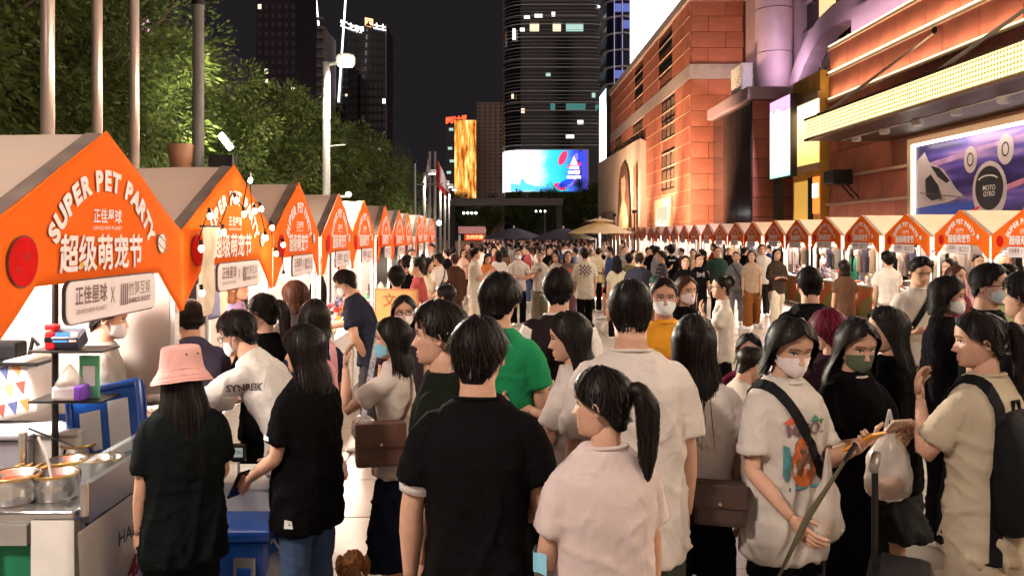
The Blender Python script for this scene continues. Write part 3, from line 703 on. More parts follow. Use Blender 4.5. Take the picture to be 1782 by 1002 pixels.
# ================================================================ trees
def leaf_mat(name, c0, c1):
    m = bpy.data.materials.new(name); m.use_nodes = True
    n = m.node_tree.nodes; l = m.node_tree.links; b = n['Principled BSDF']
    ge = n.new('ShaderNodeNewGeometry'); cr = n.new('ShaderNodeValToRGB'); l.new(ge.outputs['Random Per Island'], cr.inputs['Fac'])
    cr.color_ramp.elements[0].color = (*c0,1); cr.color_ramp.elements[1].color = (*c1,1)
    l.new(cr.outputs['Color'], b.inputs['Base Color']); b.inputs['Roughness'].default_value = 0.5; b.inputs['Specular IOR Level'].default_value = 0.3
    t = n.new('ShaderNodeBsdfTranslucent'); l.new(cr.outputs['Color'], t.inputs['Color'])
    ms = n.new('ShaderNodeMixShader'); ms.inputs['Fac'].default_value = 0.35
    l.new(b.outputs['BSDF'], ms.inputs[1]); l.new(t.outputs['BSDF'], ms.inputs[2]); l.new(ms.outputs['Shader'], n['Material Output'].inputs['Surface'])
    return m
leaf1 = leaf_mat('leaf_green', (0.026,0.048,0.010), (0.13,0.165,0.036))
bark = mat('bark', (0.09,0.06,0.045), 0.9, var=0.3, scale=12, bump=0.6, bscale=30)
def tree_meshes(seed, h, cr, leaf, nclump, per, trunk_h):
    rr = random.Random(seed); tr = MB(); lf_v = []; lf_f = []
    top = Vector((rr.uniform(-.3,.3), rr.uniform(-.3,.3), h*0.72))
    tr.tube([(0,0,-0.05),(0.04,0.02,trunk_h*0.5),(0.0,0.06,trunk_h),tuple(top)], [0.19,0.15,0.12,0.03], 9)
    clumps = []
    for k in range(nclump):
        a = rr.uniform(0, 2*math.pi); u = rr.uniform(-1, 1); rad = rr.random()**0.45
        zc = trunk_h+(h-trunk_h)*0.5
        wob = 1+0.22*math.sin(3*a+seed)+0.15*math.sin(5*a+u*4)
        c = Vector((cr*rad*math.sqrt(1-u*u)*math.cos(a)*wob, cr*rad*math.sqrt(1-u*u)*math.sin(a)*wob, zc+(h-trunk_h)*0.52*u*rad*(1+0.1*math.sin(2*a))))
        clumps.append(c)
        if k % 5 == 0:
            b0 = Vector((0,0,trunk_h*0.8+(c.z-trunk_h*0.8)*0.3)); mid_ = (b0+c)/2+Vector((rr.uniform(-.2,.2),rr.uniform(-.2,.2),0.15))
            tr.tube([b0, mid_, c], [0.06,0.035,0.012], 5)
    for c in clumps:
        out = (c-Vector((0,0,trunk_h+(h-trunk_h)*0.4))).normalized(); r0 = rr.uniform(0.38, 0.75)
        for i in range(per):
            d = Vector((rr.gauss(0,1),rr.gauss(0,1),rr.gauss(0,0.75))).normalized()
            p = c+d*r0*rr.random()**0.5
            L = leaf*rr.uniform(0.6,1.4); ax = (d+out*0.6+Vector((rr.uniform(-.5,.5),rr.uniform(-.5,.5),-0.35+rr.uniform(-.4,.4)))).normalized()
            sd_ = ax.cross(Vector((rr.uniform(-1,1),rr.uniform(-1,1),rr.uniform(-1,1)))).normalized()*L*0.2
            k = len(lf_v); lf_v += [tuple(p),tuple(p+ax*L*0.5+sd_),tuple(p+ax*L),tuple(p+ax*L*0.5-sd_)]; lf_f.append((k,k+1,k+2,k+3))
    me = bpy.data.meshes.new('crown'); me.from_pydata(lf_v, [], lf_f); me.materials.append(leaf1)
    return tr.mesh('trunk', bark, True), me
TM = [tree_meshes(11, 8.6, 3.1, 0.125, 130, 240, 2.4), tree_meshes(23, 8.0, 2.8, 0.13, 115, 240, 2.2), tree_meshes(37, 7.6, 3.0, 0.30, 75, 100, 2.0)]
def tree(x, y, k, s, label, rz, grp):
    t = empty('leafy_tree', (x,y,0), label, 'tree', grp, rz)
    t.scale = (s,s,s)
    link('trunk', TM[k][0], t); link('crown', TM[k][1], t)
tl = [(-8.3,10.5,0,1.0,'leafy tree behind the first orange stall at the left edge'),(-10.6,13.5,1,1.15,'tall leafy tree behind the three flagpoles'),
      (-8.6,15.5,1,1.0,'leafy tree behind the floodlight on the grey pole'),(-9.8,20.5,0,1.0,'leafy tree lit yellowish right of the floodlight'),
      (-9.0,26.5,1,0.98,'leafy tree left of the disc street lamp'),(-8.8,32,2,1.02,'leafy tree directly behind the disc street lamp'),(-8.6,38.5,1,1.0,'leafy tree just right of the disc street lamp'),
      (-8.4,45.5,2,1.06,'second leafy tree right of the disc street lamp'),(-8.2,53,0,0.98,'leafy tree left of the waving flag'),(-8.0,61,1,0.95,'farthest leafy tree of the left row beside the flag'),
      (-13,19,0,1.2,'tall dark tree of the back row at the left edge'),(-14,27,1,1.2,'tall dark tree of the back row behind lit tree')]
for i, (x, y, k, s, lb) in enumerate(tl): tree(x, y, k, s, lb, i*1.3, 'trees along the left stalls')
for i, (px, Z, s) in enumerate(((800,118,1.0),(850,112,0.95),(905,120,1.1),(955,114,1.05),(1000,108,1.15),(1040,104,1.1),(1085,112,1.0))):
    tree((px-HX)*Z/F, Z, i % 3, s, ('dark far tree at the left post of the black gate','dark far tree inside the black gate, left','dark far tree in the middle behind the black gate','dark far tree inside the black gate, right','dark far tree right of the black gate','dark far tree left of the girl banner','dark far tree hidden mostly by the girl banner')[i], i*2.1, 'dark trees behind the gate')
# ================================================================ poles and lamps
XP = -4.4
poleg = mat('pole_grey', (0.17,0.16,0.15), 0.45, var=0.15, scale=5)
for px, lb, r in ((83,'leftmost shiny steel flagpole above the first stall',0.066),(169,'middle shiny steel flagpole above the first stall',0.058),(234,'right one of three shiny steel flagpoles above the first stall',0.058)):
    Z = F*XP/(px-HX); t = empty('flagpole', (XP,Z,0), lb, 'flagpole', 'steel flagpoles')
    q = MB(); q.tube([(0,0,0.2),(0,0,4),(0,0,9)], [r,r*0.97,r*0.8], 20); q.build('shaft', mat('brushed_steel', (0.70,0.56,0.48), 0.28, metal=0.55, var=0.06), t, smooth=True)
    q = MB(); q.lathe([(0.2,0),(0.2,0.05),(0.12,0.2),(0.08,0.22)], (0,0,0), 16); q.build('base', steel, t, smooth=True)
Z4 = F*XP/(345-HX)
gp = empty('utility_pole', (XP,Z4,0), 'grey utility pole carrying a bright floodlight behind the second stall', 'pole')
q = MB(); q.tube([(0,0,0),(0,0,9)], [0.085,0.08], 16); q.build('shaft', poleg, gp, smooth=True)
q = MB(); q.lathe([(0.10,0),(0.10,0.06)], (0,0,5.45), 16); q.build('clamp', dark_metal, gp)
q = MB(); q.tube([(0,0,5.5),(0.9,0.1,5.62)], 0.015, 6); q.build('side_bar', dark_metal, gp)
q = MB(); q.lathe([(0.14,0),(0.19,0.36),(0.175,0.38),(0.0,0.33)], (-0.22,-0.1,3.0), 18); q.build('planter', mat('terracotta', (0.42,0.20,0.12), 0.6, var=0.2), gp, smooth=True)
q = MB(); q.cbox((0.36,0,3.05), (0.36,0.2,0.36), 0.03); q.build('ballast_box', dark_metal, gp)
fd = at(390,250,Z4-0.3)
q = MB(); q.cbox((0,0,0), (0.30,0.06,0.12), 0.02, M=Matrix.Rotation(R(52),3,'Y')); fo = q.build('floodlight', dark_metal, gp, fd-Vector((XP,Z4,0))+Vector((0.02,0.05,0.03)))
q = MB(); q.cbox((0,-0.04,0), (0.27,0.03,0.085), 0.01, M=Matrix.Rotation(R(52),3,'Y')); q.build('lens', glow('flood_lens', (1.0,0.97,0.82), 40), fo)
q = MB(); q.tube([(0.08,0.05,-0.05),(0.10,0.12,-0.4),(-0.6,0.3,-0.5)], 0.012, 6); q.build('bracket', dark_metal, fo)
lamp('SPOT', 'flood_lamp', fd+Vector((0.12,-0.2,0)), 3600, (1.0,0.90,0.74), 0.15, rot=aim((1,-0.35,-0.22)), spot=R(120))
lamp('SPOT', 'tree_lamp', fd+Vector((0.3,0.75,0.15)), 3600, (1.0,0.93,0.70), 0.25, rot=aim((-0.16,1.0,0.20)), spot=R(80))
def street_lamp(Z, h, label, sc=1.0, on=18, lit=220, soft=.22):
    t = empty('street_lamp', (XP,Z,0), label, 'street lamp', 'street lamps along the left')
    q = MB(); q.tube([(0,0,0),(0,0,h)], [0.11,0.095], 14); q.build('post', poleg, t, smooth=True)
    q = MB(); q.tube([(0,0,h-0.08),(0.30,0,h-0.02)], 0.05, 8); q.build('arm', poleg, t)
    q = MB(); q.lathe([(0.03,0.22),(0.21,0.2),(0.25,0.14),(0.25,-0.03),(0.23,-0.06)], (0.5,0,h-0.02), 22); q.build('lamp_head', white_paint, t, smooth=True)
    q = MB(); q.lathe([(0.19,0),(0.19,-0.02)], (0.5,0,h-0.085), 18); q.build('lens', glow('lamp_lens', (1.0,0.97,0.9), on), t)
    lamp('SPOT', 'street_lamp_light', (0.5,0,h-0.13), lit, (1.0,0.84,0.72), soft, rot=(0,0,0), spot=R(160), parent=t)
    return t
sl = street_lamp(F*XP/(568-HX), 6.55, 'disc headed street lamp with camera arm behind the fourth stall', lit=2200)
q = MB(); q.tube([(0,0,3.05),(0.55,0,3.05)], 0.03, 6); q.build('camera_arm', white_paint, sl)
q = MB(); q.ball((0.58,-0.02,3.1), (0.09,0.09,0.08)); q.build('camera_dome', white_paint, sl)
q = MB(); q.tube([(0,0,4.35),(0.5,0,4.4)], 0.02, 6); q.build('side_bar', poleg, sl)
# lamp added out of view as key light for the foreground crowd
street_lamp(-1.2, 6.55, 'added unseen street lamp beside the viewpoint, key light for the foreground', lit=1700, soft=.45)
for i, (px, h) in enumerate(((738,5.9),(757,6.0),(766,6.2),(774,6.3),(781,6.4))):
    street_lamp(F*XP/(px-HX), h, ('small far street lamp just left of the flag','first small far street lamp right of the flag','second small far street lamp right of the flag','third small far street lamp right of the flag','farthest small street lamp beside the black gate')[i], on=8, lit=1500)
pl = empty('camera_pole', (XP,F*XP/(722-HX),0), 'thin pole with crossbar left of the flag', 'pole')
q = MB(); q.tube([(0,0,0),(0,0,6.0)], [0.09,0.06], 10); q.build('shaft', poleg, pl); q = MB(); q.tube([(0,0,4.8),(1.5,0,4.85)], 0.04, 6); q.build('crossbar', poleg, pl); q = MB(); q.ball((0.03,0,6.05), 0.12); q.build('camera_dome', dark_metal, pl)
fz = F*XP/(749-HX)
fp = empty('flagpole', (XP,fz,0), 'far pair of flagpoles carrying a red and white flag', 'flagpole')
for dx in (-0.06, 0.3):
    q = MB(); q.tube([(dx,0,0),(dx,0,7.7)], [0.12,0.09], 10); q.build('shaft', poleg, fp)
def flag(name, m, x0, wid, z1, z0, seed):
    q = MB(); vs = []; nu, nv = 8, 10
    for i in range(nu+1):
        for j in range(nv+1):
            u, v = i/nu, j/nv; z = z1+(z0-z1)*v - 0.25*u*v
            vs.append((x0+wid*u*(0.35+0.65*v*(1.1-0.3*v)), 0.18*math.sin(u*7+v*2+seed), z-u*0.7))
    q.add(vs, [(i*(nv+1)+j,(i+1)*(nv+1)+j,(i+1)*(nv+1)+j+1,i*(nv+1)+j+1) for i in range(nu) for j in range(nv)]); return q.build(name, m, fp, smooth=True)
flag('flag_cloth', mat('flag_red', (0.62,0.04,0.04), 0.6, emit=(0.6,0.04,0.04), estr=0.0), 0.3, 0.95, 7.4, 5.5, 0)
flag('flag_cloth', mat('flag_white', (0.75,0.70,0.72), 0.6), 0.5, 1.0, 7.1, 5.7, 1.2)
flag('flag_cloth', mat('flag_pink', (0.72,0.60,0.62), 0.6), -0.1, -0.45, 7.4, 6.0, 2.0)
# black portal gate
gt = empty('portal_gate', (0,90,0), 'wide black portal frame at the far end of the aisle', 'gate')
gx0, gx1 = (787-HX)*90/F, (973-HX)*90/F
for x in (gx0, gx1): q = MB(); q.bb((x-0.32,-0.4,0),(x+0.32,0.4,5.35)); q.build('post', dark_metal, gt)
q = MB(); q.bb((gx0-0.4,-0.45,5.35),(gx1+0.4,0.45,6.15)); q.build('beam', mat('gate_beam', (0.06,0.05,0.05), 0.5), gt)
for k in range(4): q = MB(); q.ball((gx0+1.3+k*0.45,-0.3,4.5), 0.13); q.build('spot_lamp', glow('gate_lamp', (1,1,1), 6), gt)
for k in range(3): q = MB(); q.ball((gx1-2.6+k*0.5,-0.3,4.7), 0.1); q.build('spot_lamp', glow('gate_lamp', (1,1,1), 6), gt)
q = MB(); q.tube([(gx1-1.6,-0.2,0),(gx1-1.6,-0.2,4.6)], 0.08, 8); q.build('inner_post', steel, gt)

# ================================================================ market stalls
XL, XR = -1.87, 9.3
orange = mat('orange_canvas', (0.82,0.145,0.016), 0.85, var=0.06, scale=2.0, bump=0.04, bscale=18, spec=0.06)
canvas = mat('roof_canvas', (0.48,0.405,0.345), 0.75, var=0.10, scale=1.6, bump=0.12, bscale=7, trans=0.35, stretch=(1,0.5,1))
canvas2 = mat('roof_canvas_back', (0.55,0.44,0.33), 0.75, var=0.10, scale=1.6, bump=0.12, bscale=7, trans=0.35, stretch=(1,0.5,1))
trim_g = mat('roof_trim', (0.16,0.12,0.10), 0.8, var=0.3, scale=6)
letter = mat('letter_white', (0.82,0.77,0.76), 0.8, spec=0.05, var=0.08, scale=20)
board_m = mat('board_white', (0.76,0.68,0.70), 0.5, var=0.04)
ink = mat('ink_dark', (0.05,0.03,0.035), 0.5, var=0.0)
ink_s = mat('ink_soft', (0.20,0.12,0.12), 0.5, var=0.0)
redp = mat('planet_red', (0.60,0.012,0.012), 0.85, spec=0.04, var=0.12, scale=8)
white_sheet = mat('white_sheet', (0.50,0.46,0.42), 0.7, var=0.04, trans=0.3)
tube_glow = glow('tube_glow', (1.0,0.95,0.88), 55)
PK, EV, LW, HWD = 2.55, 2.06, 1.60, 0.955
def ptop(y): return PK-(PK-EV)*abs(y)/HWD
def pbot(y):
    a = abs(y)
    return 1.84 if a < 0.60 else (LW if a > 0.90 else 1.84-(1.84-LW)*(a-0.60)/0.30)
def gdx(y, z, seed): return 0.013*noise.noise(Vector((y*2.2+seed, z*1.5, seed)))+0.003*noise.noise(Vector((y*7, z*4, seed)))
def conform(me, seed):
    m2 = me.copy()
    for v in m2.vertices: v.co.x = gdx(v.co.y, v.co.z, seed)+(v.co.x-.011)
    return m2
def gable_mesh(seed, right=False):
    mb = MB(); n = 32; nr = 7; vs = []
    ys = sorted(set([round(-HWD+2*HWD*i/n, 4) for i in range(n+1)]+[0.6,-0.6,0.9,-0.9]))
    for s_ in (0, 1):
        for y in ys:
            for j in range(nr+1):
                z = pbot(y)+(ptop(y)-pbot(y))*j/nr
                x = gdx(y, z, seed)
                vs.append((x-0.006*s_, y, z))
    m_ = len(ys); fs = []; o = m_*(nr+1)
    for i in range(m_-1):
        for j in range(nr):
            a = i*(nr+1)+j; fs.append((a,a+nr+1,a+nr+2,a+1)); fs.append((o+a,o+a+1,o+a+nr+2,o+a+nr+1))
    for i in range(m_-1):
        a = i*(nr+1); fs.append((a,o+a,o+a+nr+1,a+nr+1)); a += nr; fs.append((a,a+nr+1,o+a+nr+1,o+a))
    for i in (0, m_-1):
        for j in range(nr):
            a = i*(nr+1)+j; fs.append((a,a+1,o+a+1,o+a) if i == 0 else (a,o+a,o+a+1,a+1))
    mb.add(vs, fs)
    return mb.mesh('gable_panel', orange, True)
def disc(mb, cy, cz, ry, rz, x, n=28, m=0):
    mb.add([(x, cy+ry*math.cos(2*math.pi*k/n), cz+rz*math.sin(2*math.pi*k/n)) for k in range(n)], [list(range(n))], m)
def ring2(mb, cy, cz, r0y, r0z, r1y, r1z, x, n=28, m=0, rot=0.0):
    vs = []
    for k in range(n):
        a = 2*math.pi*k/n
        for ry, rz in ((r0y,r0z),(r1y,r1z)):
            u, v = ry*math.cos(a), rz*math.sin(a)
            vs.append((x, cy+u*math.cos(rot)-v*math.sin(rot), cz+u*math.sin(rot)+v*math.cos(rot)))
    mb.add(vs, [(2*k,2*((k+1)%n),2*((k+1)%n)+1,2*k+1) for k in range(n)], m)
def arch_text():
    mb = MB(); txt = 'SUPER PET PARTY'; Rr, cz = 0.57, 1.735; n = len(txt)
    wds = [1.0 if c != ' ' else 0.55 for c in txt]; tot = sum(wds); acc = 0
    for c, w in zip(txt, wds):
        t = (acc+w/2)/tot; acc += w; a = R(-60+120*t)
        if c == ' ': continue
        up = Vector((0, math.sin(a), math.cos(a))); rt_ = Vector((0, math.cos(a), -math.sin(a)))
        put_text(mb, c, 0.128, Vector((0.020, Rr*math.sin(a), cz+Rr*math.cos(a))), rt_, up, 0.007)
    return mb.mesh('arched_lettering', letter)
def big_text():
    mb = MB()
    for k, (dy, dz) in enumerate(((0,0),(.005,.002),(-.005,-.002),(.002,.005),(-.002,-.005))): put_text(mb, '超级萌宠节', 0.175, (0.020+.0004*k,-0.03+dy,1.955+dz), (0,1,0), (0,0,1), 0.0, width=0.79)
    return mb.mesh('large_lettering', letter)
def small_text():
    mb = MB(); put_text(mb, '正佳星球', 0.072, (0.020,0,2.135), (0,1,0), (0,0,1), 0.0012, width=0.28)
    put_text(mb, 'GRANDVIEW PLANET', 0.026, (0.020,0,2.083), (0,1,0), (0,0,1), 0.0, width=0.28)
    return mb.mesh('small_lettering', letter)
def rrect_yz(w, h, r, x, n=6):
    out = []
    for cy, cz, a0 in ((w-r,h-r,0),(-w+r,h-r,90),(-w+r,-h+r,180),(w-r,-h+r,270)):
        for k in range(n+1):
            a = R(a0+90*k/n); out.append(Vector((x, cy+r*math.cos(a), cz+r*math.sin(a))))
    return out
def board_parts():
    b = MB(); b.loft([rrect_yz(0.455,0.098,0.055,0.028), rrect_yz(0.455,0.098,0.055,0.042)]); me_b = b.mesh('name_board', ink)
    f_ = MB(); f_.loft([rrect_yz(0.448,0.091,0.05,0.0425), rrect_yz(0.448,0.091,0.05,0.045)]); me_f = f_.mesh('board_face', board_m)
    t2 = MB(); t3 = MB(); t4 = MB(); t = MB(); put_text(t, '正佳星球', 0.088, (0.047,-0.235,0.02), (0,1,0), (0,0,1), 0.002, width=0.29); put_text(t, 'GRANDVIEW PLANET', 0.030, (0.047,-0.235,-0.045), (0,1,0), (0,0,1), 0.0, width=0.27)
    put_text(t4, 'X', 0.11, (0.047,-0.035,0.005), (0,1,0), (0,0,1), 0.0, width=0.045); put_text(t3, '竹笋互娱', 0.075, (0.047,0.255,0.02), (0,1,0), (0,0,1), 0.0, width=0.25); put_text(t3, 'BAMBOO SHOOT', 0.036, (0.047,0.255,-0.035), (0,1,0), (0,0,1), 0.001, width=0.25)
    for k in range(4):
        y0 = 0.045+k*0.021
        t2.add([(0.047,y0,-0.05),(0.047,y0+0.013,-0.05),(0.047,y0+0.016,0.055),(0.047,y0+0.003,0.055)], [(0,1,2,3)])
    ME['bmark'] = t2.mesh('board_emblem', ink_s); ME['btext2'] = t3.mesh('board_lettering', ink_s); ME['bx'] = t4.mesh('cross_mark', ink_s)
    return me_b, me_f, t.mesh('board_lettering', ink_s)
def canopy_mesh(m, seed):
    mb = MB(); nx, ny = 14, 14; vs = []
    for s_ in (0, 1):
        for i in range(nx+1):
            for j in range(ny+1):
                x = -0.02-2.0*i/nx; y = -HWD-0.01+2*(HWD+0.01)*j/ny
                sag = -0.035*math.sin(math.pi*min(1,abs(y)/HWD))*math.sin(math.pi*i/nx)
                z = PK-0.02-(PK-EV)*abs(y)/HWD+sag+0.012*noise.noise(Vector((x*2,y*2,seed)))-0.008*s_
                vs.append((x,y,z))
    fs = []; o = (nx+1)*(ny+1)
    for i in range(nx):
        for j in range(ny):
            a = i*(ny+1)+j; fs += [(a,a+1,a+ny+2,a+ny+1),(o+a,o+a+ny+1,o+a+ny+2,o+a+1)]
    for i in range(nx):
        for j in (0,ny):
            a = i*(ny+1)+j; fs.append((a,a+ny+1,o+a+ny+1,o+a) if j == 0 else (a,o+a,o+a+ny+1,a+ny+1))
    for j in range(ny):
        for i in (0,nx):
            a = i*(ny+1)+j; fs.append((a,o+a,o+a+1,a+1) if i == 0 else (a,a+1,o+a+1,o+a))
    mb.add(vs, fs); return mb.mesh('canopy', m, False)
ME = dict(gable=[gable_mesh(k) for k in range(3)], arch=arch_text(), big=big_text(), small=small_text(), canopy=[canopy_mesh(canvas, 1), canopy_mesh(canvas, 5)], canopy2=[canopy_mesh(canvas2, 2), canopy_mesh(canvas2, 7)])
ME['board'], ME['face'], ME['btext'] = board_parts()
q = MB(); disc(q, -0.70, 1.945, 0.104, 0.104, 0.018); ME['pr_b'] = q.mesh('red_planet', ink)
q = MB(); disc(q, -0.70, 1.945, 0.099, 0.099, 0.020); ring2(q, -0.68, 1.965, 0.014, 0.014, 0.010, 0.010, 0.0215, 14, 1); ring2(q, -0.74, 1.915, 0.012, 0.012, 0.009, 0.009, 0.0215, 12, 1); ME['pr'] = q.mesh('planet_disc', [redp, ink])
q = MB(); disc(q, 0.63, 2.005, 0.056, 0.056, 0.018); ring2(q, 0.63, 2.005, 0.10, 0.026, 0.094, 0.021, 0.0225, 30, 0, R(-25)); ME['pw_b'] = q.mesh('white_planet', ink)
q = MB(); disc(q, 0.63, 2.005, 0.052, 0.052, 0.020); ME['pw'] = q.mesh('planet_disc', letter)
q = MB(); disc(q, -0.245, 1.915, 0.018, 0.018, 0.0222, 5); ME['star'] = q.mesh('star_mark', mat('star_yellow', (0.8,0.45,0.05), 0.5))
q = MB()
for s_ in (-1, 1):
    q.loft([[Vector((x, s_*y, PK-0.012-(PK-EV)*y/HWD+dz)) for (x, dz) in ((-0.02,0),(-0.10,0.004),(-0.10,-0.02),(-0.02,-0.02))] for y in (0.0, HWD+0.012)])
ME['trim'] = q.mesh('roof_trim', trim_g)
q = MB(); q.bb((-0.02,-0.02,0),(0.02,0.02,2.05)); ME['post'] = q.mesh('post', white_paint)
q = MB(); q.bb((-0.02,-0.02,0),(0.02,0.02,2.05)); ME['post_d'] = q.mesh('post', dark_metal)
q = MB(); q.bb((-1.97,-HWD+0.03,0.0),(-1.955,HWD-0.03,2.03)); ME['rear'] = q.mesh('rear_sheet', white_sheet); ME['rear2'] = [q.mesh('rear_sheet', mat('rear_%d' % i, cc, 0.7, var=0.3, scale=3)) for i, cc in enumerate(((0.22,0.19,0.18),(0.06,0.045,0.04),(0.40,0.36,0.33)))]; ME['side2'] = None
q = MB(); q.bb((-1.94,-0.006,0.0),(-0.06,0.006,2.02)); ME['side'] = q.mesh('side_sheet', white_sheet)
q = MB(); q.tube([(-0.75,-0.6,2.16),(-0.75,0.6,2.16)], 0.018, 8); ME['tube'] = q.mesh('lamp_tube', tube_glow)
q = MB(); q.bb((-0.79,-0.65,2.185),(-0.71,0.65,2.215)); ME['tubeh'] = q.mesh('lamp_holder', white_paint)
for k_ in ('arch','big','small','pr_b','pr','pw_b','pw','star'): ME[k_] = [conform(ME[k_], s_) for s_ in range(3)]
lampdata = {}
def stall(x, y, rz, label, grp, i, energy, right, side=True, warm=1.0):
    js = random.Random(i*7+int(right)); t = empty('market_stall', (x+(js.uniform(-.04,.04) if i else 0),y+(js.uniform(-.03,.03) if i else 0),js.uniform(-.015,.02) if i else 0), label, 'market stall', grp, rz+(js.uniform(-.02,.02) if i else 0))
    g_ = link('gable_panel', ME['gable'][i % 3], t)
    for nm, k in (('arched_lettering','arch'),('large_lettering','big'),('small_lettering','small'),('red_planet','pr_b'),('planet_disc','pr'),('white_planet','pw_b'),('planet_disc','pw'),('star_mark','star')): link(nm, ME[k][i % 3], g_)
    b = link('name_board', ME['board'], t, (0,0,1.757)); link('board_face', ME['face'], b); link('board_lettering', ME['btext'], b); link('board_emblem', ME['bmark'], b); link('board_lettering', ME['btext2'], b); link('cross_mark', ME['bx'], b)
    link('canopy', (ME['canopy2'] if right else ME['canopy'])[i % 2], t); link('roof_trim', ME['trim'], t)
    for px_, py_ in ((-0.05,-0.92),(-0.05,0.92),(-1.93,-0.92),(-1.93,0.92)): link('post', ME['post'], t, (px_,py_,0))
    link('rear_sheet', ME['rear'] if not right else ME['rear2'][(i*2+1) % 3], t)
    if side: link('side_sheet', ME['side'], t, (0,-0.90 if right else 0.90,0))
    link('lamp_holder', ME['tubeh'], t); link('lamp_tube', ME['tube'], t)
    key = (energy, warm)
    if key not in lampdata:
        d = bpy.data.lights.new('stall_lamp', 'POINT'); d.shadow_soft_size = 0.2; d.energy = energy*1.6; d.color = (1.0,0.90*warm+0.0,0.80*warm**1.6); lampdata[key] = d
    lo = bpy.data.objects.new('stall_lamp', lampdata[key]); COL.objects.link(lo); lo.parent = t; lo.location = (-0.75,0,1.98)
    return t
ordn = ['first','second','third','fourth','fifth','sixth','seventh','eighth','ninth','tenth','eleventh','twelfth','thirteenth','fourteenth','fifteenth','sixteenth','seventeenth','eighteenth','nineteenth','twentieth','twenty-first','twenty-second','twenty-third','twenty-fourth','twenty-fifth']
LZ = [3.87, 5.83, 7.78, 9.78, 11.7, 13.65, 15.6, 17.6, 19.55, 21.5, 23.5]
STL = []
for i, z in enumerate(LZ):
    lb = {0:'nearest orange gabled stall selling hot food at the left edge',1:'orange gabled stall hung with bulb string lights, second on the left'}.get(i, 'orange gabled market stall, %s from the camera in the left row' % ordn[i])
    STL.append(stall(XL, z, 0, lb, 'stalls of the left row', i, 72 if i < 3 else 66, False, side=(i == 0), warm=0.96 if i == 0 else 0.84))
for i in range(24):
    y = 14.05+i*2.14
    stall(XR, y, math.pi, 'orange gabled market stall, %s counted from the right edge of the right row' % ordn[i], 'stalls of the right row', i+1, 56, True, warm=0.86, side=False)
# beige box tent and pink tent at the far end of the left row
bt = empty('box_tent', (-2.9,27.2,0), 'flat topped beige tent at the far end of the left row', 'tent')
q = MB(); q.cbox((0,0,2.22), (1.1,2.0,0.75), 0.03); q.build('canopy', mat('beige_canvas', (0.42,0.30,0.22), 0.7), bt)
for px_ in (-0.5,0.5):
    for py_ in (-0.95,0.95): link('post', ME['post'], bt, (px_,py_,-0.2))
pt = empty('box_tent', (-1.3,45,0), 'pink topped tent with red lit sign at the aisle end', 'tent')
q = MB(); q.cbox((0,0,2.32), (1.5,1.5,0.4), 0.05); q.build('canopy', mat('pink_canvas', (0.55,0.28,0.27), 0.7), pt)
q = MB(); q.bb((-0.4,-0.8,1.75),(0.72,-0.77,2.1)); q.build('red_sign', glow('red_tent_sign', (0.8,0.07,0.03), 0.5), pt)
q = MB(); put_text(q, '文创市集', 0.24, (0.16,-0.81,1.92), (1,0,0), (0,0,1), 0.006); q.build('lettering', glow('tent_letter', (1,0.6,0.2), 1.0), pt)
for px_ in (-0.7,0.7):
    for py_ in (-0.7,0.7): link('post', ME['post'], pt, (px_,py_,0))
# end-of-row lamps
for i, (px, py) in enumerate(((731,380),(743,384),(764,388))):
    t = empty('string_lamp', at(px,py,26), ('bright round lamp above the far left stalls, leftmost of three','bright round lamp above the far left stalls, middle of three','bright round lamp above the far left stalls, rightmost of three')[i], 'lamp', 'round lamps over the far stalls')
    q = MB(); q.ball((0,0,0), 0.075); q.build('bulb', glow('bulb_white', (1,0.97,0.9), 25), t); q = MB(); q.tube([(0,0,0.06),(0,0,0.16)], 0.03, 6); q.build('cap', dark_metal, t)
    q = MB(); q.tube([(0,0.05,0.16),(0,0.05,-at(px,py,26).z)], 0.012, 5); q.build('rod', dark_metal, t)
# umbrellas
def umbrella(x, y, r, zr, zt, m, label, tiers=1):
    t = empty('market_umbrella', (x,y,0), label, 'umbrella')
    def tier(r0, z0, z1):
        rings = []
        n = 32
        for k in range(7):
            f = k/6
            rings.append([Vector(((0.06+(r0-0.06)*f)*math.cos(2*math.pi*j/n)*(1-0.045*f*abs(math.sin(4*2*math.pi*j/n))), (0.06+(r0-0.06)*f)*math.sin(2*math.pi*j/n)*(1-0.045*f*abs(math.sin(4*2*math.pi*j/n))), z1-(z1-z0)*(f**1.15)+0.04*f*abs(math.sin(4*2*math.pi*j/n)))) for j in range(n)])
        lo_ = [[p+Vector((0,0,-0.01)) for p in rg] for rg in rings[::-1]]
        return MB().loft(rings+lo_, True, True)
    tier(r, zr, zt-(0.12 if tiers > 1 else 0)).build('canopy', m, t)
    if tiers > 1: tier(r*0.45, zt-0.16, zt).build('top_tier', m, t)
    q = MB(); q.tube([(0,0,0),(0,0,zt+0.08)], 0.03, 8); q.build('pole', white_paint, t)
    q = MB(); q.lathe([(0.3,0),(0.3,0.08),(0.06,0.12)], (0,0,0), 16); q.build('base', dark_metal, t)
    for k in range(8):
        a = 2*math.pi*k/8; q = MB(); q.tube([(0,0,zt-0.25),(r*0.9*math.cos(a),r*0.9*math.sin(a),zr+0.02)], 0.012, 4); q.build('rib', dark_metal, t)
    return t
umb_c = mat('cream_umbrella', (0.70,0.55,0.33), 0.7, var=0.06, trans=0.4); umb_d = mat('navy_umbrella', (0.022,0.018,0.03), 0.7, var=0.1)
ub = umbrella(4.55, 35, 1.5, 2.10, 2.78, umb_c, 'two tiered cream parasol over the plush cart', 2)
lamp('POINT', 'added_parasol_light', (4.55,34.8,1.95), 60, (1.0,0.82,0.55), 0.1)  # bare light added under the parasol, no fixture built
umbrella(0.85, 37, 1.55, 1.86, 2.38, umb_d, 'dark navy parasol left of the cream parasol')
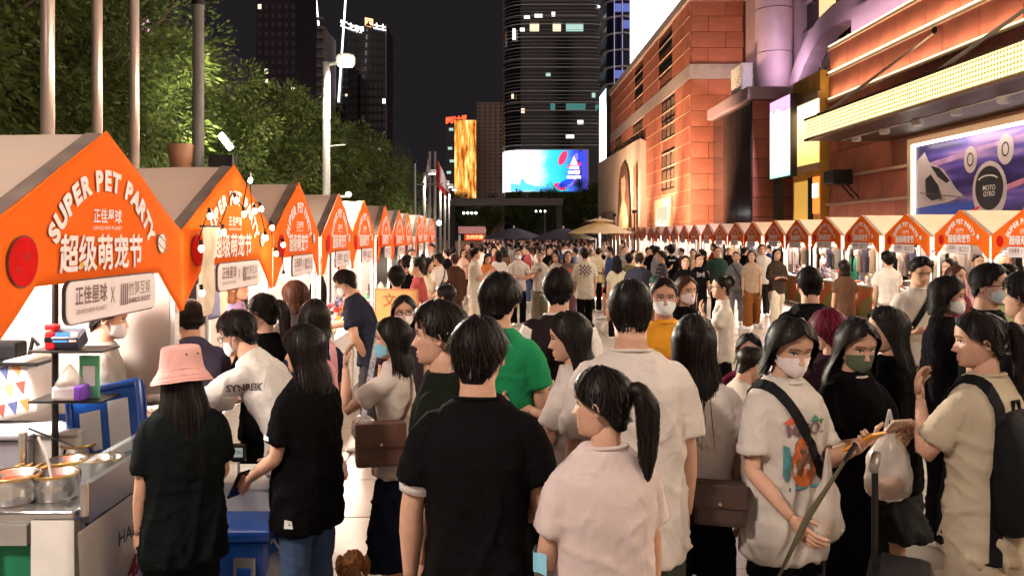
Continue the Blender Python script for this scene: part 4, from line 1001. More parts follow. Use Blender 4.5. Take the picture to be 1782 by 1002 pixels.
umbrella(3.0, 35.5, 1.5, 1.84, 2.36, umb_d, 'dark navy parasol partly behind the cream parasol')
# ================================================================ people
V = Vector
SKIN = [mat('skin_%d' % i, c, 0.55, var=0.10, scale=18, spec=0.25, bump=0.15, bscale=120) for i, c in enumerate([(0.50,0.285,0.195),(0.45,0.24,0.16),(0.55,0.335,0.245),(0.40,0.21,0.14)])]
def hair_mat(name, c0, c1):
    m = bpy.data.materials.new(name); m.use_nodes = True
    n = m.node_tree.nodes; l = m.node_tree.links; b = n['Principled BSDF']
    ge = n.new('ShaderNodeNewGeometry'); cr = n.new('ShaderNodeValToRGB'); l.new(ge.outputs['Random Per Island'], cr.inputs['Fac'])
    cr.color_ramp.elements[0].color = (*c0,1); cr.color_ramp.elements[1].color = (*c1,1); cr.color_ramp.elements[0].position = .35
    l.new(cr.outputs['Color'], b.inputs['Base Color'])
    mr = n.new('ShaderNodeMapRange'); l.new(ge.outputs['Random Per Island'], mr.inputs['Value']); mr.inputs['To Min'].default_value = .62; mr.inputs['To Max'].default_value = .36; l.new(mr.outputs['Result'], b.inputs['Roughness'])
    b.inputs['Specular IOR Level'].default_value = .13
    return m
HAIR = {'black': hair_mat('hair_black', (0.0050,0.0038,0.0036), (0.020,0.013,0.010)), 'brown': hair_mat('hair_brown', (0.035,0.012,0.008), (0.11,0.045,0.025)),
        'tan': hair_mat('hair_tan', (0.10,0.045,0.02), (0.24,0.12,0.05)), 'red': hair_mat('hair_red', (0.06,0.004,0.012), (0.26,0.012,0.045))}
def cloth(c, name=None):
    c = tuple(c); key = name or 'cloth_%02x%02x%02x' % tuple(int(max(0,min(1,v))*255) for v in c)
    dark = max(c) < 0.12
    if key in MATS: return MATS[key]
    if max(c) < 0.02: c = tuple(v*.62 for v in c)
    m = mat(key, c, 0.9, var=0.07, scale=9, bump=0.4 if dark else 0.28, bscale=7.5, spec=0.03 if dark else 0.12)
    n = m.node_tree.nodes
    bp = [x for x in n if x.type == 'BUMP'][0]; bp.inputs['Distance'].default_value = 0.035
    nb = bp.inputs['Height'].links[0].from_node; nb.inputs['Distortion'].default_value = 1.6; nb.inputs['Detail'].default_value = 2.5
    mp = nb.inputs['Vector'].links[0].from_node; mp.inputs['Scale'].default_value = (1.3,1.3,0.75)
    return m
WHITE = (0.54,0.49,0.46); CREAMY = (0.62,0.54,0.46); BLACK = (0.0065,0.006,0.0068); NAVY = (0.015,0.018,0.035); GREY = (0.24,0.24,0.25)
PINKW = (0.53,0.43,0.415); JEANS = (0.035,0.06,0.12); BEIGE = (0.52,0.42,0.31); BROWN = (0.10,0.045,0.022); GREEN = (0.012,0.20,0.075); KHAKI = (0.22,0.16,0.09)
lipm = mat('lips', (0.42,0.13,0.11), 0.4, var=0.0); eyew = mat('eye_white', (0.70,0.66,0.63), 0.25, var=0.0); irism = mat('iris', (0.012,0.008,0.006), 0.15, var=0.0); browm = mat('brow', (0.035,0.022,0.018), 0.7, var=0.0)
maskm = {'white': cloth((0.72,0.72,0.74),'mask_white'), 'blue': cloth((0.22,0.50,0.66),'mask_blue'), 'green': cloth((0.09,0.115,0.075),'mask_green'), 'grey': cloth((0.42,0.50,0.53),'mask_grey'), 'pink': cloth((0.72,0.62,0.62),'mask_pink')}
shoe_m = [cloth((0.6,0.58,0.55),'shoe_white'), cloth((0.03,0.03,0.03),'shoe_black')]

zf = [-.50,-.47,-.44,-.40,-.33,-.26,-.20,-.10,0.0,.08,.18,.28,.37,.44,.48,.50]
ff = [.20,.31,.365,.38,.385,.385,.375,.37,.365,.385,.388,.365,.30,.20,.11,.0]
bb_ = [.02,.04,.06,.10,.17,.235,.29,.37,.425,.45,.455,.425,.345,.24,.13,.0]
ww = [.10,.155,.195,.225,.26,.283,.298,.318,.33,.337,.333,.305,.245,.165,.09,.0]
_TZ = np.linspace(-.5,.5,1001)
TF, TB, TW = np.interp(_TZ, zf, ff).tolist(), np.interp(_TZ, zf, bb_).tolist(), np.interp(_TZ, zf, ww).tolist()
def itp(x, xs, ys):
    if x <= xs[0]: return ys[0]
    for i in range(1, len(xs)):
        if x <= xs[i]: return ys[i-1]+(ys[i]-ys[i-1])*(x-xs[i-1])/(xs[i]-xs[i-1])
    return ys[-1]
def itd(z, tab):   # table with descending keys
    xs, ys = tab
    if z >= xs[0]: return ys[0]
    for i in range(1, len(xs)):
        if z >= xs[i]: return ys[i-1]+(ys[i]-ys[i-1])*(xs[i-1]-z)/(xs[i-1]-xs[i])
    return ys[-1]
def hp(th, z, off=0.0, feat=True):
    """point on a unit-height head; th 0 = front (+y), z from chin -.5 to crown .5"""
    _i = min(1000, max(0, int((z+.5)*1000+.5))); f, b, w = TF[_i], TB[_i], TW[_i]
    c, s_ = math.cos(th), math.sin(th)
    x = w*math.copysign(abs(s_)**0.88, s_); y = (f if c > 0 else b)*math.copysign(abs(c)**0.95, c)
    if feat and c > 0:
        g = lambda u, s0: math.exp(-(u/s0)**2)
        ax = abs(x); k = 0.0
        t = min(1, max(0, (.06-z)/.22)); drop = 1.0 if z > -.155 else g(z+.155, .028)
        k += .125*(t**1.15)*drop*g(x, .040+.022*t)
        k += .030*g(ax-.058, .030)*g(z+.155, .030)
        k -= .050*g(ax-.145, .075)*g(z-.02, .055)
        k += .014*g(z-.11, .04)*g(ax-.13, .10)
        k += .026*g(x, .085)*(g(z+.275, .020)+g(z+.335, .024)) - .012*g(x, .1)*g(z+.306, .011)
        k -= .018*g(x, .12)*g(z+.385, .022)
        k += .022*g(x, .10)*g(z+.445, .04)
        k += .016*g(ax-.20, .08)*g(z+.10, .09)
        y += k*min(1, c*2.2)
    if off:
        r = math.sqrt(x*x+y*y+1e-9); nz = max(0, (z-.1)/.4)
        x += off*x/r*(1-.5*nz); y += off*y/r*(1-.5*nz); z += off*nz
    return V((x, y, z))

def head_mesh(mb, T, near, m=0):
    nl, nv = ((52, 44) if near == 0 else ((28, 24) if near == 1 else (14, 12)))
    rings = []
    zs = [-.498+.996*(0.5-0.5*math.cos(math.pi*(i+0.25)/(nv-0.5))) if near > 1 else -.498+.994*i/(nv-1) for i in range(nv)]
    for z in zs:
        rg = []
        for j in range(nl):
            u = 2*math.pi*j/nl
            th = u-0.35*math.sin(u) if near < 2 else u
            rg.append(T @ hp(th, z))
        rings.append(rg)
    mb.loft(rings, True, True, m)
    for s_ in (-1, 1):   # ears
        rr = []
        n = 10
        for (r, o) in ((0.25,0.0),(0.9,0.02),(1.05,0.06),(0.95,0.095),(0.60,0.075),(0.2,0.06)):
            rg = []
            for k in range(n):
                a = 2*math.pi*k/n
                rg.append(T @ V((s_*(.315+o), -.035+.058*r*math.cos(a)-o*.35, -.045+.10*r*math.sin(a)+.02*r*math.cos(a))))
            rr.append(rg if s_ > 0 else rg[::-1])
        mb.loft(rr, True, True, m)

def patch(T, xs, zs, off, m, name, parent):
    """small surface patch on the face: xs, zs as boundary fan"""
    mb = MB(); pts = []
    for x, z in zip(xs, zs):
        w = itp(z, zf, ww); th = math.asin(max(-.98, min(.98, math.copysign((abs(x)/w)**(1/.88), x))))
        p = hp(th, z); pts.append(T @ (p+V((0, off, 0))))
    c = sum(pts, V((0,0,0)))/len(pts)+T.to_3x3() @ V((0, off*0.7, 0))
    mb.add([c]+pts, [(0, i+1, (i+1) % len(pts)+1) for i in range(len(pts))])
    return mb.build(name, m, parent, smooth=True)

def face(T, par, mask, near):
    for s_ in (-1, 1):
        a = [2*math.pi*k/14 for k in range(14)]
        patch(T, [s_*(.135+.070*math.cos(t)) for t in a], [.010+.026*math.sin(t) for t in a], .010, eyew, 'eye', par)
        patch(T, [s_*.134+.030*math.cos(t) for t in a], [.012+.027*math.sin(t) for t in a], .016, irism, 'iris', par)
        u = [-1,-.5,0,.5,1,1,.5,0,-.5,-1]
        patch(T, [s_*(.135+.078*k) for k in u], [.018+.020*(1-k*k)+(.010 if i < 5 else 0) for i, k in enumerate(u)], .018, irism, 'eyelash', par)
        patch(T, [s_*(.140+.095*k) for k in u], [.095+.022*(1-k*k)+(.022 if i < 5 else 0)-.006*k for i, k in enumerate(u)], .010, browm, 'eyebrow', par)
    if not mask:
        u = [math.cos(2*math.pi*k/16) for k in range(16)]; v = [math.sin(2*math.pi*k/16) for k in range(16)]
        patch(T, [.098*k for k in u], [-.305+.040*q_*(1-.5*abs(k)) for k, q_ in zip(u, v)], .004, lipm, 'lips', par)

def mask_part(T, par, m):
    mb = MB(); nu, nv = 14, 9; vs = []
    for i in range(nu+1):
        for j in range(nv+1):
            u = -1+2*i/nu; v = j/nv
            th = u*R(74); zt = -.045-.10*abs(u)**1.6; zb = -.475+.12*abs(u)**1.6
            z = zb+(zt-zb)*v
            p = hp(th, z, 0.0, False)
            nose = .095*math.exp(-(u/.28)**2)*math.sin(math.pi*min(1,.15+v*.85))*(0.6+.4*v)
            pl = .006*math.sin(v*math.pi*7)
            d = V((math.sin(th), math.cos(th), 0)); vs.append(T @ (p+d*(.022+nose+pl)))
    fs = [(i*(nv+1)+j, i*(nv+1)+j+1, (i+1)*(nv+1)+j+1, (i+1)*(nv+1)+j) for i in range(nu) for j in range(nv)]
    mb.add(vs, fs)
    o = mb.build('face_mask', m, par, smooth=True)
    for s_ in (-1, 1):
        for z0, z1 in ((-.15,.05),(-.36,-.11)):
            a = T @ (hp(s_*R(74), z0)+V((s_*.02,0,0))); b = T @ V((s_*.345,-.02,z1)); q = MB()
            q.tube([a, (a+b)/2+(T.to_3x3() @ V((s_*.02,0,0))), b], .0022, 4); q.build('ear_loop', m, o)
    return o

def glasses_part(T, par):
    q = MB(); h = T
    for s_ in (-1, 1):
        pts = [h @ V((s_*.145+.105*math.cos(a), .435-.03*abs(math.cos(a)), .005+.075*math.sin(a))) for a in [2*math.pi*k/14 for k in range(15)]]
        q.tube(pts, .0022, 5, caps=False)
        q.tube([h @ V((s_*.25,.41,.02)), h @ V((s_*.335,.2,.02)), h @ V((s_*.345,-.03,.0))], .0022, 5)
    q.tube([h @ V((-.04,.43,.01)), h @ V((.04,.43,.01))], .0022, 5)
    return q.build('glasses', mat('spectacle', (0.02,0.018,0.018), 0.3), par)

def hair_style(style):
    """edge angle th0(z) (hair covers |th|>th0), thickness(z), z_end, width/back/front overrides for long hair"""
    d = {}
    if style in ('short','fluffy','crew'):
        d['th'] = ([.5,.40,.34,.26,.12,.04,0,-.12,-.20,-.28,-.36,-.42],[0,0,R(14),R(58),R(68),R(72),R(88),R(116),R(120),R(126),R(138),R(152)])
        d['zend'] = -.40 if style != 'crew' else -.38
        if style == 'short': d['t'] = ([.5,.2,0,-.15,-.28,-.40],[.090,.085,.062,.040,.018,.004])
        if style == 'fluffy': d['t'] = ([.5,.2,0,-.15,-.30,-.42],[.14,.14,.125,.10,.06,.02]); d['zend'] = -.42
        if style == 'crew': d['t'] = ([.5,.3,.1,-.05,-.20,-.38],[.075,.060,.030,.018,.010,.003])
    elif style in ('pony','bun'):
        d['th'] = ([.5,.40,.33,.24,.1,0,-.1,-.2,-.30,-.40],[0,0,R(16),R(55),R(72),R(85),R(104),R(116),R(128),R(150)])
        d['zend'] = -.38; d['t'] = ([.5,.2,0,-.2,-.38],[.055,.055,.045,.025,.008])
    else:   # bob, long
        d['th'] = ([.5,.40,.34,.24,.1,-.1,-.3,-.5,-3],[0,0,R(12),R(50),R(68),R(78),R(82),R(86),R(88)])
        d['zend'] = -.62 if style == 'bob' else (-1.0 if style == 'mid' else -1.95)
        d['t'] = ([.5,.2,-.1,-.5,-3],[.075,.085,.105,.11,.10]) if style != 'hatlong' else ([.5,.1,-.1,-.5,-3],[.0,.015,.06,.11,.10])
    return d
def hair_pt(d, th, z, extra=0.0, droop=0.0):
    t = itd(z, d['t'])+extra
    if z > -.22 or d['zend'] > -.5:
        p = hp(th, max(z, -.42), t, False)
        p.z = p.z if z > -.42 else z
        if z < -.08 and math.cos(th) < 0:      # follow the neck below the skull
            k = min(1, (-.08-z)/.12); c, s_ = -math.cos(th), math.sin(th)
            yb = -(.375-.01*k+t)*c**.8; xb = (.272+t)*abs(s_)**.9
            p.y = p.y if p.y < yb else p.y+(yb-p.y)*k
            if abs(p.x) < xb: p.x = p.x+(math.copysign(xb, p.x)-p.x)*k
        return p
    k = min(1, (-.22-z)/.5)
    w0 = .300+.02*k; b0 = .30+.06*k; f0 = .22-.05*k
    w = w0+t+.07*k*math.sin(min(1.0,k)*1.5); c, s_ = math.cos(th), math.sin(th)
    return V((w*s_, ((f0+t) if c > 0 else (b0+t))*c-.03*k-droop*k, z))
def hair(style, T, par, near, col, seed, droop=0.0, rough=1.0):
    m = HAIR[col]; rr = random.Random(seed); d = hair_style(style)
    nr, nc = ((26, 40) if near == 0 else ((15, 24) if near == 1 else (9, 14)))
    if style == 'long': nr = int(nr*1.5)
    mb = MB(); z1 = d['zend']; outs = []; ins = []
    for i in range(nr):
        z = .497-(.497-z1)*(i/(nr-1))**(0.8 if z1 > -.5 else 1.0)
        t0 = itd(z, d['th'])
        ro, ri = [], []
        for j in range(nc+1):
            th = t0+(2*math.pi-2*t0)*j/nc
            n_ = noise.noise(V((math.sin(th)*5+seed, math.cos(th)*5, z*3.0)))*(.034 if near < 2 else .01)*rough
            n_ += noise.noise(V((math.sin(th)*16+seed, math.cos(th)*16, z*2.0)))*(.020 if near < 2 else .0)*rough
            if style == 'fluffy': n_ += .025*noise.noise(V((math.sin(th)*9, math.cos(th)*9+seed, z*9)))
            n_ *= min(1, itd(z, d['t'])/.07)
            edge = min(j, nc-j)/3.0; ef = min(1, .25+edge*.75) if t0 > .05 else 1.0
            bot = min(1, (nr-1-i)/2.0*0.6+.4)
            base = itd(z, d['t'])
            ro.append(T @ hair_pt(d, th, z, n_+base*(ef*bot-1), droop))
            ri.append(T @ hair_pt(d, th, z, .012-base if z > -.3 else -.05, droop))
        outs.append(ro); ins.append(ri)
    mb.loft(outs, False, False, closed=False)
    mb.loft([r[::-1] for r in ins], False, False, closed=False)
    for s_ in (0, -1):
        mb.loft([[outs[i][s_], ins[i][s_]][::(1 if s_ else -1)] for i in range(nr)], False, False, closed=False)
    mb.loft([outs[-1], ins[-1]], False, False, closed=False)
    top = T @ V((0,-.02,.505+itd(.5, d['t'])*.6)); k = len(mb.v); mb.v.append(tuple(top))
    b0 = 0
    for j in range(nc): mb.f.append([b0+j+1, b0+j, k]); mb.mi.append(0)
    if near == 0 or (near == 1 and style in ('long','fluffy','mid')):   # strands
        ns = (760 if near == 0 else 120); R3 = T.to_3x3()
        for i in range(ns):
            if z1 < -.5:
                za = rr.uniform(.25,.49); L = za-z1-rr.uniform(-.02,.5)
            else:
                za = rr.uniform(z1+.10,.49); L = rr.uniform(.20,.42)*(1.3 if style == 'fluffy' else 1)
            t0 = itd(za, d['th']); th = rr.uniform(t0, 2*math.pi-t0)
            sg = 7 if z1 < -.5 else 4; pts, wd, sd_ = [], [], []
            dth = rr.uniform(-.25,.25); lift = (rr.uniform(0,.085)+(.12*rr.random() if rr.random() < .12 else 0))*rough if style != 'crew' else rr.uniform(0,.03)
            for s2 in range(sg+1):
                f = s2/sg; z = za-L*f
                if style in ('short','fluffy','crew') and math.cos(th) > 0.3: z = max(z, .24-.1*f)
                if z1 > -.5: z = max(z, -.15-.18*((i*37 % 100)/100) if style in ('short','crew') else z1+.12)
                t1 = itd(z, d['th'])
                tt_ = th+dth*f; e_ = .05 if z > .1 else -.06; tt_ = min(max(tt_, t1-e_), 2*math.pi-t1+e_)
                pts.append(T @ hair_pt(d, tt_, z, .008+lift*f*f+.012*math.sin(f*5+i), droop)); wd.append((.0055 if z1 < -.5 else .0048)*(1-.8*f)+.0007)
                sd_.append(R3 @ V((math.cos(tt_), -math.sin(tt_), 0)) / R3.col[0].length)
            mb.ribbon(pts, wd, [x.normalized() for x in sd_])
    o = mb.build('hair', m, par, smooth=True)
    return o
def tail(T, par, near, col, pts, rad, seed, name='ponytail'):
    q = MB(); P = [T @ V(p) for p in pts]; n = len(P)
    fine = []
    for i in range(n-1):
        for k in range(4):
            t = k/4; p0, p1, p2, p3 = P[max(i-1,0)], P[i], P[i+1], P[min(i+2,n-1)]
            fine.append(0.5*((2*p1)+(p2-p0)*t+(2*p0-5*p1+4*p2-p3)*t*t+(3*p1-p0-3*p2+p3)*t**3))
    fine.append(P[-1]); m_ = len(fine)
    rr = [float(np.interp(i/(m_-1), np.linspace(0,1,len(rad)), rad)) for i in range(m_)]
    q.tube(fine, rr, 12)
    rnd = random.Random(seed)
    for i in range(140 if near == 0 else 30):
        a = rnd.uniform(0, 2*math.pi); off = V((math.cos(a), math.sin(a), 0)); k0 = rnd.randrange(0, m_//2); k1 = min(m_-1, k0+rnd.randrange(m_//3, m_))
        pts_ = [fine[k]+off*(rr[k]*1.04+.004*math.sin(k+i)) for k in range(k0, k1+1)]
        q.ribbon(pts_, [.006]*(len(pts_)-1)+[.001], [V((-math.sin(a), math.cos(a), 0))]*len(pts_))
    return q.build(name, HAIR[col], par, smooth=True)

def limb(mb, pts, rads, n=10, m=0):
    """smooth tapered tube through joints"""
    P = [V(p) for p in pts]; out = []; ro = []
    for i in range(len(P)-1):
        for k in range(4):
            t = k/4; p0, p1, p2, p3 = P[max(i-1,0)], P[i], P[i+1], P[min(i+2,len(P)-1)]
            cr_ = 0.5*((2*p1)+(p2-p0)*t+(2*p0-5*p1+4*p2-p3)*t*t+(3*p1-p0-3*p2+p3)*t**3); li = p1.lerp(p2, t)
            out.append(li.lerp(cr_, 0.35)); ro.append(rads[i]+(rads[i+1]-rads[i])*t)
    out.append(P[-1]); ro.append(rads[-1])
    mb.tube(out, ro, n, m)

def hand(mb, wrist, d, nrm, H, side, curl=0.5, m=0, near=0):
    d = d.normalized(); nrm = (nrm-d*nrm.dot(d)).normalized(); lat = d.cross(nrm).normalized()*side
    # lat points to the thumb side
    L = .105*H; k = H/1.7
    pw = .040*k
    rings = []
    for f, w, t in ((-.08,.018,.015),(0.0,.023,.016),(.18,.038,.017),(.36,.042,.015),(.46,.040,.012)):
        c = wrist+d*L*f
        rings.append([c+lat*(w*k*math.cos(a))+nrm*(t*k*math.sin(a)) for a in [2*math.pi*i/10 for i in range(10)]])
    if side < 0: rings = [r[::-1] for r in rings]
    mb.loft(rings, True, True, m)
    ns = 6 if near < 2 else 4
    for i, (o, ln) in enumerate(((.030,.42),(.010,.47),(-.010,.44),(-.029,.34))):
        b = wrist+d*L*.42+lat*o*k; pts = [b]; a = 0.0; cd = d.copy(); p = b
        for sgm in (.45,.32,.23):
            a += curl*0.75; cd = (d*math.cos(a)+nrm*math.sin(a)); p = p+cd*L*ln*sgm*1.15; pts.append(p)
        mb.tube(pts, [.0098*k,.0092*k,.0085*k,.0062*k], ns, m)
    b = wrist+d*L*.12+lat*.026*k
    t1 = b+(d*.75+lat*.75+nrm*(.25+.3*curl)).normalized()*L*.24; t2 = t1+(d*.95+lat*(.25-.35*curl)+nrm*(.3+.4*curl)).normalized()*L*.22
    mb.tube([b, t1, t2], [.0135*k,.0115*k,.008*k], ns, m)

def superring(c, ux, uy, a, b, n=28, e=2.5):
    out = []
    for i in range(n):
        t = 2*math.pi*i/n; c_, s_ = math.cos(t), math.sin(t)
        out.append(c+ux*(a*math.copysign(abs(c_)**(2/e), c_))+uy*(b*math.copysign(abs(s_)**(2/e), s_)))
    return out

SCR = bpy.data.scenes.new('scratch')
def remesh(mb, name, m, par, vox, folds, seed, smooth=3, hemz=None, flat_bottom=True):
    o = bpy.data.objects.new(name, mb.mesh(name, m)); SCR.collection.objects.link(o)
    r = o.modifiers.new('r', 'REMESH'); r.mode = 'VOXEL'; r.voxel_size = vox; r.use_smooth_shade = True
    s_ = o.modifiers.new('s', 'SMOOTH'); s_.iterations = smooth; s_.factor = 0.5
    vl = SCR.view_layers[0]; vl.update(); dg = vl.depsgraph
    me = bpy.data.meshes.new_from_object(o.evaluated_get(dg)); SCR.collection.objects.unlink(o); COL.objects.link(o)
    old = o.data; o.modifiers.clear(); o.data = me; bpy.data.meshes.remove(old)
    if folds > 0:
        n = len(me.vertices); co = np.empty(n*3); me.vertices.foreach_get('co', co); co = co.reshape(-1,3)
        no = np.empty(n*3); me.vertices.foreach_get('normal', no); no = no.reshape(-1,3)
        zmin, zmax = co[:,2].min(), co[:,2].max()
        for i in range(n):
            x, y, z = co[i]; u = 1-(z-zmin)/max(.01, zmax-zmin)
            w = noise.noise(V((x*3+seed, y*3, z*2.5)))
            a = noise.noise(V((x*8+seed+w*1.2+z*1.5, y*8, z*1.7+seed)))
            b = noise.noise(V((x*4+z*5+seed*2, y*4-z*3+w*2, z*7)))
            c = noise.noise(V((x*10+w*3, y*10+seed, z*14-x*9)))
            ra = max(0, 1-abs(a)*3.4)**1.6; rb = max(0, 1-abs(b)*3.6)**1.8; rc_ = max(0, 1-abs(c)*4)**1.6
            dd = folds*((.25+.95*u)*ra*1.0+.50*rb*(.35+.65*(u > .3))+.16*rc_-.18)
            co[i] += no[i]*dd
        me.vertices.foreach_set('co', co.reshape(-1))
    me.polygons.foreach_set('use_smooth', [True]*len(me.polygons)); me.update()
    if not me.materials: me.materials.append(m)
    o.parent = par
    return o

ARMS = {'down': ((.13,.02,-1),(.02,.16,-1)), 'down2': ((.20,-.06,-1),(.05,.12,-1)), 'bent': ((.18,.12,-1),(-.15,.95,.05)), 'phone': ((.12,.30,-1),(-.38,.85,.42)), 'phone_up': ((.2,.55,-.8),(-.35,.55,.75)),
        'cross': ((.25,.18,-1),(-1,.55,.08)), 'carry': ((.20,.10,-1),(-.05,.75,-.55)), 'chin': ((.25,.75,-.55),(-.30,.15,1)), 'reach': ((.25,.75,-.65),(-.05,1,-.25)), 'clasp': ((.2,.10,-1),(-.55,.75,-.35)), 'back': ((.3,-.35,-1),(-.35,-.2,-.6)), 'strap': ((.25,.10,-1),(-.25,.75,.75)), 'eat': ((.25,.45,-.85),(-.45,.35,.85))}
PEOPLE = {}
def person(label, px, Z, py=None, H=None, yaw=0, sex='m', lod=1, lean=0, head=(0,0,0), aR='down', aL='down', top=('tee',BLACK), bottom=('pants',BLACK), hairs='short', hcol='black', mask=None, glasses=False,
           facing=None, fit=1.0, skin=0, legs='stand', seed=None, group=None, curl=0.5, key=None, x=None, seat=None, droop=0.0, hat=None, shoes=0, sc=1.0, inner=None):
    if H is None: H = CH-(py-HY)*Z/F
    X = (px-HX)*Z/F if x is None else x
    seed = seed if seed is not None else int(abs(px)*7+Z*13) % 997
    P = empty('person', (X, Z, 0), label, 'person', group, R(yaw))
    sk = SKIN[skin]; fem = sex == 'f'
    if facing is None: facing = 90 < abs((yaw+head[0]+180) % 360-180) or lod == 0
    sx = (.094 if not fem else .083)*H*(.5+.5*fit); body_w = (.90 if not fem else .82)*fit
    z0 = .515*H; hip = V((0, 0, z0)); ln = R(lean)
    if seat: hip.z = seat+.06
    hip.y -= .10*H*math.sin(ln)
    def dirn(a): return V((0, math.sin(a), math.cos(a)))
    def fwd(a): return V((0, math.cos(a), -math.sin(a)))
    waist = hip+dirn(ln*.45)*.095*H; chest = waist+dirn(ln)*.12*H; neck = chest+dirn(ln*1.05)*.112*H
    spine = [(.30*0,hip,ln*.3),(.095,waist,ln*.7),(.215,chest,ln),(.327,neck,ln*1.05)]
    def sp(t):   # t in units of H above the hip
        if t < 0: return hip+V((0,0,t*H)), 0.0
        for (a0, p0, l0), (a1, p1, l1) in zip(spine, spine[1:]):
            if t <= a1: f = (t-a0)/(a1-a0); return p0.lerp(p1, f), l0+(l1-l0)*f
        d_ = dirn(spine[-1][2]); return neck+d_*(t-.327)*H, spine[-1][2]
    UX = V((1,0,0))
    def trings(tab, n=28, e=2.5, k=1.0):
        out = []
        for t, a, b in tab:
            kk = k if t < .83 else 1.0+(k-1.0)*max(0,(.85-t)/.02)
            c, l_ = sp(t-.515); out.append(superring(c, UX, fwd(l_), a*H*kk, b*H*kk, n, e))
        return out
    # head frame
    hh = .5*(.134*H)+.5*.232
    hy, hpch, hr = [R(v) for v in head]
    nd = dirn(ln*.75+(-hpch)*.5)
    hc = neck+nd*(.062*H)+dirn(0)*.030*H+fwd(ln*.6)*(.012*H)+V((0,math.sin(-hpch)*.02*H,0))
    Rh = Matrix.Rotation(hy,4,'Z') @ Matrix.Rotation(hpch-ln*.35,4,'X') @ Matrix.Rotation(hr,4,'Y')
    T = Matrix.Translation(hc) @ Rh @ Matrix.Diagonal((hh*1.0,hh*.97,hh,1))
    # ---- body: head, neck, trunk, arms, hands, bare legs
    b = MB(); head_mesh(b, T, lod if facing else max(lod,1))
    nk0 = sp(.80-.515)[0]; k0 = hc+Rh.to_3x3() @ V((0,-.10*hh,-.22*hh))
    nr_ = (.036 if not fem else .030)*H
    b.tube([nk0, neck+V((0,-.004*H,0)), neck.lerp(k0,.5), k0], [nr_*1.2, nr_*1.08, nr_*.97, nr_*1.0], 16)
    b.loft(trings([(.50,.088,.062),(.60,.082,.058),(.70,.090,.062),(.77,.086,.050),(.80,.070,.040),(.82,.040,.032)], 18, 2.4, body_w*.93))
    elbows, wrists, shoulders, fdirs, udirs = {}, {}, {}, {}, {}
    for s_, an in ((1, aR), (-1, aL)):
        u, f = ARMS[an] if isinstance(an, str) else an
        cs, l_ = sp(.799-.515)
        sh = cs+UX*s_*sx
        u = V((u[0]*s_, u[1], u[2])).normalized(); f = V((f[0]*s_, f[1], f[2])).normalized()
        el = sh+u*.172*H; wr = el+f*.145*H
        elbows[s_], wrists[s_], shoulders[s_], fdirs[s_], udirs[s_] = el, wr, sh, f, u
        ak = .92 if fem else 1.05
        limb(b, [sh+u*.025*H, sh+u*.06*H, el, el+f*.05*H, wr], [.020*H*ak,.027*H*ak,.0225*H*ak,.0235*H*ak,.0130*H*ak], 10 if lod < 2 else 7)
        if lod < 2 or True:
            nrm = V((-s_, .15, 0)) if abs(f.x) < .8 else V((0,0,-1)) if an == 'cross' else V((0,-1,.2))
            if an in ('phone','phone_up','bent','chin','eat'): nrm = V((-s_*.4, -.55, .6)) if an != 'bent' else V((-s_*.3,0,1))
            hand(b, wr, f, nrm, H, s_ * (1 if an not in ('bent',) else 1), curl, near=lod)
    bt_, bc = bottom[0], bottom[1]
    # legs
    LEG = {'stand': (((.055,.02,-1),(.0,-.03,-1)),((.06,-.02,-1),(.0,-.02,-1))), 'walk': (((.04,.34,-1),(.0,-.06,-1)),((.04,-.20,-1),(0,-.55,-1))), 'wide': (((.14,.03,-1),(.02,-.04,-1)),((.13,-.03,-1),(.02,-.03,-1))), 'sit': (((.25,1,-.02),(.02,.05,-1)),((.22,1,-.05),(.02,.1,-1)))}[legs]
    knees, ankles, hips = {}, {}, {}
    for s_, (th_, shn) in ((1, LEG[0]), (-1, LEG[1])):
        hj = hip+V((s_*(.046 if bt_ not in ('skirt','dress') else .032)*H, 0, -.025*H)); th_ = V((th_[0]*s_, th_[1], th_[2])).normalized(); shn = V((shn[0]*s_, shn[1], shn[2])).normalized()
        kn = hj+th_*.228*H; ank = kn+shn*.222*H
        ank.z = max(ank.z, .04*H) if not seat else ank.z
        hips[s_], knees[s_], ankles[s_] = hj, kn, ank
        if bt_ in ('shorts','skirt','dress'): limb(b, [hj, hj.lerp(kn,.5), kn, kn.lerp(ank,.35), ank+V((0,0,.0))], [.044*H,.044*H,.033*H,.033*H,.020*H] if bt_ == 'shorts' else [.026*H,.034*H,.031*H,.032*H,.020*H], 12 if lod < 2 else 8)
    b.build('body', sk, P, smooth=True)
    for s_ in (1, -1):
        a = ankles[s_]; q = MB(); g_ = max(0, a.z-.052*H); zz = g_
        rings = []
        for y_, w_, h_ in ((-.035,.022,.05),(-.02,.026,.055),(.03,.027,.048),(.07,.030,.034),(.105,.027,.026),(.125,.015,.018)):
            rings.append([V((a.x+w_*H*math.cos(t), a.y+y_*H, zz+max(0, h_*H*(.5+.5*math.sin(t))) )) for t in [2*math.pi*i/10 for i in range(10)]])
        q.loft(rings); q.build('shoe', shoe_m[shoes], P, smooth=True)
    vox = (.0115, .020, .032)[lod]; fold = (.0135, .011, .006)[lod]
    # ---- bottoms
    q = MB(); bm_ = cloth(bc)
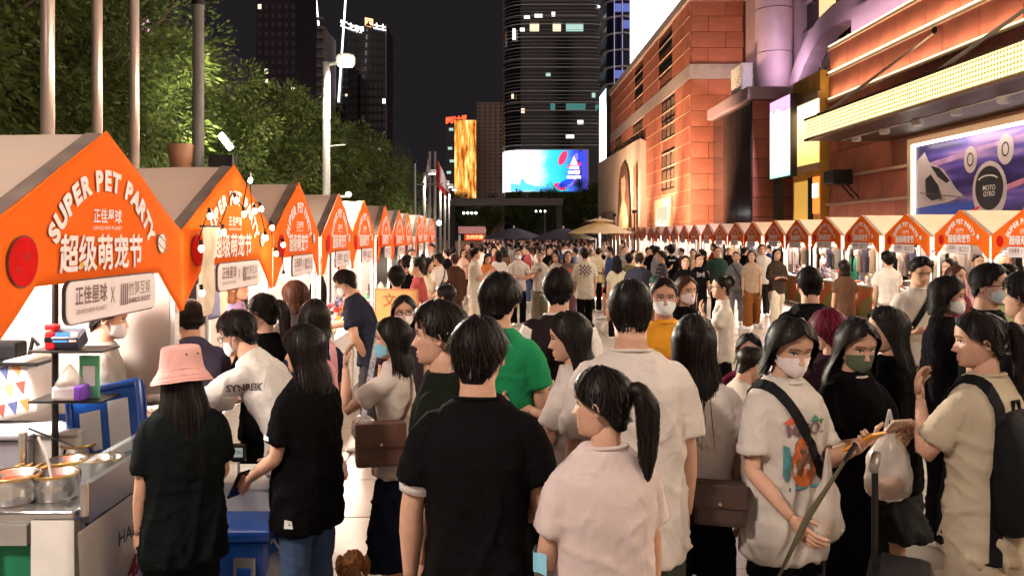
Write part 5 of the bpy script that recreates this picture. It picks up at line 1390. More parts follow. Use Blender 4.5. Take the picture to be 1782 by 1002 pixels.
    if bt_ in ('pants','jeans','wide','shorts'):
        wl = 1.35 if bt_ == 'wide' else (1.0 if bt_ == 'jeans' else 1.12)
        q.loft(trings([(.455,.086,.064),(.49,.090,.066),(.54,.086,.062),(.60,.078,.055)], 22, 2.4, .96*body_w))
        for s_ in (1, -1):
            hj, kn, ank = hips[s_], knees[s_], ankles[s_]
            if bt_ == 'shorts': limb(q, [hj+V((0,0,.03*H)), hj.lerp(kn,.35), hj.lerp(kn,.62)], [.044*H,.052*H,.058*H], 14)
            else: limb(q, [hj+V((0,0,.02*H)), hj.lerp(kn,.45), kn, kn.lerp(ank,.5), ank+V((0,0,-.005*H))], [.048*H,.050*H*wl,.041*H*wl,.038*H*wl**1.6,.034*H*wl**1.9], 14)
        if seat:
            q.loft(trings([(.50,.095,.075),(.55,.09,.066)], 22))
        remesh(q, {'pants':'trousers','wide':'trousers','jeans':'jeans','shorts':'shorts'}[bt_], bm_, P, vox*1.15, fold*1.0, seed+3)
    elif bt_ in ('skirt','dress'):
        lo_ = bottom[2] if len(bottom) > 2 else .26
        tab = [(lo_,.142,.115),(.5*(lo_+.46),.122,.096),(.46,.092,.070),(.53,.086,.062),(.60,.072,.052)]
        q.loft(trings(tab, 26, 2.2, body_w if fem else 1)); remesh(q, 'skirt', bm_, P, vox*1.15, fold*1.8, seed+3)
    # ---- tops
    ty, tc_ = top[0], top[1]; tm_ = cloth(tc_, top[2] if len(top) > 2 and isinstance(top[2], str) else None); q = MB()
    hem = {'tee':.455,'long':.40,'shirt':.46,'tank':.50,'jacket':.44,'crop':.535,'vest':.47,'polo':.46}[ty]
    k = body_w*(1.12 if ty in ('long','jacket') else (1.08 if fem else 1.03))
    fl = 1.0 if ty != 'crop' else .93
    tab = [(hem,.109*fl,.080),(.5*(hem+.6),.107*fl,.079),(.60,.100*fl,.072),(.70,.106,.074),(.755,.107,.073),(.787,.104,.066),(.805,.096,.058),(.822,.082,.051),(.840,.066,.046),(.850,.052,.043),(.856,.046,.041)]
    q.loft(trings(tab, 30, 2.45, k if True else 1))
    if ty != 'tank':
        sl_ = {'tee':.115,'long':.135,'shirt':.115,'jacket':.33,'crop':.10,'vest':.02,'polo':.115}[ty]
        for s_ in (1, -1):
            sh, u, f, el = shoulders[s_], udirs[s_], fdirs[s_], elbows[s_]
            if ty == 'vest': q.ball(sh-UX*s_*.012*H, .040*H); continue
            r0 = .041*H*(1.0 if not fem else .92)*(1.05 if ty == 'long' else 1.0)
            if sl_ < .2: limb(q, [sh-UX*s_*.045*H+V((0,0,-.012*H)), sh-UX*s_*.012*H+V((0,0,-.010*H)), sh+u*.045*H, sh+u*sl_*H], [r0*.90,r0*.96,r0*.99,r0*1.06], 16)
            else: limb(q, [sh-UX*s_*.045*H+V((0,0,-.012*H)), sh-UX*s_*.01*H+V((0,0,-.010*H)), sh+u*.05*H, el, el+f*.06*H, el+f*.13*H], [r0*.92,r0*.95,r0*.98,r0*.85,r0*.80,r0*.66], 14)
    nm = {'tee':'t_shirt','long':'t_shirt','shirt':'shirt','tank':'tank_top','jacket':'jacket','crop':'t_shirt','vest':'vest','polo':'shirt'}[ty]
    tee = remesh(q, nm, tm_, P, vox, fold*(1.25 if ty in ('long','jacket','shirt') else 1.0), seed)
    if lod < 2 and ty not in ('jacket',):    # ribbed collar
        c, l_ = sp(.849-.515); q = MB(); rg = superring(c+V((0,.003*H,0)), UX, (fwd(l_)+V((0,0,-.16))).normalized(), .049*H*min(k,1), .046*H*min(k,1), 24, 2.0)
        q.tube(rg+[rg[0]], .0075*H/1.7, 6, caps=False); q.build('collar', tm_ if not inner else cloth(inner), tee, smooth=True)
    if ty == 'vest' and inner:
        for s_ in (1, -1):
            q = MB()
            sh, u = shoulders[s_], udirs[s_]; limb(q, [sh-UX*s_*.03*H+V((0,0,-.012*H)), sh-UX*s_*.005*H+V((0,0,-.010*H)), sh+u*.06*H, sh+u*.135*H], [.034*H,.041*H,.043*H,.046*H], 14)
            remesh(q, 'white_sleeve', cloth(inner), P, vox, fold, seed+9)
    # ---- head dressing
    if hairs in ('pony','bun'):
        hair('pony', T, P, lod, hcol, seed)
        if hairs == 'pony': tail(T, P, lod, hcol, [(0,-.38,.12),(0,-.58,.20),(.02,-.70,.02),(.03,-.70,-.35),(.05,-.66,-.75),(.08,-.62,-1.10)], [.022,.030,.036,.034,.026,.006], seed)
        else: tail(T, P, lod, hcol, [(0,-.30,.28),(.05,-.44,.42),(.0,-.52,.30),(-.05,-.46,.16),(.0,-.40,.20)], [.03,.036,.036,.034,.02], seed, 'hair_bun')
    elif hairs in ('cap','bucket'):
        if hairs == 'bucket': hair('hatlong', T, P, lod, hcol, seed, droop, .5)
        else: hair('crew', T, P, lod, hcol, seed)
    elif hairs: hair(hairs, T, P, lod, hcol, seed, droop)
    if hat: hat(T, P, lod)
    if facing: face(T, P, mask, lod)
    if mask: mask_part(T, P, maskm[mask])
    if glasses: glasses_part(T, P)
    M = Matrix.Translation((X, Z, 0)) @ Matrix.Rotation(R(yaw),4,'Z')
    info = dict(P=P, M=M, tee=tee, T=T, H=H, wr=wrists, el=elbows, sh=shoulders, f=fdirs, sp=sp, hip=hip, neck=neck, hh=hh)
    if key: PEOPLE[key] = info
    return info

def cap_hat(color):
    def fn(T, P, lod):
        m = cloth(color); q = MB(); rings = []
        for i in range(9):
            z = .10+.45*math.sin(math.pi/2*i/8); s_ = math.cos(math.pi/2*i/8)*.98+.02
            rings.append([T @ V((.395*s_*math.sin(a), .43*s_*math.cos(a)-.03, z+.02)) for a in [2*math.pi*j/28 for j in range(28)]])
        q.loft(rings, True, True); o = q.build('cap', m, P, smooth=True)
        q = MB(); vs = []
        for i in range(13):
            a = R(-62)+R(124)*i/12
            for r, dz in ((1.0,0),(1.6,-.05)): vs.append(T @ V((.395*math.sin(a)*(1.0 if r == 1.0 else 1.02), .40*math.cos(a)*r, .12+dz*(1+.5*abs(math.sin(a)))-.02*(math.sin(a)**2))))
        n = len(vs); vs += [p+V((0,0,-.006)) for p in vs]
        fs = [(2*i,2*i+1,2*i+3,2*i+2) for i in range(12)]+[(n+2*i,n+2*i+2,n+2*i+3,n+2*i+1) for i in range(12)]+[(2*i+1,n+2*i+1,n+2*i+3,2*i+3) for i in range(12)]
        q.add(vs, fs); q.build('brim', m, o, smooth=True)
        q = MB(); q.ball(T @ V((0,-.03,.575)), .008); q.build('button', m, o)
    return fn
def bucket_hat(color):
    def fn(T, P, lod):
        m = cloth(color); q = MB(); rings = []; n = 40
        prof = [(.05,.60),(.22,.595),(.35,.565),(.385,.50),(.405,.34),(.425,.20),(.435,.13),(.47,.07),(.56,-.06),(.605,-.14),(.61,-.15)]
        for r, z in prof:
            rings.append([T @ V(((r)*math.sin(a)*(1+.02*math.sin(3*a)*(z < .1)), r*1.05*math.cos(a)-.04, z+.025*math.sin(2*a+1)*(z < .1)+.01*noise.noise(V((math.sin(a)*3,math.cos(a)*3,z*4))))) for a in [2*math.pi*j/n for j in range(n)]])
        inner = [[p.lerp(hcen, .03) for p in r] for r, hcen in ((r, sum(r, V((0,0,0)))/len(r)) for r in rings[::-1])]
        q.loft(rings+inner, True, True); o = q.build('bucket_hat', m, P, smooth=True)
        for s_ in (-.12, .12):
            q = MB(); q.ball(T @ V((s_+.05,-.47,.40)), .0045, 8, 5); q.build('eyelet', dark_metal, o)
        for z in (.10,-.02,-.10):
            r = float(np.interp(-z, [-.13,-.07,.06,.15], [.438,.475,.564,.614]))
            q = MB(); q.tube([T @ V((r*math.sin(a), r*1.05*math.cos(a)-.04, z+.025*math.sin(2*a+1))) for a in [2*math.pi*j/n for j in range(n+1)]], .0016, 4, caps=False); q.build('stitching', m, o)
    return fn

def world(info, p): return info['M'] @ V(p)
def bvh(o):
    me = o.data; return BVHTree.FromPolygons([v.co.copy() for v in me.vertices], [tuple(p.vertices) for p in me.polygons])
def strap_pts(info, p_sh, p_hip, n=44, off=.006, arc=(0,1)):
    """points of a band round the trunk through a shoulder point and a hip point (person space)"""
    bv = bvh(info['tee']); c = (V(p_sh)+V(p_hip))/2; ax = (V(p_sh)-V(p_hip)); e1 = ax.normalized(); e2 = e1.cross(V((1,0,0)) if abs(e1.x) < .9 else V((0,0,1)))
    e2 = V((0,1,0))-e1*e1.y; e2.normalize(); out = []
    for i in range(n+1):
        a = 2*math.pi*(arc[0]+(arc[1]-arc[0])*i/n); d = e1*math.cos(a)+e2*math.sin(a)
        hit = bv.ray_cast(c+d*1.0, -d)
        if hit[0] is not None: out.append((hit[0]+hit[1]*off, hit[1]))
    return out
def strap(info, p_sh, p_hip, w, m, name, par=None, arc=(0,1), off=.007):
    pts = strap_pts(info, p_sh, p_hip, arc=arc, off=off); q = MB()
    P_ = [p for p, n in pts]; side = []
    for i in range(len(P_)):
        t = (P_[min(i+1,len(P_)-1)]-P_[max(i-1,0)]).normalized(); side.append(pts[i][1].cross(t).normalized())
    k = len(P_)
    rings = [[P_[i]-side[i]*w/2-pts[i][1]*.004, P_[i]+side[i]*w/2-pts[i][1]*.004, P_[i]+side[i]*w/2+pts[i][1]*.003, P_[i]-side[i]*w/2+pts[i][1]*.003] for i in range(k)]
    q.loft(rings); o = q.build(name, m, par)
    return o
def top_thing(info, name, label, cat, group=None):
    o = empty(name, info['M'].translation, label, cat, group, info['P'].rotation_euler.z)
    return o
# ================================================================ foreground people (placed by photograph pixel and depth)
G1 = 'people in the foreground crowd'
p1 = person('woman in pink bucket hat and oversized black t-shirt at the food stall', 318, 3.6, H=1.528, yaw=38, sex='f', lod=0, head=(8,-6,0), aR='carry', aL='down', top=('long',(0.01,0.014,0.015)), bottom=('pants',(0.010,0.013,0.014)), hairs='bucket', hat=bucket_hat((0.62,0.33,0.30)), fit=1.18, group=G1, key='hat', droop=.02)
p2 = person('woman in long black t-shirt and jeans holding a phone beside the blue cooler', 536, 3.95, H=1.590, yaw=62, sex='f', lod=0, head=(14,-8,0), aL='carry', aR='clasp', top=('long',BLACK), bottom=('jeans',JEANS), hairs='mid', fit=1.16, group=G1, key='jeans', droop=.05)
p3 = person('bareheaded man in profile looking left behind the man in black t-shirt', 775, 3.15, H=1.778, yaw=78, lod=0, head=(6,-4,0), aR='down', aL='down2', top=('tee',(0.012,0.016,0.011)), bottom=('pants',BLACK), hairs='short', fit=1.03, group=G1, key='profile')
p4 = person('man in plain black t-shirt seen from behind in the centre foreground', 832, 2.78, H=1.750, yaw=-6, lod=0, head=(-10,-3,0), aR='clasp', aL='down2', top=('tee',(0.009,0.008,0.009)), bottom=('pants',BLACK), hairs='short', fit=1.06, group=G1, key='blacktee')
p5 = person('woman with ponytail and pale pink t-shirt in the front row', 1052, 2.62, H=1.603, yaw=18, sex='f', lod=0, head=(44,-4,2), aR='down', aL='clasp', top=('tee',PINKW), bottom=('pants',BLACK), hairs='pony', fit=1.12, group=G1, key='pony')
p6 = person('tall man in loose white t-shirt seen from behind behind the ponytail woman', 1098, 3.3, H=1.854, yaw=-4, lod=0, head=(-2,-2,0), aR='down', aL='down', top=('long',(0.525,0.463,0.426)), bottom=('wide',(0.05,0.052,0.045)), hairs='crew', fit=1.10, group=G1, key='tall')
p7 = person('fluffy haired man in green t-shirt seen from behind', 868, 4.25, H=1.825, yaw=-14, lod=0, head=(-6,-3,0), aR='bent', aL='down', top=('tee',GREEN), bottom=('pants',BLACK), hairs='fluffy', group=G1, key='green')
p8 = person('man in dark vest over white sleeves seen from behind', 972, 5.0, H=1.83, yaw=-8, lod=0, head=(-4,-2,0), aR='down', aL='down', top=('vest',(0.02,0.013,0.014)), inner=(0.68,0.62,0.58), bottom=('pants',BLACK), hairs='short', fit=1.08, group=G1, key='vest')
p9 = person('long haired woman in white t-shirt holding a dark wallet, in profile', 1000, 3.95, H=1.655, yaw=62, sex='f', lod=0, head=(22,-9,0), aL='phone', aR='phone', top=('tee',(0.508,0.451,0.426)), bottom=('jeans',(0.05,0.055,0.06)), hairs='mid', group=G1, key='wallet')
p10 = person('man in yellow t-shirt and white mask facing the camera', 1154, 5.3, H=1.755, yaw=176, lod=0, head=(0,-2,0), aR='down', aL='bent', top=('tee',(0.62,0.27,0.022)), bottom=('pants',BLACK), hairs='crew', mask='white', group=G1, key='yellow', skin=1)
p11 = person('woman with long black hair down her back, white t-shirt and small brown bag', 1208, 3.6, H=1.675, yaw=-12, sex='f', lod=0, head=(-6,-4,0), aR='down', aL='down', top=('crop',(0.508,0.451,0.418)), bottom=('pants',BLACK), hairs='long', fit=1.16, group=G1, key='longhair', droop=.04)
p12 = person('woman in white printed t-shirt and black shorts holding a yellow phone', 1362, 3.5, H=1.685, yaw=208, sex='f', lod=0, head=(-18,-20,0), aR='carry', aL='phone', top=('long',(0.492,0.443,0.402)), bottom=('shorts',BLACK), hairs='bob', mask='pink', fit=1.16, group=G1, key='print')
p13 = person('woman in black dress and green mask holding a phone and a plastic bag', 1482, 3.9, H=1.629, yaw=192, sex='f', lod=0, head=(-4,-16,0), aR='phone', aL='phone', top=('tee',(0.01,0.009,0.01)), bottom=('dress',(0.010,0.009,0.010),.24), hairs='mid', mask='green', group=G1, key='dress', inner=(0.5,0.45,0.42))
p14 = person('woman in black with very long straight hair turned left behind the green mask woman', 1552, 4.25, H=1.655, yaw=70, sex='f', lod=0, head=(8,-4,0), aR='down', aL='down', top=('jacket',BLACK), bottom=('skirt',(0.03,0.03,0.03),.3), hairs='long', fit=1.1, group=G1, key='straight', droop=.03)
p15 = person('woman in cream shirt with black backpack eating with her hand at her mouth', 1715, 3.45, H=1.707, yaw=32, sex='f', lod=0, head=(38,-6,0), aL='eat', aR='bent', top=('long',(0.4,0.33,0.24)), bottom=('wide',(0.34,0.27,0.20)), hairs='pony', fit=1.14, group=G1, key='backpack')
p16 = person('man with glasses, grey mask and black t-shirt near the right edge', 1716, 5.0, H=1.86, yaw=222, lod=0, head=(0,-2,0), aR='down', aL='strap', top=('tee',(0.01,0.01,0.012)), bottom=('pants',BLACK), hairs='short', mask='grey', glasses=True, fit=1.08, group=G1, key='glasses')
p17 = person('short haired person with white mask and dark cardigan beside the glasses man', 1640, 5.35, H=1.765, yaw=232, sex='f', lod=0, head=(4,-8,0), aR='down', aL='bent', top=('jacket',(0.012,0.009,0.012)), bottom=('pants',BLACK), hairs='bob', mask='white', group=G1, key='cardigan')
p18 = person('man in white t-shirt with black chest strap looking down at the right stalls', 1598, 7.6, H=1.83, yaw=176, lod=1, head=(0,-22,0), aR='bent', aL='phone', top=('tee',(0.492,0.443,0.402)), bottom=('wide',(0.12,0.12,0.11)), hairs='fluffy', group=G1, key='strapman')
p19 = person('man in black cap and dark backpack seen from behind', 1410, 6.0, H=1.80, yaw=-6, lod=0, head=(0,0,0), aR='down', aL='down', top=('tee',(0.012,0.012,0.014)), bottom=('pants',BLACK), hairs='cap', hat=cap_hat((0.010,0.014,0.012)), fit=1.08, group=G1, key='capman')
p20 = person('person with magenta hair behind the printed t-shirt woman', 1447, 4.7, H=1.585, yaw=20, sex='f', lod=0, head=(0,-4,0), top=('tee',(0.02,0.008,0.012)), bottom=('pants',BLACK), hairs='fluffy', hcol='red', group=G1)
p21 = person('woman with glasses, white open shirt and black top drinking in the open aisle', 1258, 8.3, H=1.615, yaw=78, sex='f', lod=1, head=(10,0,0), aL='eat', aR='down', top=('shirt',(0.508,0.459,0.41)), bottom=('pants',BLACK), hairs='bun', glasses=True, group=G1, key='drink')
p22 = person('woman in black tank top and beige mask behind the yellow t-shirt man', 1190, 6.9, H=1.685, yaw=205, sex='f', lod=1, head=(0,-4,0), top=('tank',BLACK), bottom=('pants',BLACK), hairs='mid', hcol='brown', mask='pink', group=G1)
p23 = person('seated man in white t-shirt eating low in the aisle', 1272, 5.6, H=1.66, yaw=-75, lod=1, head=(0,-18,0), aR='reach', aL='reach', top=('tee',(0.492,0.451,0.394)), bottom=('pants',BLACK), hairs='short', legs='sit', seat=.42, lean=18, group=G1)
p24 = person('seated long haired woman in dark red top facing the seated man', 1306, 6.1, H=1.62, yaw=150, sex='f', lod=1, head=(10,-12,0), aR='reach', aL='reach', top=('tee',(0.09,0.01,0.03)), bottom=('pants',BLACK), hairs='mid', legs='sit', seat=.45, group=G1)
# left side, towards the stalls
p38 = person('woman with blue mask, white top and dark skirt resting her chin on her hand', 688, 4.55, H=1.565, yaw=78, sex='f', lod=0, head=(16,-2,0), aL='chin', aR='down', top=('tee',(0.508,0.435,0.394)), bottom=('skirt',(0.012,0.014,0.028),.13), hairs='mid', mask='blue', group=G1, key='chin')
p37 = person('woman with glasses and white mask half hidden behind the blue mask woman', 703, 6.1, H=1.575, yaw=188, sex='f', lod=0, head=(0,-4,0), top=('tee',(0.03,0.02,0.03)), bottom=('pants',BLACK), hairs='mid', mask='pink', glasses=True, group=G1)
p36 = person('man in pale blue t-shirt turned left in mid aisle', 778, 7.4, H=1.58, yaw=40, lod=1, head=(30,-8,0), top=('tee',(0.3,0.34,0.42)), bottom=('pants',BLACK), hairs='short', group=G1)
p35 = person('man with glasses and dark shirt leaning over the fourth stall counter', 636, 7.7, H=1.76, yaw=76, lod=0, lean=24, head=(6,-18,0), aL='back', aR='reach', top=('shirt',(0.018,0.02,0.034)), bottom=('pants',(0.05,0.05,0.06)), hairs='short', glasses=True, mask='white', group=G1, key='leaner')
p34 = person('curly haired person with blue collar standing by the yellow sign', 690, 9.3, H=1.665, yaw=12, sex='f', lod=1, top=('tee',(0.05,0.09,0.25)), bottom=('pants',BLACK), hairs='fluffy', group=G1)
p33 = person('man in black t-shirt walking away along the left stalls', 708, 11.8, H=1.755, yaw=6, lod=1, legs='walk', top=('tee',BLACK), bottom=('pants',NAVY), hairs='crew', aR='bent', group=G1)
p39 = person('dark haired woman in navy top with pink backpack strap', 548, 5.2, H=1.615, yaw=20, sex='f', lod=0, head=(0,-6,0), aR='bent', aL='bent', top=('tee',(0.012,0.016,0.03)), bottom=('skirt',(0.30,0.18,0.18),.3), hairs='bob', group=G1, key='pinkstrap')
p40 = person('woman with ponytail, blue mask and black top at the second stall', 462, 5.2, H=1.66, yaw=48, sex='f', lod=0, head=(22,-6,0), aL='bent', aR='bent', top=('tee',BLACK), bottom=('pants',BLACK), hairs='pony', mask='blue', group=G1)
p41 = person('person with reddish brown bob hair at the third stall', 516, 6.5, H=1.665, yaw=40, sex='f', lod=0, head=(20,-6,0), top=('tee',(0.05,0.04,0.04)), bottom=('pants',BLACK), hairs='bob', hcol='brown', group=G1)
p42 = person('man with glasses and white mask in white lettered t-shirt bending over the counter', 486, 4.38, H=1.72, yaw=76, lod=0, lean=34, head=(4,-10,0), aL='reach', aR='reach', top=('tee',(0.525,0.492,0.459)), bottom=('pants',BLACK), hairs='short', mask='white', glasses=True, group=G1, key='bender')
p43 = person('man in dark purple t-shirt bowing over the first stall counter', 338, 4.95, H=1.66, yaw=30, lod=0, lean=20, head=(0,-20,0), aL='reach', aR='reach', top=('tee',(0.055,0.05,0.085)), bottom=('pants',BLACK), hairs='short', group=G1, key='bowing')
p44 = person('food vendor in grey t-shirt and white gloves inside the first stall', 150, 4.5, H=1.70, x=-2.2, yaw=-72, lod=0, head=(0,-12,0), aR='bent', aL='bent', top=('tee',(0.23,0.24,0.235)), bottom=('pants',(0.02,0.025,0.03)), hairs='short', mask='white', group=G1, key='vendor')
p45 = person('stall helper in black t-shirt behind the grey vendor', 240, 5.0, H=1.74, x=-2.30, yaw=-60, lod=0, lean=16, head=(0,-16,0), aR='reach', aL='reach', top=('tee',(0.013,0.014,0.018)), bottom=('pants',BLACK), hairs='short', group=G1)
# ---------------------------------------------------------------- middle distance
G2 = 'people in the middle of the aisle'
def mid(label, px, Z, H, yaw, sex='m', **k): return person(label, px, Z, H=H, yaw=yaw, sex=sex, lod=1, group=G2, **k)
mid('man in white shirt and black trousers with folded arms and white mask', 902, 18.2, 1.72, 178, aR='cross', aL='cross', top=('shirt',(0.525,0.476,0.443)), bottom=('pants',BLACK), hairs='short', mask='white')
mid('young man all in white standing sideways', 826, 17.0, 1.77, -80, aR='phone', aL='phone', top=('long',(0.492,0.451,0.377)), bottom=('wide',(0.58,0.52,0.42)), hairs='fluffy')
mid('person in long brown coat dress seen from behind', 792, 16.0, 1.68, 0, 'f', top=('jacket',(0.06,0.03,0.018)), bottom=('dress',(0.06,0.03,0.018),.08), hairs='short', hcol='brown')
mid('person in white t-shirt with black waist bag facing the left stalls', 764, 15.4, 1.70, 60, top=('tee',(0.508,0.451,0.41)), bottom=('pants',(0.25,0.22,0.2)), hairs='short', aR='bent', key='waistbag')
mid('person in black with mask at the far left counter', 778, 20.5, 1.70, 60, top=('tee',BLACK), bottom=('pants',BLACK), hairs='short', mask='white')
mid('woman in white graphic t-shirt and khaki trousers beside the folded arms man', 940, 18.6, 1.66, 172, 'f', top=('tee',(0.508,0.459,0.41)), bottom=('wide',(0.15,0.13,0.09)), hairs='bun', aR='phone', key='graphic')
mid('girl in orange top looking down at her phone', 848, 19.2, 1.60, 200, 'f', top=('tee',(0.48,0.16,0.06)), bottom=('pants',BLACK), hairs='mid', aR='phone', aL='phone', head=(0,-20,0))
mid('person with white sleeves half hidden behind the green t-shirt man', 868, 21.5, 1.62, 20, top=('tee',(0.492,0.451,0.426)), bottom=('pants',BLACK), hairs='mid')
mid('woman in open plaid jacket over red print', 988, 17.6, 1.69, 186, 'f', top=('jacket',(0.12,0.085,0.07)), bottom=('wide',(0.16,0.08,0.10)), hairs='mid', key='redprint')
mid('woman in pale top laughing beside the plaid jacket woman', 968, 18.8, 1.64, 150, 'f', top=('tee',(0.41,0.344,0.295)), bottom=('pants',BLACK), hairs='mid')
mid('man in white t-shirt with checker print on the back', 1018, 17.0, 1.76, 0, legs='walk', top=('long',(0.492,0.451,0.377)), bottom=('pants',BLACK), hairs='short', key='checker')
mid('person in cream shirt bending at the plush cart', 1038, 21.5, 1.72, -40, lean=14, top=('shirt',(0.508,0.426,0.295)), bottom=('pants',BLACK), hairs='cap', hat=cap_hat((0.16,0.09,0.04)), key='cream')
mid('woman with long straight hair and cream t-shirt seen from behind', 1074, 15.8, 1.63, 0, 'f', top=('crop',(0.492,0.435,0.312)), bottom=('pants',BLACK), hairs='long')
mid('person in olive t-shirt beside the long haired woman', 1095, 16.8, 1.66, -10, top=('tee',(0.14,0.12,0.07)), bottom=('pants',BLACK), hairs='short')
mid('man in tan cap and navy t-shirt seen from behind', 1112, 14.0, 1.75, -12, top=('tee',(0.02,0.02,0.03)), bottom=('pants',BLACK), hairs='cap', hat=cap_hat((0.34,0.21,0.10)), fit=1.1)
mid('small boy in dark cap at the navy t-shirt man', 1140, 11.5, 1.45, 190, top=('tee',(0.05,0.05,0.05)), bottom=('shorts',BLACK), hairs='cap', hat=cap_hat((0.02,0.05,0.035)))
mid('person in dark striped t-shirt holding a phone', 1152, 17.5, 1.68, 100, top=('tee',(0.05,0.045,0.05)), bottom=('pants',BLACK), hairs='fluffy', aL='phone', key='striped')
mid('man in dark hat and black t-shirt beyond the striped person', 1136, 22.5, 1.76, 170, top=('tee',BLACK), bottom=('pants',BLACK), hairs='cap', hat=cap_hat((0.012,0.012,0.012)))
mid('man in black t-shirt with white back print near the right stalls', 1168, 20.0, 1.80, 0, top=('tee',BLACK), bottom=('pants',BLACK), hairs='fluffy', key='backprint')
mid('woman in loose black outfit facing the camera', 1192, 14.8, 1.66, 176, 'f', top=('long',BLACK), bottom=('pants',BLACK), hairs='mid', fit=1.15, aR='bent')
mid('woman in black t-shirt with grey print carrying a white bag', 1216, 16.0, 1.66, 190, 'f', top=('tee',BLACK), bottom=('jeans',(0.03,0.03,0.035)), hairs='bun', aL='bent', key='greyprint')
mid('broad man in dark green and brown t-shirt walking toward camera', 1248, 19.0, 1.77, 180, legs='walk', top=('tee',(0.02,0.045,0.035)), bottom=('pants',BLACK), hairs='short', fit=1.12)
mid('woman in grey t-shirt and light jeans with black cross bag', 1281, 18.0, 1.67, 160, 'f', top=('tee',(0.15,0.15,0.16)), bottom=('jeans',(0.28,0.29,0.33)), hairs='bun', legs='walk', key='greytee')
mid('woman in beige top, leaf pattern jacket and brown trousers walking', 1308, 17.6, 1.70, 168, 'f', top=('shirt',(0.34,0.24,0.17)), bottom=('wide',(0.16,0.055,0.014)), hairs='mid', legs='walk')
mid('man in bright white t-shirt between two walking women', 1326, 20.4, 1.80, 170, top=('tee',(0.541,0.508,0.476)), bottom=('pants',(0.02,0.02,0.02)), hairs='short')
mid('woman in dark plaid jacket and wide white trousers', 1351, 17.8, 1.735, 188, 'f', aR='cross', aL='cross', top=('jacket',(0.045,0.032,0.025)), bottom=('wide',(0.58,0.51,0.42)), hairs='long', legs='walk', key='whitepants')
mid('ponytailed person in black behind the green t-shirt broad man', 1222, 23.5, 1.64, 30, 'f', top=('tee',BLACK), bottom=('pants',BLACK), hairs='pony')
mid('person in black browsing the middle right stalls', 1296, 24.5, 1.68, -70, 'f', top=('tee',BLACK), bottom=('pants',BLACK), hairs='short')
mid('person in brown hair and red top behind the white mask pair at right', 1662, 8.5, 1.72, 200, 'f', top=('tee',(0.12,0.02,0.03)), bottom=('pants',BLACK), hairs='mid', hcol='brown')
mid('woman with mask looking right behind the glasses man', 1748, 6.6, 1.80, 215, 'f', top=('tee',(0.3,0.34,0.16)), bottom=('pants',BLACK), hairs='mid', mask='pink')
person('dark haired person in black cropped by the right edge', 1790, 4.3, H=1.84, yaw=30, lod=0, top=('tee',(0.01,0.011,0.013)), bottom=('pants',BLACK), hairs='short', group=G1)
person('person in pale shirt with maroon bag strap cropped by the right edge', 1812, 3.6, H=1.62, yaw=-10, lod=0, top=('tee',(0.34,0.33,0.26)), bottom=('pants',BLACK), hairs='short', group=G1, key='maroon')
mid('vendor in green t-shirt inside the third right stall', 1503, 23.0, 1.66, 110, top=('tee',(0.02,0.16,0.09)), bottom=('pants',BLACK), hairs='mid', x=10.3)
mid('vendor in black inside the second right stall', 1553, 20.4, 1.68, 100, 'f', top=('tee',BLACK), bottom=('pants',BLACK), hairs='long', x=10.4)
mid('vendor in white inside the fourth right stall', 1462, 25.0, 1.64, 80, 'f', top=('tee',(0.508,0.451,0.451)), bottom=('pants',BLACK), hairs='bob', x=10.2)
mid('vendor in dark apron inside the stall by the pet poster', 1640, 18.2, 1.70, 100, top=('tee',(0.06,0.03,0.03)), bottom=('pants',BLACK), hairs='short', x=10.3)
mid('vendor in black leaning out of the nearest right stall', 1700, 16.0, 1.72, 95, top=('tee',BLACK), bottom=('pants',BLACK), hairs='short', x=10.2)
mid('person in pink top with bow behind the glasses man', 1702, 13.2, 1.72, 170, 'f', top=('tee',(0.5,0.25,0.28)), bottom=('pants',BLACK), hairs='bun')
mid('vendor in lilac top behind the third left stall counter', 520, 7.6, 1.66, -90, 'f', top=('tee',(0.2,0.16,0.3)), bottom=('pants',BLACK), hairs='bob', hcol='tan', x=-2.45)
mid('vendor in black t-shirt behind the fifth left stall counter', 618, 11.8, 1.70, -90, top=('tee',BLACK), bottom=('pants',BLACK), hairs='short', x=-2.6)
mid('vendor in white apron behind the sixth left stall counter', 655, 13.6, 1.66, -90, 'f', top=('tee',(0.492,0.459,0.443)), bottom=('pants',BLACK), hairs='bun', x=-2.6)
rc = random.Random(21)
tops = [((0.62,0.56,0.52),'white'),(BLACK,'black'),((0.20,0.20,0.22),'grey'),((0.10,0.05,0.03),'brown'),((0.03,0.05,0.12),'navy'),((0.45,0.28,0.22),'peach'),((0.30,0.05,0.05),'dark red'),((0.48,0.40,0.28),'beige')]
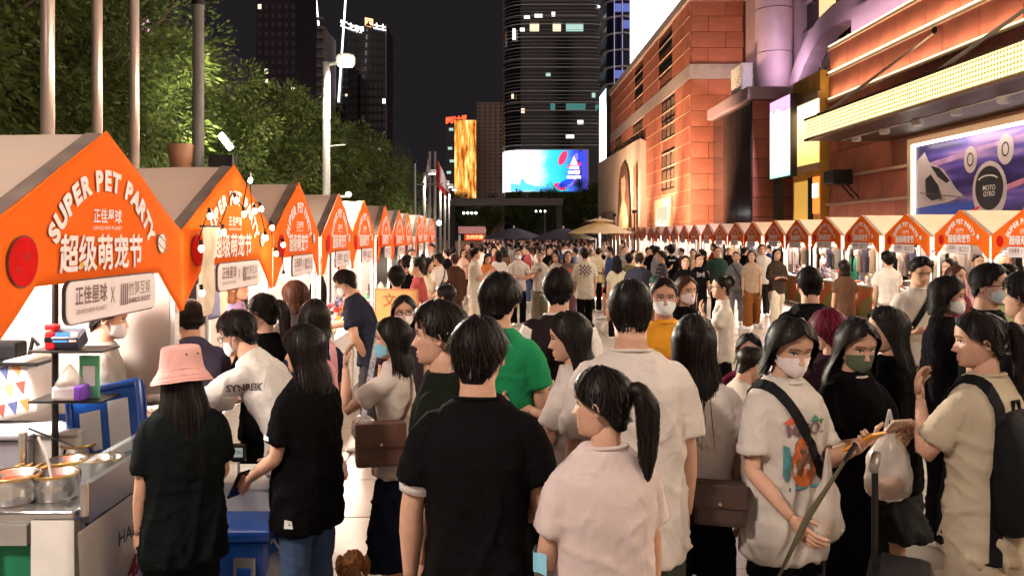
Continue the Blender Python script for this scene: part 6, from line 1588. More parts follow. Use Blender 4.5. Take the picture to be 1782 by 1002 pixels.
plc = [(700,13.6,'at the seventh left stall'),(716,16.2,'at the eighth left stall'),(735,19,'at the ninth left stall'),(752,22.6,'by the beige box tent'),(806,24,'left of the aisle centre'),(838,24.5,'in the thick of the crowd, left'),(876,25.5,'in the thick of the crowd, middle'),(918,24.2,'in the thick of the crowd, right'),(955,25.0,'below the navy parasol'),(985,24.0,'left of the plush cart'),(1058,26.0,'right of the plush cart'),(1086,23,'below the cream parasol edge'),(1128,26,'near the middle right stalls'),(1160,26.5,'in front of a far right stall'),(1186,24.5,'beside the loose black outfit woman'),(1242,26,'browsing clothes on the right'),(1268,27.5,'browsing a rack on the right'),(1338,26.5,'standing at the clothes racks'),(742,13.0,'just past the yellow sign'),(1655,10.6,'between the chest strap man and the right stalls'),(1752,9.2,'behind the glasses man at the right edge'),(1545,13.4,'at the patterned counter left of the chest strap man'),(1470,13.0,'before the patterned counter right of the black cap'),(728,10.6,'close behind the yellow sign'),(756,17.8,'beside the long brown coat'),(1062,19.5,'beside the plush cart'),(1102,21.0,'beyond the olive t-shirt person'),(1142,19.8,'left of the striped t-shirt person'),(1206,21.5,'between the two black t-shirts'),(788,22.0,'beyond the man all in white'),(968,22.5,'beyond the laughing woman'),(860,23.0,'right behind the man all in white')]
styles = ['short','mid','bob','fluffy','bun','long','crew']
for i, (px, Z, wh) in enumerate(plc):
    tcl, nm = tops[(i*3+1) % 8]; fem = i % 2 == 0; yaw = rc.choice((0,10,-20,170,185,95,-90,200))
    mid('%s in %s t-shirt %s' % ('woman' if fem else 'man', nm, wh), px, Z, rc.uniform(1.60,1.68) if fem else rc.uniform(1.68,1.78), yaw, 'f' if fem else 'm', top=('tee' if i % 3 else 'shirt', tcl), bottom=rc.choice((('pants',BLACK),('jeans',JEANS),('shorts',BLACK),('wide',(0.35,0.30,0.25)))), hairs=styles[(i*2) % 7] if fem else rc.choice(('short','fluffy','crew')), mask='white' if i % 4 == 1 else None, aR=rc.choice(('down','bent','phone')), legs=rc.choice(('stand','walk')))

# ---------------------------------------------------------------- far crowd that reads as one mass
before = set(COL.objects)
protos = []
for i in range(7):
    fem = i % 2; n0 = set(COL.objects)
    inf = person('tmp', 0, 0.01, x=0, H=1.70 if not fem else 1.62, yaw=0, sex='f' if fem else 'm', lod=2, top=('tee',(0.41,0.41,0.41)), bottom=(('pants','shorts','wide')[i % 3],BLACK), hairs=('short','long','fluffy','mid','crew','bun','short')[i], aR=('down','bent','phone','down')[i % 4], legs=('stand','walk')[i % 2], facing=False)
    parts = []
    for o in [o for o in COL.objects if o not in n0]:
        if o.type == 'MESH':
            me = o.data; co = np.empty(len(me.vertices)*3); me.vertices.foreach_get('co', co)
            kind = {'body':0,'hair':1,'ponytail':1,'hair_bun':1,'shoe':2}.get(o.name.split('.')[0], 3 if any(w in o.name for w in ('shirt','tank','jacket')) else 4)
            parts.append((co.reshape(-1,3), [tuple(p.vertices) for p in me.polygons], kind))
    protos.append(parts)
for o in [o for o in COL.objects if o not in before]: bpy.data.objects.remove(o, do_unlink=True)
tm = [cloth(t[0]) for t in tops]; bm2 = [cloth(BLACK), cloth((0.04,0.05,0.09)), cloth((0.35,0.30,0.25))]
cm_ = [SKIN[0], SKIN[1], HAIR['black'], HAIR['brown'], shoe_m[0]]+tm+bm2
cv = []; cf = []; cmi = []; rc = random.Random(4); nv = 0; placed = []
tries = 0
while len(placed) < 150 and tries < 4000:
    tries += 1
    Z = 27.5+ (rc.random()**1.5)*48; px = rc.gauss(925, 95)
    x = (px-HX)*Z/F
    if not (-1.2 < x < 8.3): continue
    if any((x-a)**2+(Z-b)**2 < .30 for a, b in placed): continue
    if (x-4.55)**2+(Z-35)**2 < 1.2 or (x+2.1)**2+(Z-40)**2 < 4: continue
    placed.append((x, Z)); pr = protos[rc.randrange(7)]; a = rc.choice((0,0.3,-0.4,3.1,3.4,1.5,-1.5,2.6)); c, s_ = math.cos(a), math.sin(a); sc = rc.uniform(.94,1.05)
    sk_, hr_ = rc.randrange(2), 2+(rc.random() < .2); tp = 5+rc.randrange(8); bt2 = 5+8+rc.choice((0,0,0,1,2))
    if rc.random() < .35: tp = 5
    for co, fs, kind in pr:
        w = np.empty_like(co); w[:,0] = (co[:,0]*c-co[:,1]*s_)*sc+x; w[:,1] = (co[:,0]*s_+co[:,1]*c)*sc+Z; w[:,2] = co[:,2]*sc
        cv.append(w); cf += [tuple(k+nv for k in f) for f in fs]; cmi += [{0:sk_,1:hr_,2:4,3:tp,4:bt2}[kind]]*len(fs); nv += len(co)
me = bpy.data.meshes.new('crowd'); me.from_pydata(np.concatenate(cv).tolist(), [], cf)
for m in cm_: me.materials.append(m)
me.polygons.foreach_set('material_index', cmi); me.polygons.foreach_set('use_smooth', [True]*len(cf))
tag(link('crowd', me), 'dense far crowd of shoppers filling the end of the aisle', 'crowd', kind='stuff')
# ================================================================ things worn, held and carried
leather = mat('brown_leather', (0.10,0.045,0.028), 0.42, var=0.2, scale=12, bump=0.15, bscale=90)
blackn = mat('black_nylon', (0.005,0.005,0.006), 0.75, var=0.15, scale=10, bump=0.4, bscale=14, spec=0.12)
phone_b = mat('phone_black', (0.012,0.012,0.014), 0.15, var=0.0)
plastic_bag = mat('plastic_film', (0.72,0.64,0.57), 0.22, var=0.10, bump=0.9, bscale=16, alpha=0.45)
def project(info, pts, sgn=1, off=.004, src=None):
    """lay (x, z) points of the wearer's front (+1) or back (-1) on the shirt"""
    bv = bvh(info['tee']) if src is None else src; out = []
    for x, z in pts:
        h = bv.ray_cast(V((x, sgn*1.2, z)), V((0,-sgn,0)))
        out.append(h[0]+h[1]*off if h[0] is not None else V((x, sgn*.15, z)))
    return out
def print_poly(mb, info, pts, sgn, off, src, m=0, center=True):
    P_ = project(info, pts, sgn, off, src); c = project(info, [(sum(p[0] for p in pts)/len(pts), sum(p[1] for p in pts)/len(pts))], sgn, off, src)[0]
    mb.add([c]+P_, [(0, i+1, (i+1) % len(P_)+1) for i in range(len(P_))], m)
def print_text(info, txt, size, x, z, sgn, m, width=None, off=.005, bold=.001, src=None):
    vs, fs = text_mesh(txt, size, 0, bold); k = 1.0
    if width: k = width/(vs[:,0].max()-vs[:,0].min())
    # the reader sees the front mirrored in the wearer's x
    pts = [(x+(-1 if sgn > 0 else 1)*float(p[0])*k, z+float(p[1])) for p in vs]
    q = MB(); q.add(project(info, pts, sgn, off, src), fs); return q.build('print_lettering', m, info['tee'])
def phone(info, side, label, colr=phone_b, tilt=20, size=(.076,.155,.009), fwd_=.085):
    w = info['wr'][side]; f = info['f'][side]; o = empty('phone', info['M'] @ (w+f*fwd_+V((0,0,.02))), label, 'phone', 'phones in hands', info['P'].rotation_euler.z)
    q = MB(); q.cbox((0,0,0), size, .004, M=Matrix.Rotation(R(tilt),3,'X')); q.build('case', colr, o)
    q = MB(); q.cbox((0,0,0), (size[0]-.008,size[1]-.012,.002), .0008, M=Matrix.Rotation(R(tilt),3,'X')); s_ = q.build('display', phone_b, o); s_.location = Matrix.Rotation(R(tilt),3,'X') @ V((0,0,size[2]/2+.001))
    return o
phone(p2, -1, 'black phone in the hand of the black t-shirt woman by the cooler', tilt=-60)
phone(p12, -1, 'yellow cased phone held up by the printed t-shirt woman', mat('phone_yellow', (0.62,0.25,0.02), 0.35), tilt=35, size=(.085,.17,.012))
phone(p13, 1, 'phone with pale flowered case held by the green mask woman', mat('phone_floral', (0.55,0.38,0.30), 0.4, var=0.6, scale=40), tilt=45, size=(.085,.17,.012))
o = empty('wallet', p9['M'] @ (p9['wr'][-1]+p9['f'][-1]*.09), 'dark brown wallet in the long haired woman\'s hands', 'wallet', rz=p9['P'].rotation_euler.z)
q = MB(); q.cbox((0,0,.0), (.20,.11,.012), .005, M=Matrix.Rotation(R(30),3,'X') @ Matrix.Rotation(R(20),3,'Y')); q.build('cover', mat('wallet_brown', (0.05,0.022,0.014), 0.4), o)
q = MB(); q.cbox((0,0.004,.010), (.17,.09,.008), .003, M=Matrix.Rotation(R(30),3,'X') @ Matrix.Rotation(R(20),3,'Y')); q.build('flap', leather, o)

def satchel(name, label, c, size, rz, m, straps, flap=.55):
    o = empty(name, c, label, 'bag', None, rz); w, d, h = size
    q = MB(); q.cbox((0,0,h/2), size, min(d,h)*.22); q.build('bag_body', m, o, smooth=False)
    q = MB(); q.cbox((0,-d/2-.004,h*(1-flap/2)), (w*1.01,.012,h*flap), .005); fl_ = q.build('flap', m, o)
    q = MB(); q.ball((0,-d/2-.014,h*(1-flap)+.02), .010, 8, 5); q.build('clasp', mat('brass', (0.6,0.42,0.18), 0.3, metal=1.0), fl_)
    return o
def band(name, m, w, pts, par):
    """flat strap along world points"""
    q = MB(); P_ = [V(p) for p in pts]; rings = []
    for i, p in enumerate(P_):
        t = (P_[min(i+1,len(P_)-1)]-P_[max(i-1,0)]).normalized(); s_ = t.cross(V((0,1,0))); s_ = s_.normalized() if s_.length > .1 else V((1,0,0)); n_ = s_.cross(t)
        rings.append([p-s_*w/2-n_*.002, p+s_*w/2-n_*.002, p+s_*w/2+n_*.002, p-s_*w/2+n_*.002])
    q.loft(rings); o = q.build(name, m, par)
    if par: o.matrix_parent_inverse = (Matrix.Translation(par.location) @ par.rotation_euler.to_matrix().to_4x4()).inverted()
    return o
def body_strap(info, sh, hip_, w, m, par, name='strap', arc=(0,1)):
    o = strap(info, sh, hip_, w, m, name, None, arc); o.parent = par
    o.matrix_parent_inverse = Matrix.Identity(4) if par is info['P'] else ((Matrix.Translation(par.location) @ par.rotation_euler.to_matrix().to_4x4()).inverted() @ info['M'])
    return o
# blue mask woman's satchel
s1 = satchel('satchel', 'brown leather satchel at the hip of the blue mask woman', p38['M'] @ V((-.19,.02,.80)), (.27,.10,.24), R(12), leather, None)
body_strap(p38, (.05,0,1.30), (-.15,0,.98), .022, leather, s1)
s2 = satchel('shoulder_bag', 'small dark brown bag on the hip of the long haired woman', p11['M'] @ V((.10,-.18,.83)), (.22,.09,.18), R(-14), mat('dark_leather', (0.05,0.028,0.022), 0.45, var=0.2), None)
q = MB(); q.lathe([(.05,0),(.075,.05),(.07,.12),(.03,.15)], (0,0,0), 16); hb = empty('handbag', at(632,765,5.0), 'small woven silver handbag on a striped strap beside the blue mask woman', 'bag'); q.build('bag_body', mat('woven', (0.34,0.31,0.29), 0.35, metal=0.4, var=0.7, scale=70), hb, smooth=True)
band('strap', mat('striped_strap', (0.28,0.26,0.28), 0.6, var=0.9, scale=60), .035, [at(632,728,5.0), at(645,650,5.0), at(662,560,5.0)], hb)
# printed t-shirt woman: cross strap, print, plastic bag, stick
cb = top_thing(p12, 'cross_body_strap', 'wide black cross body strap over the printed t-shirt', 'strap')
body_strap(p12, (.09,0,1.36), (-.15,0,.92), .048, blackn, cb)
bv12 = bvh(p12['tee']); 
q = MB(); R_ = [(.02+.075*math.cos(t), 1.10+.105*math.sin(t)) for t in [2*math.pi*k/20 for k in range(20)]]; print_poly(q, p12, R_, 1, .0045, bv12); q.build('print_disc', mat('print_orange', (0.55,0.13,0.03), 0.7, var=0.5, scale=30), p12['tee'])
q = MB(); print_poly(q, p12, [(.02+.045*math.cos(t), 1.10+.07*math.sin(t)) for t in [2*math.pi*k/14 for k in range(14)]], 1, .006, bv12); q.build('print_figure', mat('print_dark', (0.20,0.09,0.05), 0.7, var=0.9, scale=45), p12['tee'])
q = MB(); print_poly(q, p12, [(.105,1.02),(.125,1.05),(.125,1.18),(.10,1.17),(.092,1.10)], 1, .0045, bv12); print_poly(q, p12, [(-.08,.985),(.10,.985),(.10,1.0),(-.08,1.0)], 1, .0045, bv12); q.build('print_teal', mat('print_teal', (0.06,0.20,0.22), 0.7, var=0.5, scale=25), p12['tee'])
q = MB(); print_poly(q, p12, [(-.02,1.265),(-.10,1.245),(-.12,1.262),(-.05,1.29)], 1, .0045, bv12); q.build('print_leaf', mat('print_green', (0.05,0.22,0.12), 0.7), p12['tee'])
q = MB(); print_poly(q, p12, [(.03,1.27),(.10,1.255),(.12,1.27),(.06,1.30)], 1, .0045, bv12); q.build('print_flower', mat('print_redp', (0.5,0.08,0.05), 0.7), p12['tee'])
print_text(p12, 'MICOL', .075, .0, 1.232, 1, mat('print_plum', (0.16,0.07,0.09), 0.7), width=.22, src=bv12)
def sack(label, top, length, wid, rz, lump, seed):
    o = empty('plastic_bag', top, label, 'plastic bag', 'plastic carrier bags', rz); q = MB(); rings = []; n = 26
    for i in range(14):
        f = i/13; z = -.10-length*f; w = wid*float(np.interp(f, [0,.12,.28,.5,.85,.95,1], [.10,.42,.78,.95,1.0,.85,.45]))
        rg = []
        for j in range(n):
            a = 2*math.pi*j/n; k = 1+.28*noise.noise(V((math.cos(a)*2.2+seed, math.sin(a)*2.2, f*3)))+.22*noise.noise(V((math.cos(a)*6, math.sin(a)*6+seed, f*4)))
            rg.append(V((w*.5*math.cos(a)*k, w*.33*math.sin(a)*k, z)))
        rings.append(rg)
    q.loft(rings, False, True); q.build('bag_body', plastic_bag, o, smooth=True)
    for s_ in (-1, 1):
        q = MB(); pts = [V((s_*wid*.10,0,-.16)), V((s_*wid*.06,.0,-.06)), V((0,0,.0))]; q.tube(pts, [.018,.008,.006], 6); q.build('handle', plastic_bag, o)
    for k in range(3):
        q = MB(); q.ball((wid*.14*(k-1), .02*(k-1), -.10-length*.80), (wid*.17,wid*.15,length*.14), 12, 8); q.build('contents', lump, o, smooth=True)
    return o
food = mat('food_orange', (0.42,0.14,0.05), 0.5, var=0.6, scale=18)
sack('white plastic bag hanging from the printed t-shirt woman\'s hand', at(1440,780,3.3), .28, .13, R(20), mat('food_pale', (0.5,0.3,0.2), 0.5, var=0.5, scale=18), 3)
sack('bulging plastic bag of orange food held by the green mask woman', at(1548,712,3.55), .30, .19, R(-10), food, 8)
um = empty('folded_umbrella', p12['M'] @ (p12['wr'][1]+V((.0,.02,.02))), 'thin dark folded umbrella slanting down from the printed t-shirt woman', 'umbrella', rz=p12['P'].rotation_euler.z)
q = MB(); q.tube([(-.16,.10,.22),(0,.05,0),(.14,.02,-.24)], [.006,.013,.004], 8); q.build('canopy', mat('umbrella_olive', (0.07,0.06,0.03), 0.6), um)
q = MB(); q.tube([(-.16,.10,.22),(-.20,.12,.29)], [.010,.010], 8); q.build('grip', phone_b, um)
# collar of the black dress
# suitcase
sc_ = empty('suitcase', at(1562,1002,3.55)*1.0, 'black suitcase with raised handle beside the green mask woman', 'suitcase', rz=R(62)); sc_.location = ((1566-HX)*3.2/F, 3.2, 0)
q = MB(); q.cbox((0,0,.42), (.36,.24,.62), .05); q.build('shell', mat('case_black', (0.012,0.012,0.014), 0.35, var=0.2), sc_)
for k in range(5): q = MB(); q.cbox((-.13+.065*k,-.122,.42), (.02,.012,.50), .004); q.build('rib', MATS['case_black'], sc_)
for s_ in (-.07,.09): q = MB(); q.tube([(s_,.09,.72),(s_,.09,1.12)], .009, 8); q.build('handle_rod', dark_metal, sc_)
q = MB(); q.cbox((.01,.09,1.135), (.22,.035,.04), .012); q.build('handle_grip', mat('grip_grey', (0.15,0.13,0.11), 0.4), sc_)
for s_ in (-.14,.14): q = MB(); q.lathe([(.03,-.012),(.03,.012)], (0,0,0), 12); w_ = q.build('wheel', dark_metal, sc_, (s_,0,.05)); w_.rotation_euler = (0,R(90),0)
# cream shirt woman's backpack
def backpack(info, label, w=.30, d=.16, h=.42, zc=None, m=blackn, side_straps=True):
    H = info['H']; zc = zc or .70*H; sp_, l_ = info['sp'](zc/H-.515)
    o = empty('backpack', info['M'] @ V((0,0,0)), label, 'backpack', None, info['P'].rotation_euler.z)
    q = MB(); rings = []
    for f, a, b in ((0,.80,.7),(.05,.95,.95),(.2,1,1.05),(.45,1.0,1.0),(.7,.96,.85),(.88,.80,.62),(.97,.5,.38),(1.0,.25,.2)):
        c = V((0,-.075*H/1.7-.02-d*b*.5+d*.1,zc-h*.62+h*f)); rings.append([p+V((0,0,0))+V((.006*noise.noise(p*9),.012*noise.noise(p*7),0)) for p in superring(c, V((1,0,0)), V((0,1,0)), w*a/2, d*b/2, 28, 3.0)])
    q.loft(rings); q.build('pack_body', m, o, smooth=True)
    q = MB(); rings = []
    for f, a, b in ((0,.7,.5),(.08,.9,.9),(.6,.9,1.0),(.9,.8,.8),(1,.6,.3)):
        c = V((0,-.075*H/1.7-.02-d*1.02,zc-h*.56+h*.45*f)); rings.append(superring(c, V((1,0,0)), V((0,1,0)), w*.40*a, d*.20*b, 22, 3.0))
    q.loft(rings); q.build('front_pocket', m, o, smooth=True)
    q = MB(); q.tube([(-.03,-.12*H/1.7,zc+h*.34),(-.02,-.12*H/1.7,zc+h*.44),(.02,-.12*H/1.7,zc+h*.44),(.03,-.12*H/1.7,zc+h*.34)], .008, 6); q.build('grab_loop', m, o)
    if side_straps:
        for s_ in (-1, 1): body_strap(info, (s_*.062*H,0,.835*H), (s_*.075*H,-.02,.60*H), .05, m, o, 'shoulder_strap')
    return o
backpack(p15, 'black backpack worn over the cream shirt', w=.34, d=.17, h=.50, zc=1.14)
backpack(p19, 'dark backpack of the man in the black cap', w=.30, d=.14, h=.42)
backpack(p39, 'pink backpack on the navy top woman', w=.26, d=.12, h=.36, m=mat('pink_nylon', (0.50,0.22,0.24), 0.6, var=0.1))
for inf, lb, sh, hp_, w, m in ((p18,'black chest strap of the white t-shirt man at the right',(-.08,0,1.50),(.15,0,1.12),.05,blackn),(p38,None,None,None,0,None),(PEOPLE['greytee'],'black cross strap of the grey t-shirt woman',(.07,0,1.38),(-.14,0,1.0),.02,blackn),(PEOPLE['maroon'],'maroon bag strap on the pale shirt at the right edge',(-.08,0,1.36),(.14,0,.95),.04,mat('maroon_strap', (0.09,0.012,0.02), 0.6)),(PEOPLE['waistbag'],'black sling on the white t-shirt person by the left stalls',(.08,0,1.40),(-.15,0,1.02),.03,blackn)):
    if not lb: continue
    t = top_thing(inf, 'bag_strap', lb, 'strap'); body_strap(inf, sh, hp_, w, m, t)
for inf, lb, off in ((PEOPLE['greytee'],'small black cross bag on the grey t-shirt woman',(-.17,.06,.92)),(PEOPLE['waistbag'],'black waist bag on the white t-shirt person',(.02,-.17,1.02))):
    satchel('shoulder_bag', lb, inf['M'] @ V(off), (.20,.08,.14), inf['P'].rotation_euler.z, blackn, None)
# prints on other shirts
bv10 = bvh(p10['tee']); q = MB()
def stroke(q, info, a, b, w, sgn, off, src):
    d = V((b[0]-a[0], b[1]-a[1])).normalized(); n_ = V((-d.y, d.x))*w/2; k = 8; pts = []
    for i in range(k+1): t = i/k; c = (a[0]+(b[0]-a[0])*t, a[1]+(b[1]-a[1])*t); pts += [(c[0]+n_.x,c[1]+n_.y),(c[0]-n_.x,c[1]-n_.y)]
    q.add(project(info, pts, sgn, off, src), [(2*i,2*i+1,2*i+3,2*i+2) for i in range(k)])
for a, b in (((-.10,1.20),(0,1.27)),((0,1.27),(.10,1.20)),((.10,1.20),(-.10,1.20)),((-.04,1.205),(0,1.235)),((0,1.235),(.04,1.205))): stroke(q, p10, a, b, .010, 1, .005, bv10)
q.build('print_mountain', mat('print_vermilion', (0.50,0.06,0.02), 0.7), p10['tee'])
bv16 = bvh(p16['tee']); q = MB()
for k in range(12):
    a0, a1 = 2*math.pi*k/12, 2*math.pi*(k+1)/12; stroke(q, p16, (-.05+.03*math.cos(a0),1.36+.05*math.sin(a0)), (-.05+.03*math.cos(a1),1.36+.05*math.sin(a1)), .012, 1, .005, bv16)
q.build('print_loop', mat('print_white', (0.6,0.62,0.6), 0.7), p16['tee'])
q = MB(); print_poly(q, p16, [(-.03,1.43),(-.09,1.42),(-.10,1.37),(-.06,1.40)], 1, .005, bv16); stroke(q, p16, (-.05,1.31), (-.02,1.24), .014, 1, .005, bv16); q.build('print_teal_mark', mat('print_teal2', (0.05,0.35,0.26), 0.7), p16['tee'])
inf = PEOPLE['checker']; bvc = bvh(inf['tee']); q = MB()
for i in range(6):
    for j in range(5):
        if (i+j) % 2: continue
        x, z = -.12+.04*i, 1.22+.04*j; print_poly(q, inf, [(x,z),(x+.04,z),(x+.04,z+.04),(x,z+.04)], -1, .005, bvc)
q.build('checker_print', ink, inf['tee']); print_text(inf, 'CHECK', .05, 0, 1.19, -1, ink, width=.12, src=bvc)
print_text(PEOPLE['backprint'], 'STAFF', .05, 0, 1.42, -1, MATS['print_white'], width=.16)
print_text(PEOPLE['graphic'], '8', .12, 0, 1.24, 1, ink, width=.08)
q = MB(); inf = PEOPLE['redprint']; print_poly(q, inf, [(.09*math.cos(t), 1.22+.11*math.sin(t)) for t in [2*math.pi*k/12 for k in range(12)]], 1, .006, bvh(inf['tee'])); q.build('red_print', MATS['print_redp'], inf['tee'])
q = MB(); inf = PEOPLE['greyprint']; print_poly(q, inf, [(-.08,1.22),(.08,1.22),(.08,1.32),(-.08,1.32)], 1, .006, bvh(inf['tee'])); q.build('grey_print', cloth((0.2,0.2,0.21)), inf['tee'])
q = MB(); inf = PEOPLE['striped']; bvs = bvh(inf['tee'])
for sg in (1, -1):
    for k in range(6): stroke(q, inf, (-.15,.95+.08*k), (.15,.95+.08*k), .022, sg, .005, bvs)
q.build('stripes', cloth((0.26,0.20,0.20)), inf['tee'])
# lettering on the bending man's shoulder, clip in the cream shirt woman's hair, elbow mask
bvb = bvh(p42['tee']); vs, fs = text_mesh('SYNREIK', .05, 0, .0015); q = MB(); out = []
sh = p42['sh'][-1]
for p in vs:
    h = bvb.ray_cast(V((-1.0, sh.y-.04-float(p[0])*.8, sh.z-.06+float(p[1])*1.0)), V((1,0,0))); out.append(h[0]+h[1]*.004 if h[0] is not None else sh)
q.add(out, fs); q.build('shoulder_lettering', ink, p42['tee'])
T15 = p15['T']; q = MB(); q.tube([T15 @ V((.10+.10*math.cos(a), -.46, -.10+.06*math.sin(a))) for a in [2*math.pi*k/14 for k in range(15)]], .004, 6); q.build('hair_clip', mat('clip_white', (0.75,0.72,0.68), 0.3), p15['P'])
q = MB(); el = p5['el'][-1]; rings = []
for k in range(8):
    a = -1.2+2.4*k/7; rings.append([el+V((-.040*math.cos(a)-.004, .048*math.sin(a)-.01, dz+.006*math.sin(9*dz+k))) for dz in (-.032,-.016,0,.016,.032)])
q.loft(rings, False, False, closed=False); q.build('elbow_mask', maskm['blue'], p5['P'], smooth=True)
q = MB(); sh, u = p4['sh'][-1], (p4['el'][-1]-p4['sh'][-1]).normalized(); q.tube([sh+u*.185, sh+u*.205, sh+u*.24], [.062,.066,.058], 16); q.build('white_cuff', cloth((0.62,0.58,0.56)), p4['P'], smooth=True)
T2 = p2['tee']; bv2 = bvh(T2)
for (yy, zz, sy, sz) in ((.04,1.10,.022,.010),(-.05,.70,.018,.018)):
    q = MB(); pts = []
    for dy, dz in ((-1,-1),(1,-1),(1,1),(-1,1)):
        h = bv2.ray_cast(V((-1,yy+dy*sy,zz+dz*sz)), V((1,0,0))); pts.append(h[0]+h[1]*.009 if h[0] is not None else V((-.2,yy,zz)))
    q.add(pts, [(0,1,2,3)]); q.build('small_label', MATS['print_white'], T2)
for s_ in (1,-1):
    q = MB(); w, f = p44['wr'][s_], p44['f'][s_]; hand(q, w, f, V((-s_*.3,0,1)), p44['H']*1.10, s_, .6); q.tube([w-f*.05,w-f*.0,w+f*.03], [.030,.027,.030], 10); q.build('glove', cloth((0.70,0.70,0.68)), p44['P'], smooth=True)

# ================================================================ the food stall on the left
stain = mat('stainless', (0.62,0.61,0.60), 0.22, metal=0.95, var=0.08, scale=6)
alu = mat('aluminium', (0.55,0.55,0.56), 0.32, metal=0.9, var=0.06)
cloth_w = mat('table_cloth_white', (0.68,0.66,0.63), 0.7, var=0.06, bump=0.5, bscale=5)
green_c = mat('table_cloth_green', (0.005,0.16,0.07), 0.7, var=0.15)
fc = empty('food_counter', (0,0,0), 'stainless food counter of the first stall draped with a white lettered cloth', 'counter')
q = MB(); q.cbox((-2.35,4.08,.865), (1.16,1.42,.05), .01); q.build('worktop', stain, fc)
q = MB(); q.bb((-1.80,3.50,.80),(-1.765,4.79,.97)); q.build('front_rail', alu, fc)
q = MB(); q.bb((-1.80,3.50,.97),(-1.765,4.79,1.06)); q.build('glass_screen', mat('screen_glass', (0.75,0.85,0.84), 0.08, var=0, alpha=0.25), fc)
q = MB(); vs = []
for i in range(29):
    for j in range(9):
        y = 3.38+1.42*i/28; z = .80*(1-j/8)
        vs.append((-1.755+.018*math.sin(y*23+.6*math.sin(y*9))*(j/8)+.02*j/8, y, z))
q.add(vs, [(i*9+j,(i+1)*9+j,(i+1)*9+j+1,i*9+j+1) for i in range(28) for j in range(8)]); fcl = q.build('front_cloth', cloth_w, fc, smooth=True)
q = MB(); put_text(q, 'HAPPY TO', .088, (-1.70,3.86,.665), (0,1,-.03), (0,0,1), .002, width=.46); q.build('cloth_lettering', ink, fcl)
q = MB(); put_text(q, '4A 9', .13, (-1.695,3.88,.50), (0,1,.05), (0,.15,1), .006, width=.34); q.build('cloth_lettering', mat('red_ink', (0.42,0.02,0.03), 0.6), fcl)
q = MB(); q.bb((-2.93,3.40,.02),(-1.92,3.43,.74)); q.build('end_cloth', green_c, fc)
q = MB(); vs = []
for i in range(9):
    for j in range(7): x = -1.94+.18*i/8; vs.append((x, 3.36-.012*math.sin(i*2.2)*(j/6), .86*(1-j/6)))
q.add(vs, [(i*7+j,i*7+j+1,(i+1)*7+j+1,(i+1)*7+j) for i in range(8) for j in range(6)]); q.build('corner_cloth', cloth_w, fc, smooth=True)
q = MB(); q.bb((-2.93,3.345,.76),(-1.95,3.40,.845)); fe = q.build('front_edge', alu, fc)
q = MB(); q.cbox((-2.12,3.335,.74), (.035,.02,.10), .006); q.ball((-2.12,3.325,.69), .025, 10, 6); q.build('latch', stain, fe)
q = MB(); q.ball((-2.62,3.33,.80), .035, 10, 6); q.build('knob', phone_b, fe)
for i, (px, py0, py1, Z) in enumerate(((147,858,938,3.42),(40,752,800,3.9))):
    a, b = at(px,py1,Z), at(px,py0,Z); q = MB(); q.tube([(a.x,Z,.86 if i == 0 else .86),(b.x,Z,max(b.z,1.0))], .020, 12); q.build('corner_post', stain, fc)
def pot(px, py, Z, r, h, label, soup, z=.89, ladle=False):
    x = (px-HX)*Z/F
    o = empty('soup_pot', (x,Z,z), label, 'pot', 'steel pots on the food counter')
    q = MB(); q.lathe([(r*.94,0),(r*.98,.01),(r,h*.6),(r,h),(r*1.05,h+.004),(r*1.05,h+.010),(r*.97,h+.010),(r*.96,h*.72),(.01,h*.70)], (0,0,0), 28); q.build('pan', stain, o, smooth=True)
    q = MB(); q.lathe([(r*.955,h*.78),(.01,h*.785)], (0,0,0), 28); q.build('soup', soup, o)
    q = MB(); q.lathe([(r*1.055,h+.002),(r*1.075,h+.009),(r*1.03,h+.016)], (0,0,0), 28, cap=False); q.build('rim', mat('rim_gold', (0.55,0.36,0.14), 0.3, metal=0.8), o, smooth=True)
    if ladle:
        q = MB(); q.tube([(-.02,.0,h*.8),(-r*.6,.02,h+.08),(-r*1.1,.03,h+.16)], [.006,.006,.007], 6); q.build('ladle', mat('ladle_white', (0.7,0.69,0.66), 0.4), o)
soup = mat('soup_red', (0.35,0.05,0.012), 0.15, var=0.7, scale=26); soup2 = mat('soup_tan', (0.42,0.22,0.07), 0.25, var=0.7, scale=24)
pot(24, 905, 3.52, .105, .105, 'steel pot of red broth at the left corner of the food counter', soup)
pot(98, 905, 3.56, .088, .10, 'steel pot of red broth with a white ladle beside the steel post', soup, ladle=True)
pot(118, 850, 3.80, .085, .09, 'steel pot of tan stew in the middle of the food counter', soup2)
pot(138, 832, 4.10, .085, .09, 'steel pot with rim lit, behind the tan stew pot', soup2)
pot(168, 842, 3.86, .075, .08, 'small steel pot nearest the open blue lid', soup)
pot(192, 838, 3.92, .065, .07, 'small steel pot nearest the glass screen', soup2)
tr = empty('serving_tray', at(60,850,3.75), 'shallow golden tray of skewers behind the red broth pots', 'tray'); tr.location.z = .89
q = MB(); q.loft([rrect(-.17,.17,-.11,.11,.03,z,4,off=o_) for z, o_ in ((0,0),(.05,.01),(.05,0),(.012,-.01))]); q.build('pan', mat('tray_gold', (0.50,0.36,0.16), 0.25, metal=0.8), tr)
for k in range(7): q = MB(); q.tube([(-.14+.045*k,-.09,.05),(-.12+.045*k,.02,.055),(-.11+.045*k,.10,.07)], [.004,.016,.003], 6); q.build('skewer', soup2, tr)
ch_ = empty('chopstick', at(95,838,4.0), 'single black chopstick resting across the pots', 'chopstick'); ch_.location.z = 1.03
q = MB(); q.tube([(-.13,.0,.06),(.10,0,-.03)], [.006,.003], 6); q.build('stick', phone_b, ch_)
